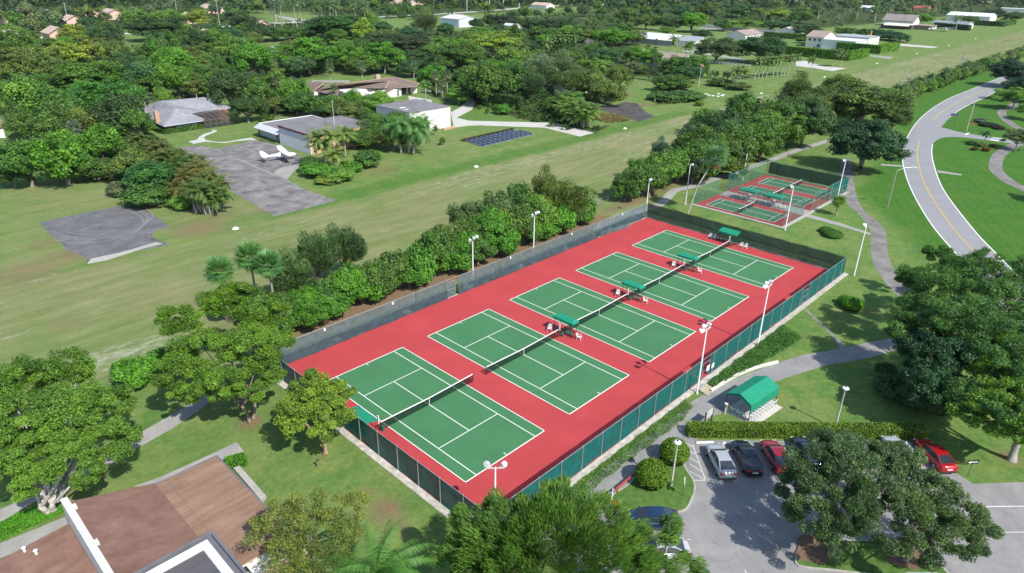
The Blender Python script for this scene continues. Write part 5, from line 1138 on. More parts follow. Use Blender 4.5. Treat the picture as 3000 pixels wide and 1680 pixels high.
# runway markers
RMK=mat('marker_white',(0.80,0.80,0.78),0.6,0.05,2.0)
for i,(fn,u,v,l) in enumerate([(A01,1778,286,'white runway marker disc below the weathered apron'),(A10,1017,1261,'white runway marker disc below the solar panels'),(A10,2140,973,'white runway marker disc beside the black pad'),(S3,1845,1180,'white runway marker disc behind the pointed pine'),(S4,65,975,'white runway marker disc at the end of the curved far drive'),(S4,725,805,'white runway marker disc below the tall far hedge'),(S4,1225,680,'white runway marker disc beside the far concrete strip'),(S4,1630,575,'white runway marker disc far along the runway edge'),(S4,1965,490,'farthest white runway marker disc')]):
    p=fn(u,v); o=MB().lathe([(0.62,0.02),(0.6,0.1),(0.2,0.34),(0.06,0.4)],(0,0,0),14).build('runway_marker',RMK,None,False,(p.x,p.y,0)); tag(o,l,'marker','white markers along the runway edge')
for j,(u,v) in enumerate([(1150,1185),(1185,1200),(1235,1208),(1300,1215),(1350,1208),(1370,1195),(1310,1183)]):
    p=S3(u,v); o=MB().lathe([(0.7,0.02),(0.65,0.14),(0.4,0.18)],(0,0,0),8).build('white_stone',RMK,None,False,(p.x,p.y,0)); tag(o,'white stone in the ring on the grass beside the shrubs','stone','ring of white stones by the runway')
# solar field
SO=thing('solar_array','low field of dark solar panels in four staggered rows on the lawn','solar panels',(62,84,0))
PANM=mat('solar_glass',(0.022,0.024,0.040),0.18,0.3,4.0,spec=0.6); FRM=mat('panel_frame',(0.42,0.44,0.48),0.4,0.05,3.0,metal=0.3)
o0,o1,o2=SOL(300,470),SOL(1480,200),SOL(720,610)
ux=(o1-o0); n_=10; ux=Vector((1,ux.y/ux.x,0))*(ux.length/n_/1.0); vx=(o2-o0); vx=Vector((vx.x,vx.y,0))/3.85
for r_ in range(4):
    for c_ in range(n_+ (1 if r_ else 0)):
        a=o0+ux*c_+vx*r_+Vector((0,0,0)); L=ux*0.93; D_=vx*0.80
        q=Part(); q.add([a+Vector((0,0,0.42)),a+L+Vector((0,0,0.42)),a+L+D_+Vector((0,0,0.10)),a+D_+Vector((0,0,0.10))],[(3,2,1,0)]); pn=q.on('solar_panel',PANM,SO)
    q=Part(); a=o0+vx*r_; b=a+ux*(n_+(1 if r_ else 0))
    q.bar(a+vx*0.86+Vector((0,0,0.09)),b+vx*0.86+Vector((0,0,0.09)),0.16,0.05)
    for c_ in range(n_+(1 if r_ else 0)+1): q.bar(a+ux*(c_-0.035)+Vector((0,0,0.40)),a+ux*(c_-0.035)+vx*0.82+Vector((0,0,0.09)),0.09,0.04)
    q.on('panel_frame',FRM,SO)
# utility poles and wires
def upole(loc,h,label,arm=2.2,az=0.0,lean=0.0,lamp=False,m=None,group='wooden utility poles'):
    t_=thing('utility_pole',label,'pole',loc,az,group); m=m or mat('grey_timber',(0.34,0.31,0.27),0.9,0.2,2.0,world=False,stretch=(3,3,0.5))
    MB().tube([(0,0,0),(lean,0,h)],[0.17,0.11],8).build('pole',m,t_)
    MB().bar((lean-arm/2,0,h-0.5),(lean+arm/2,0,h-0.5),0.1,0.12).build('crossarm',m,t_)
    for x in (-arm/2+0.1,0.0,arm/2-0.1): MB().lathe([(0.06,0),(0.05,0.22)],(lean+x,0,h-0.44),6).build('insulator',WHITE,t_)
    if lamp: 
        MB().tube([(lean,0,h-3.0),(lean+1.2,-2.0,h-2.5),(lean+1.4,-3.2,h-2.6)],0.05,6).build('lamp_arm',GALV,t_); MB().box(lean+1.2,lean+1.6,-3.9,-3.1,h-2.75,h-2.6).build('lamp_head',LAMPW,t_)
    return t_
up=[(S4(1075,1265),11.3,'nearest utility pole at the edge of the right hand shrub row'),(S4(1740,1000),11.6,'utility pole with a transformer midway along the right hand shrub row'),(S4(2240,820),12,'farthest utility pole on the right beside the dark tree')]
for i,(p,h,l) in enumerate(up):
    t_=upole((p.x,p.y,0),h,l,2.2,R(90),0,True)
    if i==1: MB().lathe([(0.3,8.6),(0.32,9.5),(0.1,9.6)],(0.45,0,0),10).build('transformer',GALV,t_)
q=[Vector((p.x,p.y,h-0.25)) for p,h,_ in up]; q.append(q[-1]+(q[-1]-q[-2])*1.0)
wm=MB()
for a,b in zip(q,q[1:]):
    for off in (-1.0,1.0):
        pts=[a+(b-a)*s+Vector((0,off,-3.2*s*(1-s))) for s in np.linspace(0,1,9)]; wm.tube(pts,0.025,4,0,False)
tag(wm.build('power_line',DARK),'thin sagging wires between the poles of the right hand shrub row','wire')
A=[(S0(885,410),18,'tall pale concrete street pole leaning over the far left road'),(tile(0,0,1000)(1348,165),16,'pale street pole among yellow green trees near the top'),(tile(0,0,1000)(1660,195),18,'tall pale street pole left of the gate palms'),(S1(900,285),17,'pale street pole by the gate drive lawn')]
for p,h,l in A: upole((p.x,p.y,0),h,l,2.6,R(-40),0.6 if 'leaning' in l else 0.0,False,mat('concrete_pole',(0.62,0.60,0.56),0.7,0.06,2.0,world=False),'concrete street poles on the far road')
for (u,v,h,l) in [(45,140,17,'white pole at the top above the wispy pine'),(722,140,18,'white pole at the top before the palm row'),(1005,120,18,'left one of the two close white poles by the far road'),(1180,120,18,'right one of the two close white poles by the far road'),(1375,215,12,'short pale pole beside the open far field')]:
    p=S2(u,v); t_=thing('street_pole',l,'pole',(p.x,p.y,0),0,'white poles along the far road'); MB().tube([(0,0,0),(0,0,h)],[0.28,0.2],8).build('pole',WHITE,t_); MB().bar((-1.2,0,h-0.6),(1.2,0,h-0.6),0.15,0.15).build('crossarm',WHITE,t_)
q=[Vector((p.x,p.y,h)) for p,h,_ in A]; q=[q[0]+(q[0]-q[1])*1.0]+q
wm=MB()
for a,b in zip(q,q[1:]):
    for off in (-0.3,-1.4,-2.6):
        wm.tube([a+(b-a)*s+Vector((0,0,off-4*s*(1-s))) for s in np.linspace(0,1,9)],0.05,4,0,False)
tag(wm.build('power_line',DARK),'bundle of dark wires above the far left road','wire')
# street light at the road bend
p=A21(1543,130); t_=thing('street_light','slim street light with one arm on the grass beside the curving road','street light',(p.x,p.y,0))
MB().tube([(0,0,0),(0,0,8.0)],[0.13,0.08],8).build('pole',mat('grey_timber',(0.34,0.31,0.27)),t_); MB().tube([(0,0,7.8),(1.0,-1.0,8.4),(2.2,-2.3,8.5)],0.05,6).build('arm',GALV,t_); MB().box(1.9,2.5,-2.8,-2.0,8.42,8.56).build('lamp_head',LAMPW,t_)
p=A20(2140,990); t_=thing('street_light','plain slim pole on the lawn corner of the road junction','pole',(p.x,p.y,0)); MB().tube([(0,0,0),(0,0,8.3)],[0.14,0.10],8).build('pole',mat('pale_timber',(0.50,0.47,0.38),0.8,0.1,2.0,world=False),t_)
p=JUN(800,190); t_=thing('road_sign','small grey sign facing away on the junction lawn','sign',(p.x,p.y,0),R(40)); MB().tube([(0,0,0),(0,0,2.2)],0.04,6).build('post',DARK,t_); MB().box(-0.4,0.4,-0.02,0.02,1.5,2.2).build('panel',GALV,t_)
p=JUN(1225,300); t_=thing('road_sign','red and white warning sign on a thin green post at the junction','sign',(p.x,p.y,0),R(-60)); MB().tube([(0,0,0),(0,0,2.6)],0.04,6).build('post',GREENP,t_); MB().lathe([(0.42,-0.02),(0.42,0.02)],(0,0,2.5),8,0,Matrix.Rotation(R(90),4,'X')).build('panel',REDP,t_)
for j,(u,v) in enumerate([(745,-60),(790,-75),(835,-60),(880,-50)]):
    p=JUN(u,v); t_=thing('yard_sign','small blue and orange sign on a stake in the cluster on the verge','sign',(p.x,p.y,0),R(-60),'cluster of small signs on the road verge'); MB().box(-0.4,0.4,-0.02,0.02,0.4,1.0).build('panel',mat('blue_board',(0.06,0.10,0.30),0.6,0.1,2.0,world=False),t_); MB().box(-0.4,0.4,-0.025,-0.021,0.25,0.4).build('stripe',mat('orange_board',(0.6,0.22,0.04),0.6,0.1,2.0,world=False),t_); MB().tube([(0,0,0),(0,0,0.4)],0.03,5).build('stake',DARK,t_)
# rail fences
def rail_fence(label,a,b,n,m,h=1.3,rails=3):
    t_=thing('rail_fence',label,'fence',(a.x,a.y,0)); d=Vector((b.x-a.x,b.y-a.y,0))
    for k in range(rails): MB().bar(Vector((0,0,h*(k+1)/rails-0.08)),d+Vector((0,0,h*(k+1)/rails-0.08)),0.06,0.16).build('rail',m,t_)
    for i in range(n+1): q=d*(i/n); MB().box(q.x-0.09,q.x+0.09,q.y-0.09,q.y+0.09,0,h+0.1).build('post',m,t_)
rail_fence('white rail fence between the screened pool house and the big oaks',S3(160,680),S3(1700,850),40,WHITE)
rail_fence('dark rail fence by the white pickup',S1(730,640),S1(1000,615),10,DARK)
p0,p1=A11(1820,165),A11(1965,120); t_,u=fence_side('wire_fence','short grey wire fence at the end of the shrub row behind the far left corner',(p0.x,p0.y),(p1.x,p1.y),[0,2.5,5,7.4],1.9,[(0,(p1-p0).length,0,1.85,CHAING,0,'wire_mesh',5)],GALV)
# ================================================================== VEGETATION
def unit(a): return a/np.maximum(np.linalg.norm(a,axis=1,keepdims=True),1e-9)
def leaves_at(P, N, ll, lw, rs, droop=0.0, pref=None, pw=0.0):
    """rhombic leaves at P with normals N; ll, lw arrays or numbers"""
    n=len(P); T=unit(np.cross(N,unit(rs.normal(size=(n,3)))))
    if pref is not None: T=unit(T*(1-pw)+pref*pw)
    if droop: T=unit(T+np.array([0,0,-droop]))
    B=unit(np.cross(N,T)); s=rs.uniform(0.7,1.3,(n,1))
    a=T*ll*0.5*s; b=B*lw*0.5*s
    V=np.stack([P-a,P+b*1.0-a*0.05,P+a,P-b*1.0-a*0.05],1).reshape(-1,3)
    return V, np.arange(n*4).reshape(-1,4)
def crown_arrays(seed, R_, z0, z1, ncl, rc, per, ll, lw, flat=0.65, lump=0.3, up=0.35, droop=0.0, core=0.35, dome=0.0, spray=0.0):
    rs=np.random.RandomState(seed); zc,hz=(z0+z1)/2,(z1-z0)/2
    d=unit(rs.normal(size=(ncl,3))); d[:,2]=np.where(d[:,2]<-0.55,-d[:,2]*0.5,d[:,2])
    ph=rs.uniform(0,6.28,6); az=np.arctan2(d[:,1],d[:,0])
    mod=1+lump*(0.5*np.sin(2*az+ph[0])+0.4*np.sin(3*az+ph[1]+3*d[:,2])+0.35*np.sin(5*az+ph[2]-2*d[:,2]))
    rad=np.where(rs.uniform(size=ncl)<core, rs.uniform(0.25,0.75,ncl), rs.uniform(0.78,0.95,ncl))*mod
    if dome: d[:,2]=d[:,2]*(1-dome)+dome*np.sqrt(np.clip(1-d[:,0]**2-d[:,1]**2,0,1))
    Cc=d*rad[:,None]*np.array([R_-rc*0.6,R_-rc*0.6,hz-rc*flat*0.6])+np.array([0,0,zc])
    return fill_clumps(rs,Cc,rc*rs.uniform(0.65,1.35,ncl),per,ll,lw,flat,up,droop,np.array([0,0,zc-hz*0.3]),spray),Cc
def fill_clumps(rs,Cc,rcs,per,ll,lw,flat,up,droop,cen,spray=0.0):
    ncl=len(Cc); n=ncl*per; k=np.repeat(np.arange(ncl),per)
    u=unit(rs.normal(size=(n,3))); r=rs.uniform(0.15,1,n)**0.45
    P=Cc[k]+u*(r*rcs[k])[:,None]*np.array([1,1,flat])
    out=unit(P-cen)
    N=unit(0.55*u+0.35*out+0.55*rs.normal(size=(n,3))+np.array([0,0,up]))
    pref=unit(out+np.array([0,0,0.35])) if spray else None
    V,Q=leaves_at(P,N,ll,lw,rs,droop,pref,spray)
    ct=rs.normal(size=ncl); tone=np.clip(0.44+0.22*ct[k]+0.24*rs.normal(size=n),0,1)
    return V,Q,tone
def limbs_mesh(name, Cc, zf, r0, seed, nl=9, stems=1, bark=BARK, spread=0.6, n=7):
    rs=np.random.RandomState(seed+77); mb=MB(); idx=rs.permutation(len(Cc))[:nl]
    for s in range(stems):
        a=2*PI*s/stems+rs.uniform(0,1); off=Vector((math.cos(a),math.sin(a),0))*(0 if stems==1 else r0*1.5)
        top=Vector((off.x*(1 if stems==1 else 2.2+spread*zf/r0*0.05),off.y*(1 if stems==1 else 2.2+spread*zf/r0*0.05),zf))+Vector((rs.normal()*0.12*zf*0.3,rs.normal()*0.12*zf*0.3,0))
        rr=r0 if stems==1 else r0*0.62
        mid=(off+top)/2+Vector((rs.normal()*0.06*zf,rs.normal()*0.06*zf,0))
        mb.tube([off+Vector((0,0,-0.1)),off+Vector((0,0,0.12)),mid,top],[rr*1.6,rr*1.15,rr*0.92,rr*0.8],n)
        for j in idx[s::stems]:
            c=Vector(Cc[j]); m=top.lerp(c,0.5)+Vector((rs.normal()*0.25,rs.normal()*0.25,-0.05*(c-top).length+0.3))
            mb.tube([top-Vector((0,0,0.15)),m,c],[rr*0.6,rr*0.34,rr*0.10],max(4,n-2))
    return mb.mesh(name,bark,smooth=True)
class Proto: pass
def proto_tree(name, seed, R_, H_, zb, ncl, rc, per, ll, lw, r0=0.3, nl=9, stems=1, bark=BARK, single=False, zf=None, leafm=None, **kw):
    (V,Q,tone),Cc=crown_arrays(seed,R_,zb,H_,ncl,rc,per,ll,lw,**kw)
    p=Proto(); p.R,p.H,p.single=R_,H_,single
    tr=limbs_mesh(name+'_trunk',Cc,zf or max(0.4,zb*0.9+0.15*(H_-zb)),r0,seed,nl,stems,bark)
    if single:                            # small in the picture: trunk and crown in one mesh
        tv=np.array([v.co[:] for v in tr.vertices]); tq=np.array([list(f.vertices) for f in tr.polygons if len(f.vertices)==4])
        VV=np.concatenate([V,tv]); QQ=np.concatenate([Q,tq+len(V)])
        p.crown=mesh_np(name,VV,QQ,[leafm or LEAF,bark],np.concatenate([tone,np.full(len(tq),0.5)]),mi=[0]*len(Q)+[1]*len(tq)); p.trunk=None
    else:
        p.crown=mesh_np(name+'_crown',V,Q,leafm or LEAF,tone); p.trunk=tr
    return p
_lab={}
def plant(p, label, cat, pos, Rr, Hh, tint, rot=None, group=None, name='tree', rnd=random.Random(11)):
    rot=rnd.uniform(0,6.28) if rot is None else rot
    sc=(Rr/p.R,Rr/p.R,Hh/p.H); tj=[c*rnd.uniform(0.93,1.07) for c in tint]
    if p.single:
        o=bpy.data.objects.new(name,p.crown); COL.objects.link(o); o.location=pos; o.rotation_euler=(0,0,rot); o.scale=sc; o.color=(*tj,1); return tag(o,label,cat,group)
    t_=thing(name,label,cat,pos,rot,group); t_.scale=sc
    parts=[('trunk',p.trunk),('crown',p.crown)] if p.trunk else [('crown',p.crown)]
    for nm,me in parts+getattr(p,'extra',[]):
        o=link(nm,me,t_); o.color=(*tj,1)
        if nm=='dead_fronds': o.color=(0.30,0.19,0.07,1)
    return t_
def spot(x, y, w, H_=None, kz=0.6):       # crown centre and width in the 2576 px wide view -> ground point, radius, height
    x*=3000/2576; y*=3000/2576; w*=3000/2576; h=H_ or 9.0
    for _ in range(4):
        q=at(x,y,kz*h); r=w/2*depth(q)/FPX
        if H_ is None: h=min(15.0,max(2.2,r*1.95))
    return Vector((q.x,q.y,0)),r,h
DK,MD,BR,YG,OL,GG,BG,LG=(0.057, 0.115, 0.043),(0.088, 0.181, 0.043),(0.103, 0.256, 0.035),(0.219, 0.306, 0.055),(0.135, 0.194, 0.056),(0.144, 0.198, 0.106),(0.073, 0.15, 0.073),(0.144, 0.275, 0.056)
# ---- prototypes
NB=[proto_tree('broad_near',s,5.0,9.5,3.0,85,1.15,330,0.30,0.17,0.30,12,spray=0.25) for s in (1,2)]
MBs=[proto_tree('broad_mid',s,5.5,10,0.7,84,1.45,150,0.52,0.34,0.35,9,lump=0.4,flat=0.85) for s in (3,4,5,6)]
MO=[proto_tree('open_mid',s,5.5,11,1.8,60,1.4,150,0.50,0.32,0.28,12,bark=BARKP,lump=0.5,flat=0.55) for s in (7,8,9)]
MW=[proto_tree('wispy_mid',s,4.0,12,0.8,110,1.15,170,0.75,0.11,0.22,12,flat=1.1,up=0.1,lump=0.35,spray=0.6,core=0.5) for s in (10,11)]
MK=[proto_tree('oak_mid',s,7.0,12,1.4,130,1.6,190,0.50,0.30,0.55,14,flat=0.6,lump=0.3) for s in (12,13)]
MS=[proto_tree('shrub_mid',s,3.0,4.4,0.1,44,1.0,180,0.42,0.28,0.12,8,stems=3,lump=0.25,core=0.2) for s in (14,15,16)]
FT=[proto_tree('far_tree',s,6.0,10,0.6,40,2.0,52,1.15,0.85,0.4,6,single=True,lump=0.4,flat=0.85) for s in (17,18,19,20)]
FW=[proto_tree('far_wispy',s,4.0,12,2.0,30,1.6,44,1.5,0.35,0.3,6,single=True,lump=0.4,flat=1.0) for s in (21,)]
# ---- palms
def frond(P0, az, e0, L, droop, nseg, leaf, lw, rs, V, T, pairs=2, vee=0.5):
    """feather leaf: rachis bending down with leaflets on both sides"""
    p=np.array(P0,float); e=e0; st=L/nseg
    for i in range(nseg):
        s=(i+1)/nseg; d=np.array([math.cos(az)*math.cos(e),math.sin(az)*math.cos(e),math.sin(e)]); p=p+d*st; e-=droop/nseg*(0.4+1.2*s)
        side=np.array([-math.sin(az),math.cos(az),0]); upv=np.cross(d,side)*-1
        ln=leaf*(math.sin(PI*min(1,0.12+0.86*s))**0.6)
        for q in range(pairs):
            pp=p-d*st*q/pairs
            for sg in (-1,1):
                dirv=unit((side*sg*0.8+d*0.55+np.array([0,0,-vee])*rs.uniform(0.4,1.3)+upv*0.15)[None])[0]
                w=np.cross(dirv,upv); w=w/np.linalg.norm(w)*lw*0.5
                a,b=pp,pp+dirv*ln*rs.uniform(0.85,1.1)
                V+= [a-w*0.6,a+w*0.6,(a+b)/2+w+np.array([0,0,0.02]),b]; T.append(np.clip(0.42+0.2*rs.normal(),0,1))
    return p
def palm_feather(name,seed,H_,nf,L,leaf,lw,nseg=12,pairs=2,lean=0.0,r0=0.16,rt=0.10,shaft=0.0,lo=-0.75,hi=1.35,droop=1.2,vee=0.5,trunk=True,stems=None,bark=PALMBARK):
    rs=np.random.RandomState(seed); V=[];T=[]; mb=MB(); tops=[]
    for (sx,sy,sh,sl) in (stems or [(0,0,H_,lean)]):
        a=rs.uniform(0,6.28); tp=Vector((sx+math.cos(a)*sl,sy+math.sin(a)*sl,sh)); tops.append(tp)
        if trunk: mb.tube([(sx,sy,-0.1),(sx,sy,0.3),(sx+(tp.x-sx)*0.35,sy+(tp.y-sy)*0.35,sh*0.5),tuple(tp)],[r0*1.5,r0,r0*0.85,rt],7)
        for i in range(nf):
            az=2.399*i+rs.uniform(-.2,.2); f=i/max(1,nf-1); e=hi+(lo-hi)*f+rs.normal()*0.1
            frond((tp.x,tp.y,tp.z+shaft*0.2),az,e,L*rs.uniform(0.85,1.1),droop*rs.uniform(0.8,1.2),nseg,leaf,lw,rs,V,T,pairs,vee)
    p=Proto(); p.single=False; p.R=L*0.85; p.H=H_
    p.crown=mesh_np(name+'_crown',np.array(V),np.arange(len(V)).reshape(-1,4),LEAF,T); p.trunk=mb.mesh(name+'_trunk',bark,True) if trunk else None
    return p
def palm_fan(name,seed,H_,nf=34,pet=1.0,fan=1.0,r0=0.2,lean=0.0,dead=10,nl=13,lw=0.13):
    rs=np.random.RandomState(seed)
    def fans(n,lo,hi,pet,fan,dr):
        V=[];T=[]
        for i in range(n):
            az=2.399*i+rs.uniform(-.2,.2); e=hi+(lo-hi)*(i/max(1,n-1)); d=np.array([math.cos(az)*math.cos(e),math.sin(az)*math.cos(e),math.sin(e)])
            side=np.array([-math.sin(az),math.cos(az),0]); base=np.array([lean,0,H_])+d*pet*rs.uniform(0.8,1.15); t0=np.clip(0.42+0.22*rs.normal(),0,1)
            a=np.array([lean,0,H_]); V+=[a-side*0.02,a+side*0.02,base+side*0.02,base-side*0.02]; T.append(0.7)
            for j in range(nl):
                th=(j/(nl-1)-0.5)*3.9; dv=d*math.cos(th)+side*math.sin(th); dv=dv+np.array([0,0,-dr*(0.25+0.5*abs(th)/2)]); dv/=np.linalg.norm(dv)
                tip=base+dv*fan*(1.0-0.18*abs(th)/2); nrm=np.cross(d,side); w=np.cross(dv,nrm); w=w/np.linalg.norm(w)*lw*0.5
                mid=base+dv*fan*0.55; V+=[base,mid+w,tip+np.array([0,0,-0.12*fan*dr]),mid-w]; T.append(np.clip(t0+0.12*rs.normal(),0,1))
        return np.array(V),T
    V,T=fans(nf,-0.7,1.3,pet,fan,0.5); p=Proto(); p.single=False; p.R=pet+fan*0.8; p.H=H_
    p.crown=mesh_np(name+'_crown',V,np.arange(len(V)).reshape(-1,4),LEAF,T)
    if dead:
        V,T=fans(dead,-1.35,-0.75,pet*0.8,fan*0.9,1.4); p.extra=[('dead_fronds',mesh_np(name+'_dead',V,np.arange(len(V)).reshape(-1,4),LEAF,T))]
    p.trunk=MB().tube([(0,0,-0.1),(0,0,0.3),(lean*0.3,0,H_*0.5),(lean,0,H_)],[r0*1.5,r0*1.1,r0*0.85,r0*0.8],8).mesh(name+'_trunk',PALMBARK,True)
    return p
COCO=[palm_feather('coco',s,8,24,3.7,0.95,0.22,11,2,0.9,0.15,0.10,lo=-0.7,hi=1.25,droop=1.25,vee=0.55) for s in (31,32)]
ROYAL=[palm_feather('royal',s,9,19,3.3,0.95,0.42,9,2,0.0,0.17,0.11,lo=-0.35,hi=1.2,droop=1.5,vee=0.7,bark=BARKP) for s in (33,34)]
FCOCO=[palm_feather('far_coco',s,9,18,3.4,1.0,0.5,6,1,0.8,0.2,0.15,lo=-0.6,hi=1.2,droop=1.2) for s in (35,36)]
QUEEN=palm_feather('queen',37,7.5,36,4.0,0.72,0.045,26,4,0.3,0.17,0.12,lo=-0.9,hi=1.35,droop=1.9,vee=1.25)
ARECA=palm_feather('areca',38,4.2,9,1.9,0.55,0.11,9,2,0.0,0.06,0.05,lo=-0.2,hi=1.4,droop=1.4,stems=[(math.cos(i*2.4)*0.28*math.sqrt(i),math.sin(i*2.4)*0.28*math.sqrt(i),2.2+2.2*((i*7)%5)/5,0.5) for i in range(14)],bark=BARKP)
WEEP=palm_feather('weeping_palms',39,6.0,17,3.2,0.9,0.12,12,2,0.0,0.14,0.1,lo=-0.9,hi=1.2,droop=1.9,vee=1.0,stems=[(0,0,6,0.2),(1.0,0.4,5.2,0.5),(-0.8,0.7,5.6,0.5),(0.1,-1.0,4.6,0.6)])
FAN=[palm_fan('fan_palm',41,8.0,44,1.25,1.4,0.2,lw=0.2),palm_fan('fan_palm',42,8.0,40,1.2,1.45,0.18,lw=0.2)]
LEANP=palm_fan('leaning_fan_palm',43,11.5,48,1.25,1.4,0.17,lean=4.0,lw=0.2)
SABAL=palm_fan('sabal',44,3.2,30,0.8,0.85,0.15,dead=0); MSAB=[palm_fan('sabal_mid',45,5.5,24,1.0,1.1,0.17,dead=6,nl=9,lw=0.22)]
def traveller(name,seed):
    rs=np.random.RandomState(seed); V=[];T=[]
    for i in range(12):
        az=rs.uniform(0,6.28); e=rs.uniform(0.75,1.4); d=np.array([math.cos(az)*math.cos(e),math.sin(az)*math.cos(e),math.sin(e)]); side=np.array([-math.sin(az),math.cos(az),0]); s0=rs.uniform(1.2,2.2); L=rs.uniform(1.8,2.6); t0=np.clip(0.4+0.25*rs.normal(),0,1)
        p=np.zeros(3)+d*s0; V+=[np.zeros(3)-side*0.05,np.zeros(3)+side*0.05,p+side*0.05,p-side*0.05]; T.append(0.5)
        for k in range(5):
            q=p+d*L/5; w0,w1=0.38*math.sin(PI*(k+0.3)/5.6),0.38*math.sin(PI*(k+1.3)/5.6)
            for sg in (-1,1): V+=[p,q,q+side*sg*w1+np.array([0,0,-0.1]),p+side*sg*w0+np.array([0,0,-0.1])]; T.append(np.clip(t0+0.1*rs.normal(),0,1))
            p=q; d=unit((d+np.array([math.cos(az),math.sin(az),-0.6])*0.10)[None])[0]
    p=Proto(); p.single=False; p.R=2.2; p.H=4.2; p.crown=mesh_np(name+'_crown',np.array(V),np.arange(len(V)).reshape(-1,4),LEAF,T)
    p.trunk=MB().tube([(0,0,-0.1),(0,0,1.2)],[0.16,0.12],6).mesh(name+'_trunk',PALMBARK); return p
TRAV=[traveller('traveller_palm',s) for s in (51,52)]
def norfolk(name,seed,H_,Rb,tiers=17,per=9,narrow=False):
    rs=np.random.RandomState(seed); V=[];T=[]
    P=[];N=[]
    for t_ in range(tiers):
        f=t_/tiers; z=H_*(0.14+0.85*f); rr=Rb*(1-f)**0.75*(0.85+0.3*rs.uniform())
        for i in range(per):
            az=2*PI*i/per+rs.uniform(-.2,.2)+t_*0.5; n=max(3,int(rr/0.16))
            for j in range(n):
                s=(j+0.5)/n
                for q in range(5): P.append([math.cos(az)*rr*s+rs.normal()*0.14,math.sin(az)*rr*s+rs.normal()*0.14,z+0.25*rr*s*s+rs.normal()*0.10]); N.append([rs.normal()*0.5,rs.normal()*0.5,1])
    P=np.array(P);N=unit(np.array(N)); V,Q=leaves_at(P,N,0.42,0.17,rs)
    p=Proto(); p.single=False; p.R=Rb; p.H=H_; p.crown=mesh_np(name+'_crown',V,Q,LEAF,np.clip(0.4+0.25*rs.normal(size=len(P)),0,1))
    p.trunk=MB().tube([(0,0,-0.1),(0,0,H_*0.5),(0,0,H_*0.98)],[0.22,0.14,0.03],7).mesh(name+'_trunk',BARK); return p
NORF=norfolk('norfolk',61,14,2.0); NORF2=norfolk('thin_norfolk',62,18,2.4,14,6)
# ---- hedges: leafy skin over a leafy body
def leaf_shell(name, faces, ll, lw, dens, seed, jitter=0.07):
    """faces: list of (origin, edge u, edge v, normal)"""
    rs=np.random.RandomState(seed); PP=[];NN=[]
    for o,u,v,n in faces:
        o,u,v,n=[np.array(q,float) for q in (o,u,v,n)]; A=np.linalg.norm(np.cross(u,v)); k=max(6,int(A*dens)); a=rs.uniform(size=(k,2))
        PP.append(o+a[:,:1]*u+a[:,1:]*v+n*(rs.uniform(-1,1,(k,1))*jitter+0.02)); NN.append(unit(n+0.55*rs.normal(size=(k,3))))
    P=np.concatenate(PP); N=np.concatenate(NN); V,Q=leaves_at(P,N,ll,lw,rs)
    low=np.sin(P[:,0]*1.3)+np.sin(P[:,1]*1.7+1)+np.sin(P[:,0]*0.37+P[:,1]*0.5)
    return V,Q,np.clip(0.42+0.10*low+0.24*rs.normal(size=len(P)),0,1)
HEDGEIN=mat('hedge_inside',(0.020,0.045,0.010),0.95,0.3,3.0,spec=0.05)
def hedge(name,label,line,w,h,tint,ll=0.2,lw=0.13,dens=110,seed=1,cat='hedge',group=None):
    loc=line[0]; pts=[Vector((p[0]-loc[0],p[1]-loc[1],0)) for p in line]; L_=offset_line(pts,w/2); R_=offset_line(pts,-w/2); F=[];mb=MB()
    for i in range(len(pts)-1):
        a,b,c,d=[Vector((q[0],q[1],0)) for q in (L_[i],L_[i+1],R_[i+1],R_[i])]; z=Vector((0,0,h))
        nl=(a-d).normalized(); F+=[(a,b-a,z,nl),(d,c-d,z,-nl),(a+z,b-a,d-a,(0,0,1))]
        if i==0: F.append((a,d-a,z,-(b-a).normalized()))
        if i==len(pts)-2: F.append((b,c-b,z,(b-a).normalized()))
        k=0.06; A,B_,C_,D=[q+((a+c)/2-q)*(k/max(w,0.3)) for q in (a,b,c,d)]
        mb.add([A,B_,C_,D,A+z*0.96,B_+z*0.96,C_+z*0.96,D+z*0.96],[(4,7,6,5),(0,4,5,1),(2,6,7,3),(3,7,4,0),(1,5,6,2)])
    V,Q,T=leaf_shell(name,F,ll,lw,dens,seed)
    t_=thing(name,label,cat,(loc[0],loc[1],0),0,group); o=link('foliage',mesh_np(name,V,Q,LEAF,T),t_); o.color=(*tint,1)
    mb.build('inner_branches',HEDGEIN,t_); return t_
def globe(name,label,pos,r,h,tint,seed,ll=0.17,lw=0.12,dens=150,lobes=None,cat='bush',group=None):
    """clipped round bush: leafy skin on a smooth dome"""
    rs=np.random.RandomState(seed); P=[];N=[]; mb=MB()
    for (ox,oy,k) in (lobes or [(0,0,1)]):
        n=int(dens*2*PI*(r*k)**2*1.25); d=unit(rs.normal(size=(n,3))); d[:,2]=np.abs(d[:,2])*1.0-0.25*(rs.uniform(size=n)<0.25)
        q=d*np.array([r*k,r*k,h*k*0.62])*(1+rs.normal(size=(n,1))*0.02)+np.array([ox,oy,h*k*0.38]); P.append(q); N.append(unit(d+0.5*rs.normal(size=(n,3))))
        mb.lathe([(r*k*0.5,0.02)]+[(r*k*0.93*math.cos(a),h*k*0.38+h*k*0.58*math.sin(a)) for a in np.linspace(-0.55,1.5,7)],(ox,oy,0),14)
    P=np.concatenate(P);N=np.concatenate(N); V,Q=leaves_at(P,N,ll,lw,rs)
    t_=thing(name,label,cat,pos,0,group); o=link('foliage',mesh_np(name,V,Q,LEAF,np.clip(0.42+0.27*rs.normal(size=len(P)),0,1)),t_); o.color=(*tint,1); mb.build('inner_branches',HEDGEIN,t_,True); return t_
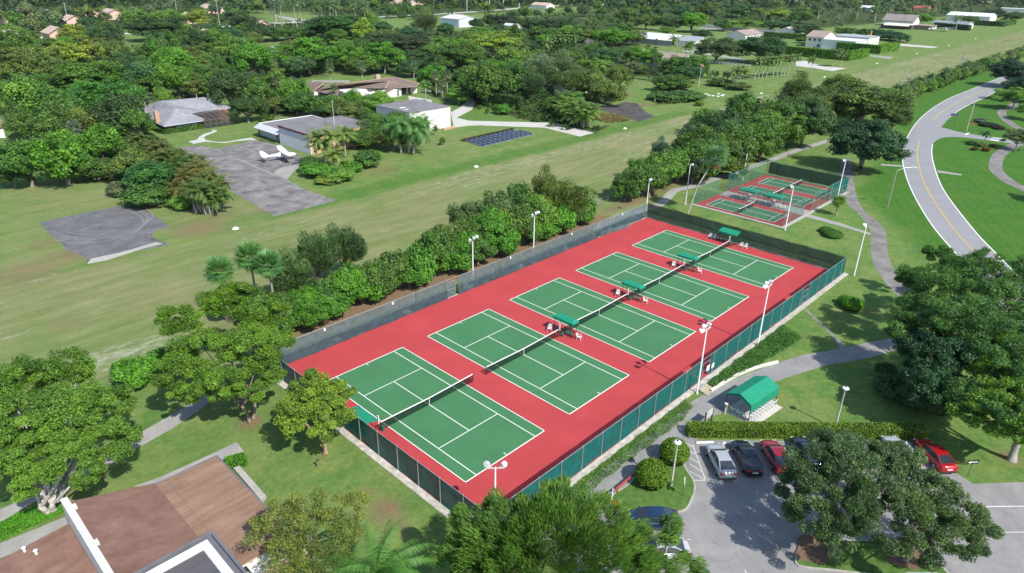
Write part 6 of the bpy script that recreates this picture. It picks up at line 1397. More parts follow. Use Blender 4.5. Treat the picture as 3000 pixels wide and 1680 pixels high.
def ground_cover(label,poly,h,tint,dens,ll,lw,seed,name='ground_cover'):
    rs=np.random.RandomState(seed); pl=[(p[0],p[1]) for p in poly]; xs=[p[0] for p in pl]; ys=[p[1] for p in pl]; A=(max(xs)-min(xs))*(max(ys)-min(ys)); n=int(A*dens)
    P=np.stack([rs.uniform(min(xs),max(xs),n),rs.uniform(min(ys),max(ys),n),np.zeros(n)],-1); ins=np.zeros(n,bool)
    for i in range(len(pl)):
        (x0,y0),(x1,y1)=pl[i],pl[(i+1)%len(pl)]; c=((y0>P[:,1])!=(y1>P[:,1])); ins^=c&(P[:,0]<(x1-x0)*(P[:,1]-y0)/((y1-y0) or 1e-9)+x0)
    P=P[ins]; n=len(P); P[:,2]=h*(0.45+0.3*(np.sin(P[:,0]*2.1)*np.sin(P[:,1]*2.7+1))+0.35*rs.uniform(size=n)); N=unit(rs.normal(size=(n,3))*0.6+np.array([0,0,0.8]))
    V,Q=leaves_at(P,N,ll,lw,rs); low=np.sin(P[:,0]*0.9+2)+np.sin(P[:,0]*2.3+P[:,1]*1.2)
    o=link(name,mesh_np(name,V,Q,LEAF,np.clip(0.4+0.1*low+0.25*rs.normal(size=n),0,1))); o.color=(*tint,1); o['kind']='stuff'; o['label']=label; return o
# ================================================================== PLANTING
ri=random.Random(3)
def T(kind,x,y,w,tint,label,H_=None,group=None,name='tree',cat='tree',kz=0.6):
    pos,r,h=spot(x,y,w,H_,kz); return plant(ri.choice(kind),label,cat,pos,r,h,tint,None,group,name)
def PALM(kind,x,y,H_,tint,label,r=None,group=None,cat='palm',name='palm_tree'):   # x,y = heart of the crown in the 2576 view
    q=at(x*3000/2576,y*3000/2576,H_); k=ri.choice(kind); return plant(k,label,cat,Vector((q.x,q.y,0)),r or k.R*min(1.15,max(0.8,H_/k.H)),H_,tint,None,group,name)
# ---------------- near trees, each grown for its own place
def near_tree(name,label,base,clumps,per,ll,lw,tint,r0,zf,stems=1,bark=BARK,flat=0.65,droop=0.0,spray=0.3,nl=14,seed=1,up=0.3,ncl=None):
    """clumps: list of (x,y,z,radius) world lobes of the crown; each lobe is broken into leaf sprays"""
    rs=np.random.RandomState(seed); C_=[];RC=[]
    for (x,y,z,r) in clumps:
        k=ncl or max(6,int((9.2 if seed>=104 else 9.8)*r*r*0.55)); d=unit(rs.normal(size=(k,3))); q=d*(rs.uniform(0.35,1.0,(k,1))**0.6)*r*np.array([1,1,0.62])
        C_.append(q+np.array([x-base[0],y-base[1],z])); RC.append(np.full(k,0.40+0.12*r)*rs.uniform(0.7,1.3,k))
    C_=np.concatenate(C_); RC=np.concatenate(RC); cen=C_.mean(0)-np.array([0,0,1.5])
    V,Q,tone=fill_clumps(rs,C_,RC,per,ll,lw,flat,up,droop,cen,spray)
    t_=thing(name,label,'tree',(base[0],base[1],0))
    tm=limbs_mesh('trunk',C_,zf,r0,seed,nl,stems,bark,n=9); link('trunk',tm,t_)
    o=link('crown',mesh_np('crown',V,Q,LEAF,tone),t_); o.color=(*tint,1); return t_
def lobe(x,y,z,wpx):                       # crown lobe seen at x,y (2576 view) at height z
    q=at(x*3000/2576,y*3000/2576,z); return (q.x,q.y,z,wpx*3000/2576/2*depth(q)/FPX)
b=FV(130,1278)
near_tree('tree','big pale trunked tree at the left edge with several white stems and light green crown',(b.x,b.y),[lobe(60,960,8.5,150),lobe(160,930,8.0,140),lobe(40,1060,8.0,170),lobe(170,1030,8.5,180),lobe(280,1010,6.0,110),lobe(270,1110,6.0,140),lobe(120,1140,6.5,170),lobe(20,1160,6.0,120),lobe(60,1220,5.0,80),lobe(320,1085,4.6,70),lobe(215,1185,5.0,90),lobe(-40,1000,8.0,160),lobe(-30,1120,7.0,160)],320,0.22,0.105,(0.122,0.239,0.038),0.42,1.5,4,mat('white_bark',(0.500,0.470,0.420),0.9,0.25,2.0,world=False,stretch=(3,3,0.7)),nl=22,seed=101)
b=FV(630,1058)
near_tree('tree','broad bright green tree left of the near court corner, over the mulch bed',(b.x,b.y),[lobe(450,800,8.5,110),lobe(560,760,8.5,120),lobe(660,790,8,120),lobe(640,870,7.5,150),lobe(500,880,7.5,150),lobe(430,930,6.5,110),lobe(560,960,6.0,130),lobe(680,930,6.0,100),lobe(470,990,5.0,80),lobe(640,990,5.0,60),lobe(600,740,9.5,80),lobe(715,850,6.5,60)],320,0.215,0.12,(0.117,0.229,0.031),0.26,2.6,2,nl=16,seed=102)
b=FV(818,1142)
near_tree('tree','small round olive green tree on the lawn against the near fence',(b.x,b.y),[lobe(790,975,6.0,120),lobe(850,985,5.6,90),lobe(765,1030,5.2,120),lobe(840,1040,5.0,100),lobe(805,1010,5.6,130),lobe(740,1075,4.2,70),lobe(800,1090,4.0,60)],280,0.22,0.13,(0.160,0.262,0.038),0.26,2.2,1,mat('warm_bark',(0.340,0.240,0.170),0.9,0.25,2.0,world=False,stretch=(3,3,0.7)),nl=9,seed=103)
near_tree('tree','olive brown bushy tree over the right end of the brown roofed building',(-50.2,-9.5),[lobe(700,1290,6.0,110),lobe(780,1270,6.5,120),lobe(860,1290,6.0,110),lobe(680,1350,5.5,110),lobe(770,1350,6.0,130),lobe(870,1350,5.5,100),lobe(720,1410,5.0,110),lobe(820,1410,5.2,110),lobe(650,1320,5.2,60),lobe(890,1260,5.5,60)],150,0.20,0.07,(0.181,0.227,0.061),0.22,1.4,3,BARKP,spray=0.5,nl=16,seed=104)
near_tree('tree','large feathery bright green tree at the bottom edge in front of the court corner',(-36.0,-24.0),[lobe(1190,1330,7.0,140),lobe(1290,1295,7.5,140),lobe(1400,1262,8.0,120),lobe(1230,1385,7.5,180),lobe(1370,1340,8.5,200),lobe(1510,1310,7.5,150),lobe(1480,1400,8.0,190),lobe(1600,1370,6.5,150),lobe(1320,1430,8.5,190),lobe(1140,1430,6.0,130),lobe(1640,1440,6.0,150),lobe(1690,1330,4.5,90),lobe(1230,1440,7.0,160),lobe(1405,1225,7.5,55),lobe(1740,1430,4.6,80)],240,0.42,0.062,(0.088,0.182,0.034),0.35,2.5,3,BARKP,flat=1.1,spray=0.75,nl=22,seed=105,up=0.1)
b=A22(1115,1312); b2=A22(1680,1352)
near_tree('tree','grey green tree on the mulched island, left of two, shading the parking bays',(b.x,b.y),[lobe(2040,1160,6.5,130),lobe(2010,1190,6.0,90),lobe(2080,1120,6.5,100),lobe(2230,1150,6.5,110),lobe(2110,1130,7.0,110),lobe(2060,1240,6.5,130),lobe(2160,1190,7.5,140),lobe(2140,1280,6.5,140),lobe(2060,1310,5.5,100),lobe(2210,1250,7.0,130),lobe(2120,1360,4.6,100),lobe(1990,1230,5.0,70),lobe(2000,1290,4.5,60),lobe(2190,1340,5.0,90),lobe(2180,1120,6.5,70)],330,0.24,0.082,(0.089,0.154,0.071),0.26,2.2,1,BARKP,flat=0.8,spray=0.5,nl=15,seed=106)
near_tree('tree','grey green tree on the mulched island, right of two, reaching over the open bays',(b2.x,b2.y),[lobe(2290,1170,6.0,120),lobe(2250,1140,6.5,80),lobe(2280,1270,6.5,130),lobe(2370,1240,6.0,120),lobe(2360,1320,5.5,130),lobe(2440,1310,5.0,110),lobe(2260,1350,5.0,110),lobe(2430,1380,4.2,90),lobe(2480,1350,4.2,70),lobe(2330,1390,4.2,80)],330,0.24,0.082,(0.095,0.157,0.074),0.22,2.0,1,BARKP,flat=0.8,spray=0.5,nl=13,seed=107)
near_tree('tree','huge mixed green tree filling the right edge over the walk and lawn',tuple(FV(2450,800,8.0))[:2],[lobe(2360,720,9.0,150),lobe(2450,690,9.0,150),lobe(2330,790,8.5,140),lobe(2420,800,9.5,180),lobe(2520,760,9.5,160),lobe(2500,860,9.0,180),lobe(2560,930,8.0,170),lobe(2290,760,7.0,80),lobe(2580,820,9,140),lobe(2400,670,8,80),lobe(2480,650,8,80),lobe(2620,700,9,150),lobe(2300,700,8,90),lobe(2270,830,7,90),lobe(2360,640,7.5,70),lobe(2450,1000,6,130),lobe(2530,1030,7,120)],260,0.25,0.11,(0.075,0.173,0.047),0.4,3.5,2,nl=18,seed=108)
near_tree('tree','dark dense tree under the huge one, its low crown against the walk at the right',tuple(FV(2345,1015))[:2],[lobe(2330,880,6.5,150),lobe(2350,960,5.5,150),lobe(2400,900,7.5,120),lobe(2420,1000,5.0,130),lobe(2310,985,4.2,90)],260,0.27,0.15,(0.035,0.097,0.047),0.3,2.4,2,nl=8,seed=109)
b=FV(2545,1158)
near_tree('tree','yellow green tree with leaning grey trunk and mulch ring at the right edge',(b.x,b.y),[lobe(2500,930,7.5,120),lobe(2560,880,8.5,120),lobe(2480,1000,6.5,120),lobe(2550,1000,7.0,150),lobe(2430,1030,5.5,90),lobe(2500,1060,5.5,110),lobe(2600,1050,7,150),lobe(2580,1100,5.5,80)],240,0.23,0.11,(0.138,0.271,0.042),0.36,3.2,1,mat('grey_bark',(0.330,0.310,0.280),0.9,0.25,2.0,world=False,stretch=(3,3,0.7)),nl=14,seed=110)
q=at(935*1.16459,1460*1.16459,6.0)
T(MS,2262,975,110,DK,'low dark bush at the foot of the dark tree beside the walk',2.6,None,'shrub','shrub'); T(MS,2235,930,60,DK,'small dark bush touching the walk under the dark tree',1.8,None,'shrub','shrub'); T(MS,2330,1010,110,DK,'dark bush in the shade under the huge right hand trees',2.2,None,'shrub','shrub')
plant(QUEEN,'feathery queen palm at the bottom edge with long arching fronds','palm',Vector((q.x,q.y,0)),4.4,6.3,(0.100,0.215,0.050),0.4,None,'palm_tree')
# ---------------- the shrub row behind the courts
k=0
for i in range(33):
    x=-33+1.95*i+ri.uniform(-0.5,0.5); h=ri.uniform(3.8,6.2)*(0.8 if x<-30 else 1.0)
    plant(ri.choice(MS+MS+MBs),'dense glossy green shrub in the row between the blue grey court fence and the airstrip','shrub',Vector((x,25.4+ri.uniform(-1.0,1.6),0)),ri.uniform(2.6,3.2),h,ri.choice([MD,BR,MD,(0.084,0.223,0.028)]),None,'shrub row behind the courts','shrub')
for (x,y,w,h,tn,l,kd) in [(1410,500,130,9.5,OL,'tall wispy dark olive tree at the far end of the shrub row behind the courts',MW),(1370,480,80,9.5,(0.104,0.157,0.052),'second wispy tree beside the dark olive one at the end of the shrub row',MW),(1250,530,120,8.0,(0.102,0.162,0.072),'grey green open tree in the middle of the shrub row behind the fence lamp',MBs),(1180,545,100,6.8,(0.102,0.168,0.066),'grey green open tree above the shrub row left of the middle lamp',MBs),(795,640,110,9,(0.104,0.175,0.071),'wispy pine beside the three fan palms at the near end of the shrub row',MW),(865,620,110,8.5,(0.086,0.157,0.071),'wispy pine over the shrub row, right of its twin',MW),(735,690,120,8,(0.121,0.192,0.082),'soft grey green pine just right of the fan palms',MW),(1310,500,90,8,(0.086,0.175,0.052),'leafy tree between the open grey green tree and the wispy dark one',MBs),
    (640,760,110,6,MD,'round green tree just below the three fan palms',MBs),(560,760,70,5,BR,'bright green low tree at the foot of the left fan palm',MBs),(710,770,80,5,MD,'green tree beside the near end of the court back fence',MBs),(335,930,110,3,BR,'glossy bright shrub on the airstrip edge between the two big near trees',MS),(410,900,90,3,BR,'second glossy shrub on the airstrip edge beside the big bright tree',MS)]:
    T(kd,x,y,w,tn,l,h,None,'tree' if h>3.5 else 'shrub','tree' if h>3.5 else 'shrub')
PALM([FAN[0]],550,680,7.0,(0.113,0.262,0.094),'left one of three fan palms beside the airstrip'); PALM([FAN[1]],628,645,7.6,(0.104,0.262,0.085),'middle one of three fan palms beside the airstrip, the tallest'); PALM([FAN[0]],675,665,7.2,(0.121,0.280,0.100),'right one of three fan palms beside the airstrip')
for i in range(11):                       # taller growth in the far half of the row
    x=-6+3.5*i+ri.uniform(-1,1); plant(ri.choice(MBs),'taller leafy tree standing in the far half of the shrub row behind the courts','tree',Vector((x,26.6+ri.uniform(-1.2,1.6),0)),ri.uniform(2.9,3.8),ri.uniform(6.2,8.2),ri.choice([MD,BR,OL,GG,MD,LG]),None,'taller trees of the shrub row behind the courts')
for i in range(8):
    plant(ri.choice(MBs),'leafy tree in the belt between the big courts and the small courts','tree',Vector((47+4.3*i+ri.uniform(-1,1),26.5+ri.uniform(-1.8,2.0),0)),ri.uniform(3.3,4.2),ri.uniform(6.5,8.5),ri.choice([MD,BR,DK,MD,LG]),None,'tree belt left of the small courts')
for (x,y,r_,h_) in [(70,24,4.6,8.5),(77,27,5.2,9.5),(84,24.5,5.0,9.5),(90,29,5.6,10.5),(97,25,5.4,10),(104,29,5.8,11),(112,26,5.6,11.5),(80,32,4.6,9),(95,34,5,9.5),(118,22,5.5,12),(124,29,5.5,11)]:
    plant(ri.choice(MK+MBs),'leafy tree merged in the big clump behind the small courts','tree',Vector((x,y,0)),r_*1.2,h_*1.12,ri.choice([MD,DK,DK,OL,MD]),None,'big tree clump behind the small courts')
# tree strip between courts and small courts along the airstrip
for (x,y,w,h,tn,l,kd) in [(1575,470,80,5,MD,'rounded green tree left of the far corner of the big courts',MBs),(1640,430,90,6,MD,'green tree in the strip above the pale walk, second from the fence end',MBs),(1610,420,60,5,BR,'bright low tree behind the pale walk',MBs),(1700,400,80,7,MD,'green tree left of the leaning palm',MBs),(1660,380,50,7,(0.086,0.175,0.119),'palm like green tuft over the strip left of the leaning palm',MW),(1745,420,80,6.5,DK,'dark tree behind the leaning palm trunk',MBs),(1730,370,70,7,MD,'green tree behind the crown of the leaning palm',MBs),
    (1835,365,160,9,(0.086,0.167,0.038),'spreading olive green tree left of the small courts, front of its cluster',MK),(1800,300,110,8.5,MD,'green tree at the left shoulder of the cluster behind the small courts',MBs),(1870,262,110,9,(0.079,0.184,0.038),'green tree at the back of the cluster behind the small courts',MBs),(1935,290,130,9,MD,'leafy green tree at the right of the cluster behind the small courts',MK),(1970,330,100,7.5,BR,'bright leafy tree low at the right of the cluster by the path',MBs),(1760,385,90,6,DK,'dark low tree behind the lamp post left of the small courts',MBs),(1850,415,80,5,OL,'low olive tree at the foot of the cluster left of the small courts',MBs),(1915,370,90,6,MD,'low green tree just left of the shaded path mouth',MBs),
    (2005,235,110,13,(0.086,0.136,0.047),'tall dark feathery tree behind the path, left of the great oak',MW),(2045,260,110,12,(0.089,0.149,0.047),'second tall feathery tree between the cluster and the great oak',MK),(2170,250,230,13,(0.100,0.161,0.042),'wide olive crowned tree behind the great oak by the road',MK),(2250,290,90,9,(0.086,0.157,0.042),'olive tree at the right shoulder of the great oak beside the road',MK),(2110,225,100,12,(0.100,0.167,0.042),'olive crowned tree left behind the great oak',MK),(2230,235,70,6,BR,'bright green tree where the right hand shrub row begins',MBs)]:
    T(kd,x,y,w,tn,l,h)
b=A20(1335,1290); q,r,h=spot(2165,320,235,12.5); plant(MK[0],'great dark oak with pale forked trunk between the small courts and the road','tree',Vector((b.x,b.y,0)),8.6,12.5,(0.041,0.101,0.047),0.8)
q=SCT(75,1190); o=plant(LEANP,'tall leaning fan palm in front of the small courts','palm',Vector((q.x,q.y,0)),LEANP.R,11.5,(0.146,0.280,0.140),R(-40),None,'palm_tree')
q=SCT(2310,1190); plant(SABAL,'small cabbage palm on the lawn beside the small courts','palm',Vector((q.x,q.y,0)),1.6,2.9,(0.121,0.227,0.047),None,None,'palm_tree')
def foot(x,y,yy):                         # ground point on the picture column x that has world y = yy
    lo,hi=y,y+400
    for _ in range(50):
        m=(lo+hi)/2; (lo,hi)=(m,hi) if at(x*3000/2576,m*3000/2576).y>yy else (lo,m)
    return at(x*3000/2576,lo*3000/2576)
q=foot(1888,170,30.0); plant(NORF,'pointed dark pine rising over the tree cluster beside the airstrip','tree',Vector((q.x,q.y,0)),2.3,14.0,(0.052,0.122,0.055),None,None,'pine_tree')
q=S3(480,1020); plant(NORF2,'thin sparse pine in front of the grey brown gabled house','tree',Vector((q.x,q.y,0)),2.6,18,(0.078,0.114,0.082),None,None,'pine_tree')
# right hand shrub row along the airstrip
x=132.0; i=0
while x<640:
    st=3.6 if x<330 else 6.0; x+=st*ri.uniform(0.8,1.2); far=x>330; h=ri.uniform(4.2,6.2); tn=ri.choice([MD,OL,GG,(0.104,0.175,0.071),MD,LG])
    plant(ri.choice(MS if not far else FT),'shrub of the long tangled row between the airstrip and the road'+(', far part' if far else ', near part'),'shrub',Vector((x,26.9+ri.uniform(-1.2,1.6),0)),ri.uniform(2.3,3.2) if not far else 4.0,h,tn,None,'long shrub row beside the airstrip','shrub')
for i in range(9):
    x=215+i*13+ri.uniform(-3,3); plant(COCO[i%2],'young palm sticking out of the long tangled row beside the road','palm',Vector((x,27.5+ri.uniform(-1,1),0)),2.4,5.6,(0.086,0.149,0.071),None,'palms in the long shrub row','palm_tree')
# right of the road
for (x,y,w,h,tn,l,kd) in [(2555,180,120,11,(0.031,0.078,0.052),'dark tree at the right edge shading the far road',MK),(2600,215,120,10,(0.035,0.088,0.052),'dark tree beyond the right edge behind the yellow green one',MK),(2560,240,90,8,LG,'yellow green feathery tree at the right edge above the winding path',MO),(2565,345,70,6,GG,'small grey green tree with thin trunk at the right edge by the side road',MO),(2590,275,60,6,LG,'green tree at the right edge over the winding path',MO)]:
    T(kd,x,y,w,tn,l,h)
for (x,y,l) in [(100,-28,'tree beyond the right edge casting shade across the lawn and path'),(70,-38,'tree beyond the right edge whose shade falls on the road verge'),(56,-37,'tree beyond the right edge whose shade reaches the road'),(44,-38,'tree beyond the right edge next to the huge mixed green tree')]:
    plant(ri.choice(MBs),l,'tree',Vector((x+8,y-10,0)),4.5,8,MD,None)
for (c,w,h,tn,l) in [(JUN(1700,180),4.5,1.2,(0.052,0.078,0.047),'dark flower bed shrub under the tree shade by the junction'),(JUN(1450,90),3.2,1.6,(0.155,0.192,0.188),'pale spiky bed plant by the junction'),(JUN(1950,250),3.0,1.0,(0.060,0.035,0.025),'dark red bed shrub by the junction'),
                   (JUN(1250,640),2.2,1.1,(0.060,0.122,0.047),'green shrub at the left of the palm bed on the junction lawn'),(JUN(1500,690),2.2,1.2,(0.173,0.227,0.071),'yellow green shrub in the palm bed'),(JUN(1330,780),1.7,0.8,(0.100,0.035,0.025),'red leaved shrub at the front of the palm bed'),(JUN(1610,800),1.9,0.9,(0.130,0.050,0.022),'rust red shrub at the right front of the palm bed'),(JUN(1780,700),1.5,0.8,(0.140,0.050,0.025),'small rust shrub at the right end of the palm bed')]:
    plant(ri.choice(MS),l,'shrub',Vector((c.x,c.y,0)),w*0.62,h,tn,None,None,'shrub')
q=JUN(1560,640); plant(COCO[0],'short palm in the flower bed on the junction lawn','palm',Vector((q.x,q.y,0)),2.0,3.4,(0.068,0.175,0.071),None,None,'palm_tree')
# ---------------- clipped bushes and hedges
q=ISL(1760,960); globe('bush','clipped round bush on the island, farther one beside the lamp',(-19.3,-23.9,0.12),1.42,2.35,(0.120,0.230,0.018),71)
globe('bush','clipped round bush on the island, nearer one behind the red rail',(-23.6,-24.2,0.12),1.55,2.45,(0.120,0.230,0.018),72)
q=A21(1340,910); globe('bush','kidney shaped clipped bush on the lawn beside the teal fence',(q.x-0.1,q.y+1.2,0),1.45,1.75,(0.104,0.289,0.024),73,lobes=[(0,0,1),(0.9,1.3,0.72)])
q=A21(1180,360); globe('bush','low clipped bush with a bare patch on the lawn behind the black screened fence',(q.x+0.3,q.y+1.3,0),1.7,1.15,(0.073,0.197,0.042),74,lobes=[(0,0,1),(1.4,1.6,0.8)])
hedge('hedge','long clipped yellow green hedge along the head of the parking bays',[(-14.6,-22.6),(2.6,-40.1)],1.25,1.15,(0.140,0.235,0.030),0.19,0.13,130,81)
q=A02(1735,620); hedge('hedge','small square bright bush at the corner of the tan roof',[(-50.3,5.6),(-48.6,5.0)],1.1,0.9,(0.104,0.289,0.028),0.14,0.10,170,82)
hedge('hedge','clipped hedge round the front of the grey roofed house',[GH(270,815),GH(330,900),GH(540,985),GH(1290,870)],1.6,1.25,MD,0.34,0.24,40,83)
q=[SOL(215,480),SOL(1515,185)]; hedge('hedge','low brown leaved strip of plants behind the solar panels',[(p.x,p.y+0.4) for p in q],0.7,0.5,(0.085,0.055,0.028),0.3,0.16,45,84)
hedge('hedge','tall clipped hedge in front of the far white hangar, near block',[(331.5,122),(331.5,87),(357,87)],3.0,4.6,(0.114,0.262,0.028),0.9,0.6,7,85)
hedge('hedge','tall clipped hedge block beside the far white hangar, right block',[(381.5,112),(381.5,88),(412,88)],3.0,4.6,(0.114,0.262,0.028),0.9,0.6,7,86)
hedge('hedge','dark hedge along the far long house lawn',[S4(1450,350),S4(1885,388)],3,4.0,DK,1.3,0.9,4,87)
hedge('hedge','long low hedge before the arched white hangar',[S4(1950,318),S4(2300,338),S4(2445,305)],3,4.0,MD,1.5,1.0,3,88)
hedge('hedge','hedge below the long white rail right of the mauve roof',[S3(1880,470),S3(2500,510)],3,3.5,MD,1.2,0.8,4,89)
hedge('hedge','dark hedge along the edge of the lawn left of the bamboo clump',[S2(800,1240),S2(1080,1330),S2(1400,1380)],2.5,4.0,DK,0.6,0.4,18,90)
tag(MB().bar(S3(1080,345)+Vector((0,0,1.2)),S3(2030,425)+Vector((0,0,1.2)),0.6,2.0).build('boundary_wall',mat('cream_wall',(0.620,0.580,0.500),0.8,0.05,0.5)),'long cream boundary wall behind the mauve roofed house','wall')
ground_cover('low planted strip between the teal fence and the drive',[(-33,-19.35),(-9.6,-19.35),(-9.9,-20.6),(-13,-21.2),(-20,-21.0),(-27,-20.9),(-33,-21.0)],0.35,(0.104,0.220,0.055),150,0.17,0.09,91)
ground_cover('planted bank between the teal fence and the curved white wall',[(-4.9,-19.4),(15.2,-19.4),(13.6,-22.8),(9,-22.4),(3,-21.7),(-1.5,-21.0),(-4.9,-20.5)],0.5,(0.068,0.184,0.042),150,0.22,0.10,92)
ground_cover('bright ground cover beside the brown roofed building',[A02(-100,1110),A02(180,985),A02(460,885),A02(490,985),A02(250,1095),A02(-100,1250)],0.3,(0.095,0.323,0.024),260,0.15,0.10,93)
ground_cover('yellow flowering clump at the end of the red rail',[A12(2010,900),A12(2090,900),A12(2100,970),A12(2030,950)],0.4,(0.220,0.200,0.020),300,0.14,0.10,94)
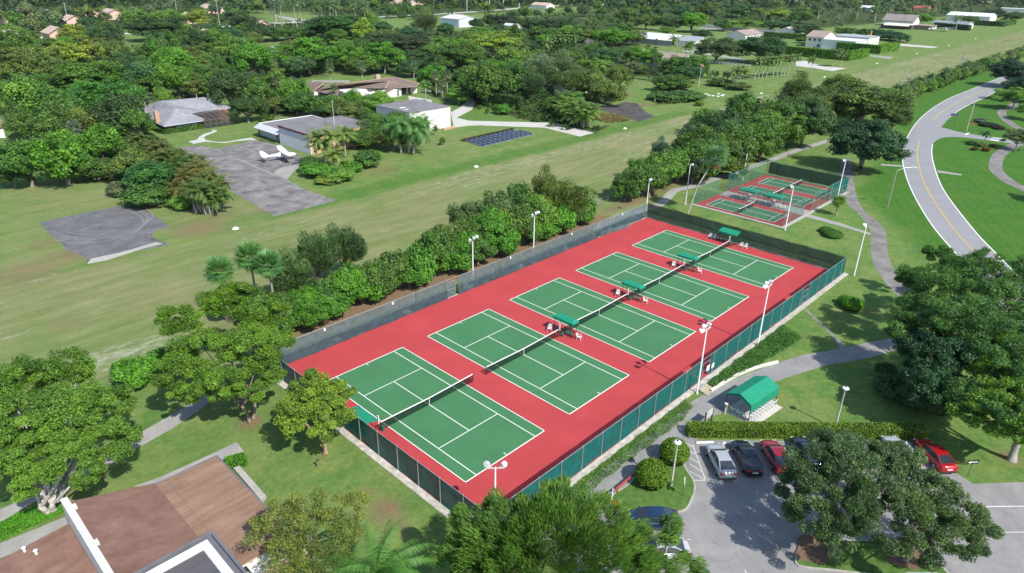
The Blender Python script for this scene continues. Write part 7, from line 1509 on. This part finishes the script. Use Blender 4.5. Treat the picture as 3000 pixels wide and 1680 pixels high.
# ---------------- the wooded estate beyond the airstrip: every tree by where its crown stands
L=[(30,105,85,None,MD,MBs,'dark green tree at the left edge below the far pale road'),(62,118,60,None,BR,MBs,'green tree right of the one at the left edge below the far road'),(186,88,85,13,YG,MO,'bright yellow green tree with the street pole rising behind it'),(172,112,60,None,BR,MBs,'rounded green tree in front of the yellow green pole tree'),(165,138,120,None,YG,MO,'yellow green tree with bare white stems, left wood'),(222,132,90,None,YG,MO,'yellow green tree right of the one with bare white stems'),
(40,158,95,None,OL,MO,'olive tree at the far left above the deep green crowns'),(84,146,90,None,OL,MBs,'olive tree second from the left edge in the left wood'),(122,165,90,None,OL,MO,'olive tree left of the bare white stems'),(260,92,80,13,DK,MBs,'dark green tree right of the yellow green pole tree'),(390,66,130,14,DK,MK,'great dark round tree by the end of the pale far road, left'),(345,42,90,13,LG,MBs,'light green tree behind the great dark round one'),(425,42,80,13,LG,MBs,'light green tree right behind the great dark round one'),(496,44,75,13,YG,MO,'vivid yellow green tree near the tall pale poles'),(498,102,75,None,DK,MBs,'dark tree left of the pink cottage, upper'),(450,98,60,None,MD,MBs,'green tree between the great dark one and the pink cottage'),
(390,128,90,None,MD,MBs,'green tree below the small open lawn in the left wood'),(428,148,110,None,BR,MBs,'bright green tree left of the pink cottage'),(285,128,70,None,OL,MBs,'dull olive bushy tree at the edge of the small open lawn'),(345,182,95,None,BG,MBs,'blue green tree above the grey roofed house, left'),(440,190,95,None,BR,MBs,'green tree above the grey roofed house'),(490,215,60,None,OL,MO,'thin olive tree behind the grey roof ridge'),(225,190,190,12,(0.086,0.184,0.034),MK,'broad layered tree in the middle of the left wood'),(255,245,230,12,(0.068,0.175,0.034),MK,'very broad dark green tree left of the grey roofed house'),(75,245,135,None,LG,MBs,'light green round tree at the left edge above the lawn'),(150,272,130,None,MD,MBs,'green tree in front of the broad dark ones, left wood'),(310,270,105,None,DK,MBs,'dark tree touching the left eave of the grey roofed house'),(410,238,50,None,LG,MBs,'small light tree behind the left roof end of the grey house'),(368,250,60,5,GG,MO,'grey green bushy tree left of the grey roof peak'),
(50,300,90,None,MD,MBs,'green tree at the left edge over the small lawn'),(122,320,110,None,MD,MBs,'green tree right of the small left lawn'),(185,300,105,None,OL,MBs,'olive tree over the pale fan palm, left'),(280,285,115,None,DK,MBs,'dark green tree before the very broad one'),(335,305,80,None,MD,MBs,'green tree at the near left corner of the grey house'),(250,352,115,9,BR,MBs,'tall bright green tree above the tank trailer'),(150,380,150,None,BR,MBs,'bright green tree behind the left field'),(60,398,130,None,MD,MBs,'green tree behind the left field near the edge of the picture'),(232,418,110,5,MD,MBs,'low green tree just behind the tank trailer'),(28,438,85,5,DK,MBs,'dark low tree on the left edge of the field'),(178,432,80,4,MD,MBs,'low tree over the dark hollow on the left field'),
(372,438,150,7,(0.059,0.149,0.042),MBs,'big dark shrubby tree left of the weathered apron'),(330,405,115,7,OL,MBs,'olive shrubby tree right of the tank trailer'),(300,470,65,3,GG,MS,'grey green shrub at the left foot of the big shrubby tree'),(370,488,115,4,MD,MS,'green shrub at the foot of the big shrubby tree, above the old pad'),(462,505,80,2.2,LG,MS,'low light green shrub on the brown grass between the two pads'),
(611,52,85,13,DK,MBs,'dark tree left of the gate drive'),(655,76,85,11,DK,MBs,'second dark tree left of the gate drive lawn'),(540,95,80,None,MD,MBs,'green tree above the pink cottage'),(690,82,80,8,MD,MBs,'green bushy tree above the pickup field, left'),(750,80,80,8,MD,MBs,'green bushy tree above the pickup field, right'),(845,62,180,14,(0.052,0.132,0.038),MK,'great dark round tree at the top right of the pickup'),(925,45,60,None,LG,MBs,'light green tree right of the great dark round one at the top'),(915,72,65,None,YG,MO,'small yellow green tree below the great dark round one'),(605,118,120,12,LG,MBs,'bright layered tree right of the pink cottage'),(628,145,105,None,BR,MBs,'bright green tree below the layered one'),(650,172,45,7,GG,MBs,'pale grey green upright tree, left of its twin'),(680,165,45,8,GG,MBs,'pale grey green upright tree, right of its twin'),(775,132,140,15,BR,MO,'tall bright green tree with many stems below the pickup'),(871,135,85,12,BR,MBs,'bright green tree right of the many stemmed one'),(965,138,110,13,BR,MO,'bright open tree over the chimney of the ranch house'),(975,108,150,11,(0.060,0.097,0.047),MK,'long dark olive crown behind the bright open tree'),(1045,112,100,11,(0.060,0.101,0.047),MK,'dark olive crown right of the long one'),
(575,218,110,None,DK,MBs,'dark tree behind the right roof end of the grey house'),(645,228,85,None,MD,MBs,'green tree left of the ranch house drive'),(620,268,90,8,DK,MBs,'dark round tree right of the screened porch'),(690,262,60,5,OL,MO,'yellowish bare tipped shrub left of the dark round trees'),(745,256,95,7,MD,MBs,'dense green tree in front of the ranch house, left'),(815,258,95,7,MD,MBs,'dense green tree in front of the ranch house, right'),(885,250,72,7.5,BR,MBs,'vivid green round tree before the ranch courtyard'),(527,208,60,None,MD,MBs,'green tree behind the grey roof ridge, right'),
(1068,52,75,16,GG,MW,'wispy grey green pine near the top, left of the blue white building'),(1200,58,45,9,DK,MBs,'dark tree at the corner of the blue white building'),(1235,50,50,11,DK,MBs,'first dark tree of the row right of the blue white building'),(1272,52,62,11,(0.052,0.088,0.052),MBs,'second dark tree of the row right of the blue white building'),(1314,58,52,10,DK,MBs,'third dark tree of the row over the white low house'),(1346,60,52,10,DK,MBs,'fourth dark tree of the row over the white low house'),(1382,62,55,10,(0.052,0.097,0.052),MBs,'fifth dark tree of the row'),(1420,58,65,11,DK,MBs,'sixth dark tree of the row, larger'),(1455,56,55,11,GG,MBs,'grey green tree at the right end of the dark row'),
(1240,108,135,14,YG,MO,'large yellow flowering tree in the middle wood'),(1195,100,80,12,LG,MBs,'light green tree left of the yellow flowering one'),(1155,138,140,12,(0.084,0.188,0.038),MK,'wide green tree with arching limbs left of the leaning pale trunk'),(1285,142,105,11,LG,MBs,'light green tree below the yellow flowering one'),(1290,88,85,None,MD,MBs,'green tree right of the yellow flowering one'),(1096,160,65,None,DK,MBs,'very dark tree behind the two cabbage palms'),(1225,198,120,None,MD,MBs,'green tree over the dark hedge by the drive bend'),(1292,195,95,None,(0.068,0.175,0.038),MBs,'green tree left of the bamboo clump'),(1175,185,80,8,MD,MBs,'leafy tree left of the drive bend, back'),(1154,236,85,5.5,LG,MO,'small light tree beside the curved drive'),
(1365,178,130,14,(0.134,0.197,0.119),MW,'tall feathery bamboo clump behind the far lawn, left mass'),(1410,174,110,14,(0.114,0.184,0.103),MW,'tall feathery bamboo clump behind the far lawn, right mass'),(1335,208,80,11,(0.104,0.175,0.094),MW,'feathery bamboo at the left of the clump'),(1450,205,80,11,(0.121,0.192,0.071),MW,'feathery bamboo at the right of the clump'),(1490,205,105,11,OL,MBs,'rounded olive tree right of the bamboo clump'),(1525,228,90,9,OL,MBs,'olive tree above the black pad'),(1560,190,65,9,(0.138,0.210,0.052),MBs,'olive green tree at the right of the rounded olive one'),(1500,165,80,9,LG,MO,'light tree behind the rounded olive one'),
(1545,88,100,11,BR,MBs,'vivid green dense tree in the middle top, left of the white pool house'),(1520,140,85,9,(0.068,0.157,0.071),MBs,'green tree in front of the dark roof, middle'),(1578,38,70,None,MD,MBs,'green tree at the top above the vivid dense one'),(1626,52,62,11,OL,MBs,'brown green tree above the white pool house'),(1685,56,75,11,DK,MBs,'flat dark tree left of the great fig'),(1742,52,85,14,BR,MK,'great green fig tree with dark skirt at the top'),(1715,26,65,13,BG,MBs,'blue green tree behind the great fig'),(1870,24,85,13,(0.078,0.184,0.071),MBs,'rounded green tree at the top above the white rail wall'),(1785,22,60,None,OL,MO,'bare limbed tree at the top right of the great fig'),(1876,58,95,9,LG,MO,'pale willowy tree behind the cream wall'),(1820,60,55,9,MD,MBs,'green tree left of the pale willowy one'),(1940,62,50,7,BG,MBs,'first tree of the even row behind the cream wall'),(1965,64,50,7,BG,MBs,'second tree of the even row behind the cream wall'),(1990,66,50,7,BG,MBs,'third tree of the even row behind the cream wall'),(1955,35,70,12,YG,MO,'yellow tinged tree above the even row'),(2015,38,65,12,MD,MBs,'green tree right of the yellow tinged one'),(2032,74,70,8,DK,MBs,'dark green tree left behind the white two storey house'),(1766,84,55,6,DK,MBs,'dark low tree left of the mauve roof'),
(1805,122,115,12,(0.073,0.126,0.055),MK,'great spreading oak behind the windsock'),(1915,120,135,13,(0.048,0.112,0.047),MK,'great dark oak beside the white rail fence, right of two'),(1680,76,50,6,LG,MBs,'light shrubby tree at the right end of the pool house'),(1612,172,50,4,MD,MBs,'green tree at the left of the grey brown gabled house'),(1590,168,45,7,GG,MO,'pale willowy tree left of the grey brown gabled house'),(1690,205,95,6,MD,MBs,'green shrubby tree in front of the traveller palms'),(1725,238,110,3,(0.086,0.184,0.042),MS,'low wide shrub by the ring of white stones'),(1665,240,75,3,MD,MS,'low shrub left of the windsock pole'),(1710,212,60,4,OL,MS,'olive shrub at the foot of the windsock pole'),(1860,215,60,3,OL,MS,'low shrub at the right end of the traveller palms'),(1815,205,70,3,MD,MS,'low green shrub under the traveller palms'),
(2240,88,70,6,(0.052,0.132,0.066),MBs,'first blue green tree of the clump right of the far white hangar'),(2265,92,60,6,(0.052,0.132,0.066),MBs,'second blue green tree of the clump right of the far white hangar'),(2215,82,60,6,(0.052,0.132,0.066),MBs,'blue green tree behind the windsock of the far white hangar'),(2180,80,60,6,MD,MBs,'green tree behind the far white hangar'),(2130,78,60,6,MD,MBs,'green tree behind the gable of the white two storey house'),(2312,44,62,10,BR,MBs,'round bright green tree beside the far grey roofed house'),(2545,40,60,9,DK,MBs,'dark tree at the right beside the arched white hangar'),(2500,30,60,9,(0.052,0.104,0.071),MBs,'dark tree above the arched white hangar'),(2440,48,40,7,MD,MBs,'tree between the two far hangars'),(2030,100,50,4,OL,MS,'wide olive bush beside the boat of the white two storey house'),
(940,330,100,6,MD,MBs,'green tree between the two hangars'),(985,345,80,6,OL,MBs,'olive tree left of the weeping palms'),(890,345,90,5,MD,MBs,'green tree against the peach side wall'),(1005,300,90,6,MD,MBs,'green tree at the left wall of the white block'),(935,300,80,6,MD,MBs,'green tree behind the peach hangar corner'),(1060,310,50,5.5,BR,MBs,'bright tree peeping right of the weeping palms'),(805,425,90,3,BR,MS,'bright shrub at the foot of the coconut palms'),(850,435,90,2.6,LG,MS,'light green shrub in the planted bed on the apron corner'),(780,410,60,3.5,MD,MS,'dark shrub at the left of the palm bed'),(880,415,60,2.6,BR,MS,'bright shrub at the right of the palm bed'),(825,450,70,1.5,YG,MS,'yellow green low plant at the front of the palm bed'),(925,395,70,4,MD,MS,'shrub between the palm bed and the weeping palms'),
(1264,272,44,3.4,BR,MS,'bushy young tree on the far lawn'),(1208,268,9,1.6,MD,MS,'tiny sapling on the far lawn, left of three'),(1218,260,9,1.6,MD,MS,'tiny sapling on the far lawn, back of three'),(1226,278,10,1.7,MD,MS,'tiny sapling on the far lawn, front of three'),(1113,353,16,2.2,MD,MS,'small dark sapling left of the solar panels'),(1096,325,14,2.8,GG,MO,'thin sapling against the white block'),(1760,258,26,2,YG,MS,'yellow bush beside the black pad')]
for (x,y,w,h,tn,kd,l) in L: T(kd,x,y,w,tn,l,h,None,'shrub' if (h or 9)<=3.6 else 'tree','shrub' if (h or 9)<=3.6 else 'tree')
q,r,h=spot(1515,290,70,1.2); ground_cover('dry tawny grass beside the black pad',[A10(1870,860),A10(2050,870),A10(2200,905),A10(2150,925),A10(2000,930),A10(1880,900)],0.9,(0.200,0.160,0.070),14,0.7,0.2,95)
for i,(x,y,hh) in enumerate([(790,350,7.0),(840,340,7.5),(815,365,5.0),(865,335,6.0),(835,385,4.5)]): PALM(COCO,x,y,hh,[(0.146,0.220,0.071),(0.173,0.236,0.071),(0.208,0.245,0.059)][i%3],['left coconut palm in the planted bed before the hangar','tallest coconut palm in the planted bed before the hangar','yellowing coconut palm low in the planted bed','coconut palm in the bed leaning over the peach wall','short coconut palm at the front of the planted bed'][i],3.4)
q=HB(1830,1290); plant(WEEP,'clump of weeping palms on the lawn before the white block','palm',Vector((q.x,q.y+1.0,0)),5.2,8.0,(0.095,0.202,0.071),None,None,'palm_tree')
for i,(x,y) in enumerate([(335,345),(360,370),(390,365),(400,395),(430,385),(455,405),(480,400),(500,415),(520,440),(470,440),(495,465),(520,470)]):
    PALM([ARECA],x,y,ri.uniform(4.5,6),ri.choice([(0.115,0.150,0.045),(0.095,0.155,0.045),(0.140,0.150,0.050)]),'slender clustering palm in the brownish thicket left of the weathered apron',2.6,'clustering palms left of the apron')
PALM(MSAB,186,322,6.5,(0.155,0.227,0.166),'pale fan palm in the left wood above the trailer')
for (x,y,hh,l) in [(1096,190,7,'left of two cabbage palms behind the ranch house'),(1124,190,7,'right of two cabbage palms behind the ranch house'),(1112,210,5,'short cabbage palm between the two taller ones'),(695,203,6,'cabbage palm left of the ranch house drive'),(735,205,6,'cabbage palm beside the ranch house drive'),(829,170,8,'cabbage palm before the lawn behind the ranch roof'),(909,168,8,'cabbage palm behind the ranch roof, right'),(645,92,6,'cabbage palm beside the pickup field'),(839,222,5,'cabbage palm over the ranch roof slope'),(740,222,4.5,'low cabbage palm at the ranch gable'),(1040,170,6,'cabbage palm in the dark wood left of the two taller ones'),(1595,122,6,'cabbage palm left of the pool house'),(1630,120,6.5,'cabbage palm in front of the pool house roof'),(310,122,5,'brownish palm on the small open lawn'),(335,118,4,'second brownish palm on the small open lawn')]:
    PALM(MSAB,x,y,hh,(0.146,0.210,0.128),l)
PALM(ROYAL,1070,212,6.5,(0.138,0.280,0.071),'bright single palm beside the pool of the white block')
for i in range(10):
    x=1905+i*11+ri.uniform(-3,3); y=153-i*0.9+ri.uniform(-2,2); PALM(ROYAL,x,y,8,(0.128,0.202,0.071),'palm of the close row on the lawn below the great dark oak',2.9,'palm row below the great dark oak')
for (x,y) in ((1855,176),(1866,172),(1872,180)): PALM(ROYAL,x,y,7,(0.146,0.220,0.066),'palm of the small group left of the palm row',2.7,'small palm group left of the palm row')
PALM(COCO,2102,132,7,(0.104,0.175,0.071),'left of two palms before the tall far hedge',3.0); PALM(COCO,2122,134,6.5,(0.121,0.192,0.071),'right of two palms before the tall far hedge',3.0); PALM(COCO,2047,150,6,(0.146,0.210,0.071),'single small palm beside the curved far drive',2.4)
for i in range(13):
    x=1655+i*16+ri.uniform(-4,4); y=172+i*1.6+ri.uniform(-3,3); q=at(x*1.1646,(y+14)*1.1646); plant(TRAV[i%2],'paddle leaved palm of the thicket between the grey brown house and the windsock','palm',Vector((q.x,q.y,0)),2.6,5.2,ri.choice([BG,(0.086,0.139,0.082),(0.121,0.157,0.094)]),None,'paddle leaved palm thicket','palm_tree')
for (x,y,hh,l) in [(1318,118,10,'coconut palm left of the even palm row in the middle wood'),(1380,108,10,'coconut palm behind the bamboo clump'),(1352,138,9,'coconut palm above the bamboo clump, left'),(1700,100,9,'tall palm beside the white pool house'),(1740,112,7,'palm left of the great spreading oak'),(1725,118,6,'short palm before the pool porch')]: PALM(COCO,x,y,hh,(0.128,0.202,0.071),l,3.6)
for i in range(6): PALM(ROYAL,1395+i*10,96,9,(0.121,0.202,0.071),'palm of the even row in the middle wood',3.2,'even palm row in the middle wood')
for (x,y,l) in ((1440,262,'bright arching palm clump at the foot of the bamboo'),(1468,275,'second arching palm clump at the foot of the bamboo'),(1425,245,'arching palm clump inside the bamboo')): PALM([ARECA],x,y-6,6,(0.128,0.227,0.052),l,4.2)
# bare grey tree
rs=random.Random(4); q,r,h=spot(1482,112,60,9); mb=MB()
def twig(p,d,L,rad,n):
    e=p+d*L; mb.tube([p,(p+e)/2+Vector((rs.gauss(0,.1),rs.gauss(0,.1),0))*L*0.3,e],[rad,rad*0.75,rad*0.5],4)
    if n:
        for _ in range(4): twig(e,(d+Vector((rs.gauss(0,.55),rs.gauss(0,.55),rs.gauss(0.1,.3)))).normalized(),L*0.68,rad*0.55,n-1)
twig(Vector((0,0,0)),Vector((0,0,1)),3.2,0.3,4)
tag(mb.build('bare_tree',mat('bare_grey_bark',(0.340,0.300,0.290),0.9,0.15,2.0),None,False,(q.x,q.y,0)),'leafless grey tree in front of the dark roof in the middle','tree')
# ---------------- far woods
no=[[(75,95),(155,92),(150,118),(85,120)],[(285,80),(360,78),(380,100),(370,130),(290,112)],[(640,96),(720,96),(715,112),(640,118)],[(660,30),(800,36),(790,60),(650,58)],[(930,58),(1060,44),(1060,64),(930,66)],[(1090,40),(1360,16),(1480,12),(1480,24),(1300,40),(1100,66)],[(1050,66),(1185,44),(1185,70),(1060,80)],[(2000,96),(2576,40),(2700,60),(2700,900),(1990,900)],[(1590,80),(1730,80),(1730,140),(1590,140)],[(1840,70),(1910,70),(1910,100),(1840,100)],[(2130,30),(2560,28),(2560,75),(2130,70)],[(1850,80),(2060,80),(2060,170),(1850,170)]]
def inside(x,y,P):
    c=False
    for i in range(len(P)):
        (x0,y0),(x1,y1)=P[i],P[(i+1)%len(P)]
        if (y0>y)!=(y1>y) and x<(x1-x0)*(y-y0)/(y1-y0)+x0: c=not c
    return c
zones=[(0,520,'in the hazy wood at the top left, between the peach roofs','trees between the peach roofs'),(520,960,'in the far wood around the gate palms at the top','trees around the gate palms'),(960,1500,'in the far wood at the top middle','trees of the top middle wood'),(1500,2060,'in the far wood at the top, right of the middle','trees of the right middle wood'),(2060,2700,'in the far wood at the top right','trees of the top right wood')]
FARM=[]; placed=[]; cnt=0; tries=0; rf_=random.Random(21)
while cnt<215 and tries<6000:
    tries+=1; x=rf_.uniform(-30,2606); y=rf_.uniform(-2,46 if x>500 else 80)
    if any(inside(x,y,P) for P in no): continue
    if x>2060 and y>34: continue
    gap=(10+y*0.2)*(0.95 if x<520 else 1.0)
    if any(abs(x-a)<gap*1.5 and abs(y-b_)<gap*0.38 for a,b_ in placed): continue
    q=at(x*1.16459,(y+5)*1.16459)
    placed.append((x,y))
    if y<14 or (x<520 and y<30): FARM.append((q,rf_.uniform(5,8))); cnt+=1; continue
    z=[z for z in zones if z[0]<=x<z[1] or (x<0 and z[0]==0)]; z=z[0] if z else zones[-1]
    hz=rf_.choice([DK,MD,OL,GG,BG,GG] if x<520 else [DK,MD,OL,MD,BG]); rr=rf_.uniform(4.5,8.0)
    plant(rf_.choice(FT+FT+FW),'small green tree '+z[2],'tree',Vector((q.x,q.y,0)),rr,rf_.uniform(7,12),hz,None,z[3],'far_tree'); cnt+=1
for i in range(46):
    if i<16: x,y,hh,z=rf_.uniform(660,940),rf_.uniform(4,18),17,'tall royal palm of the avenue by the gate at the top'
    elif i<22: x,y,hh,z=rf_.uniform(395,455),rf_.uniform(2,8),15,'royal palm at the top beside the leftmost palm house'
    else: x,y,hh,z=rf_.uniform(2040,2420),rf_.uniform(-2,48),11,'coconut palm in the grove at the top right'
    if 22<=i and 2140<x<2330 and y>25: y=rf_.uniform(0,20)
    q=at(x*1.16459,y*1.16459,hh); k=rf_.choice(FCOCO); plant(k,z,'palm',Vector((q.x,q.y,0)),5.0,hh,rf_.choice([(0.104,0.175,0.094),(0.138,0.192,0.094),(0.086,0.149,0.082)]),None,'far palms: '+z,'palm_tree')
# beyond about 600 m the wood reads as one mass
rs=np.random.RandomState(8); Vs=[];Qs=[];Ts=[];nb=0
for i in range(2600):
    y=rs.uniform(-150,38)**1.0; x=rs.uniform(-350,3350); d=rs.uniform(0,1)
    q=at(x,rs.uniform(-62,24),0)
    if depth(q)>4200 or depth(q)<560: continue
    r=rs.uniform(5,9)*(1+depth(q)/4000); k=26
    u=unit(rs.normal(size=(k,3))); u[:,2]=np.abs(u[:,2])
    P=np.array([q.x,q.y,2.5])+u*np.array([r,r,rs.uniform(6,9.5)]); N=unit(u+0.5*rs.normal(size=(k,3)))
    v,f,=leaves_at(P,N,r*0.62,r*0.5,rs); Vs.append(v); Qs.append(f+nb); nb+=len(v); Ts.append(np.clip(0.4+0.3*rs.normal()+0.15*rs.normal(size=k),0,1))
for q,r in FARM:
    k=60; u=unit(rs.normal(size=(k,3))); P=np.array([q.x,q.y,4.6])+u*np.array([r,r,4.4])*rs.uniform(0.7,1,(k,1)); N=unit(u+0.5*rs.normal(size=(k,3)))
    v,f,=leaves_at(P,N,r*0.42,r*0.3,rs); Vs.append(v); Qs.append(f+nb); nb+=len(v); Ts.append(np.clip(0.4+0.25*rs.normal()+0.2*rs.normal(size=k),0,1))
o=link('distant_woods',mesh_np('distant_woods',np.concatenate(Vs),np.concatenate(Qs),LEAF,np.concatenate(Ts))); o.color=(0.045,0.085,0.03,1); o['kind']='stuff'; o['label']='wooded estate land running on to the horizon'
# low undergrowth that closes the wood floor beyond the airstrip
rs=np.random.RandomState(12); n=16000
px=rs.uniform(-60,2640,n); py=rs.uniform(4,440,n); ok=[]; Vs=[];Qs=[];Ts=[];nb=0
g=[at(a*1.16459,b_*1.16459) for a,b_ in zip(px,py)]; gx_=np.array([q.x for q in g]); gy_=np.array([q.y for q in g]); okm=is_wood(gx_,gy_)
for i in np.nonzero(okm)[0]:
    dp=(np.array([gx_[i],gy_[i],0])-CAM)@_fw
    if dp>900 or rs.uniform()>0.34: continue
    r=rs.uniform(7,13)*1.16*dp/FPX*1.2; r=min(4.5,max(0.9,r)); h=r*rs.uniform(0.8,1.5); k=26 if dp<320 else 16
    u=unit(rs.normal(size=(k,3))); u[:,2]=np.abs(u[:,2]); P=np.array([gx_[i],gy_[i],0.1])+u*np.array([r,r,h])*rs.uniform(0.6,1,(k,1)); N=unit(u+0.6*rs.normal(size=(k,3))+np.array([0,0,0.2]))
    v,f=leaves_at(P,N,r*0.62,r*0.42,rs); Vs.append(v); Qs.append(f+nb); nb+=len(v); Ts.append(np.clip(0.36+0.22*rs.normal()+0.2*rs.normal(size=k),0,1))
o=link('undergrowth',mesh_np('undergrowth',np.concatenate(Vs),np.concatenate(Qs),LEAF,np.concatenate(Ts))); o.color=(0.052,0.115,0.026,1); o['kind']='stuff'; o['label']='tangled undergrowth closing the gaps between the trees'
# more trees standing between those listed above
fill=0; tr_=0; rq=random.Random(77); used=[(t_[0],t_[1]) for t_ in L]
zl=[(0,350,'green tree filling the left wood above the field','filling trees of the left wood'),(350,720,'green tree in the thick wood around the pink cottage','filling trees around the pink cottage'),(720,1100,'green tree in the thick wood behind the ranch house','filling trees behind the ranch house'),(1100,1600,'green tree in the thick middle wood round the bamboo','filling trees of the middle wood'),(1600,2700,'green tree in the wood behind the cream wall','filling trees behind the cream wall')]
while fill<85 and tr_<4000:
    tr_+=1; x=rq.uniform(-10,1800); y=rq.uniform(66,300)
    if x>1050 and y>215: continue
    q=at(x*1.16459,(y+18)*1.16459)
    if not is_wood(np.array([q.x]),np.array([q.y]))[0]: continue
    s_=20+y*0.10
    if any(abs(x-a)<s_*1.1 and abs(y-b_)<s_*0.55 for a,b_ in used): continue
    used.append((x,y)); z=[z for z in zl if z[0]<=x<z[1]]; z=z[0] if z else zl[0]
    T(rq.choice([MBs,MBs,MO,MK]),x,y,rq.uniform(55,85)*(0.75+y/500),rq.choice([MD,DK,BR,OL,LG,MD,BG]),z[2],rq.uniform(7,10),z[3]); fill+=1
# mulch on the island under the two grey green trees
mk=MB()
for (u,v,rx,ry) in ((1000,1265,1.9,1.4),(1680,1300,1.9,1.5)):
    p=A22(u,v); mk.sheet([(p.x+rx*math.cos(a)*(1+0.15*math.sin(3*a)),p.y+ry*math.sin(a)*(1+0.12*math.sin(5*a+1))) for a in np.linspace(0,2*PI,22)[:-1]],0.136)
structure(mk.build('mulch',mat('mulch_brown',(0.170,0.105,0.070),0.95,0.4,5.0)))
# ================================================================== THE AIR
hz=MB().box(-5600,5600,-5600,5600,-1.0,46.0); hm=bpy.data.materials.new('haze_air'); hm.use_nodes=True; t=hm.node_tree
t.nodes.remove(t.nodes['Principled BSDF']); pv=t.nodes.new('ShaderNodeVolumePrincipled'); pv.inputs['Density'].default_value=HAZE; pv.inputs['Color'].default_value=(0.86,0.92,1.0,1); pv.inputs['Anisotropy'].default_value=0.2
t.links.new(pv.outputs[0],t.nodes['Material Output'].inputs['Volume'])
ho=hz.build('haze',hm); ho['kind']='stuff'; ho['label']='thin bluish summer haze over the whole estate'
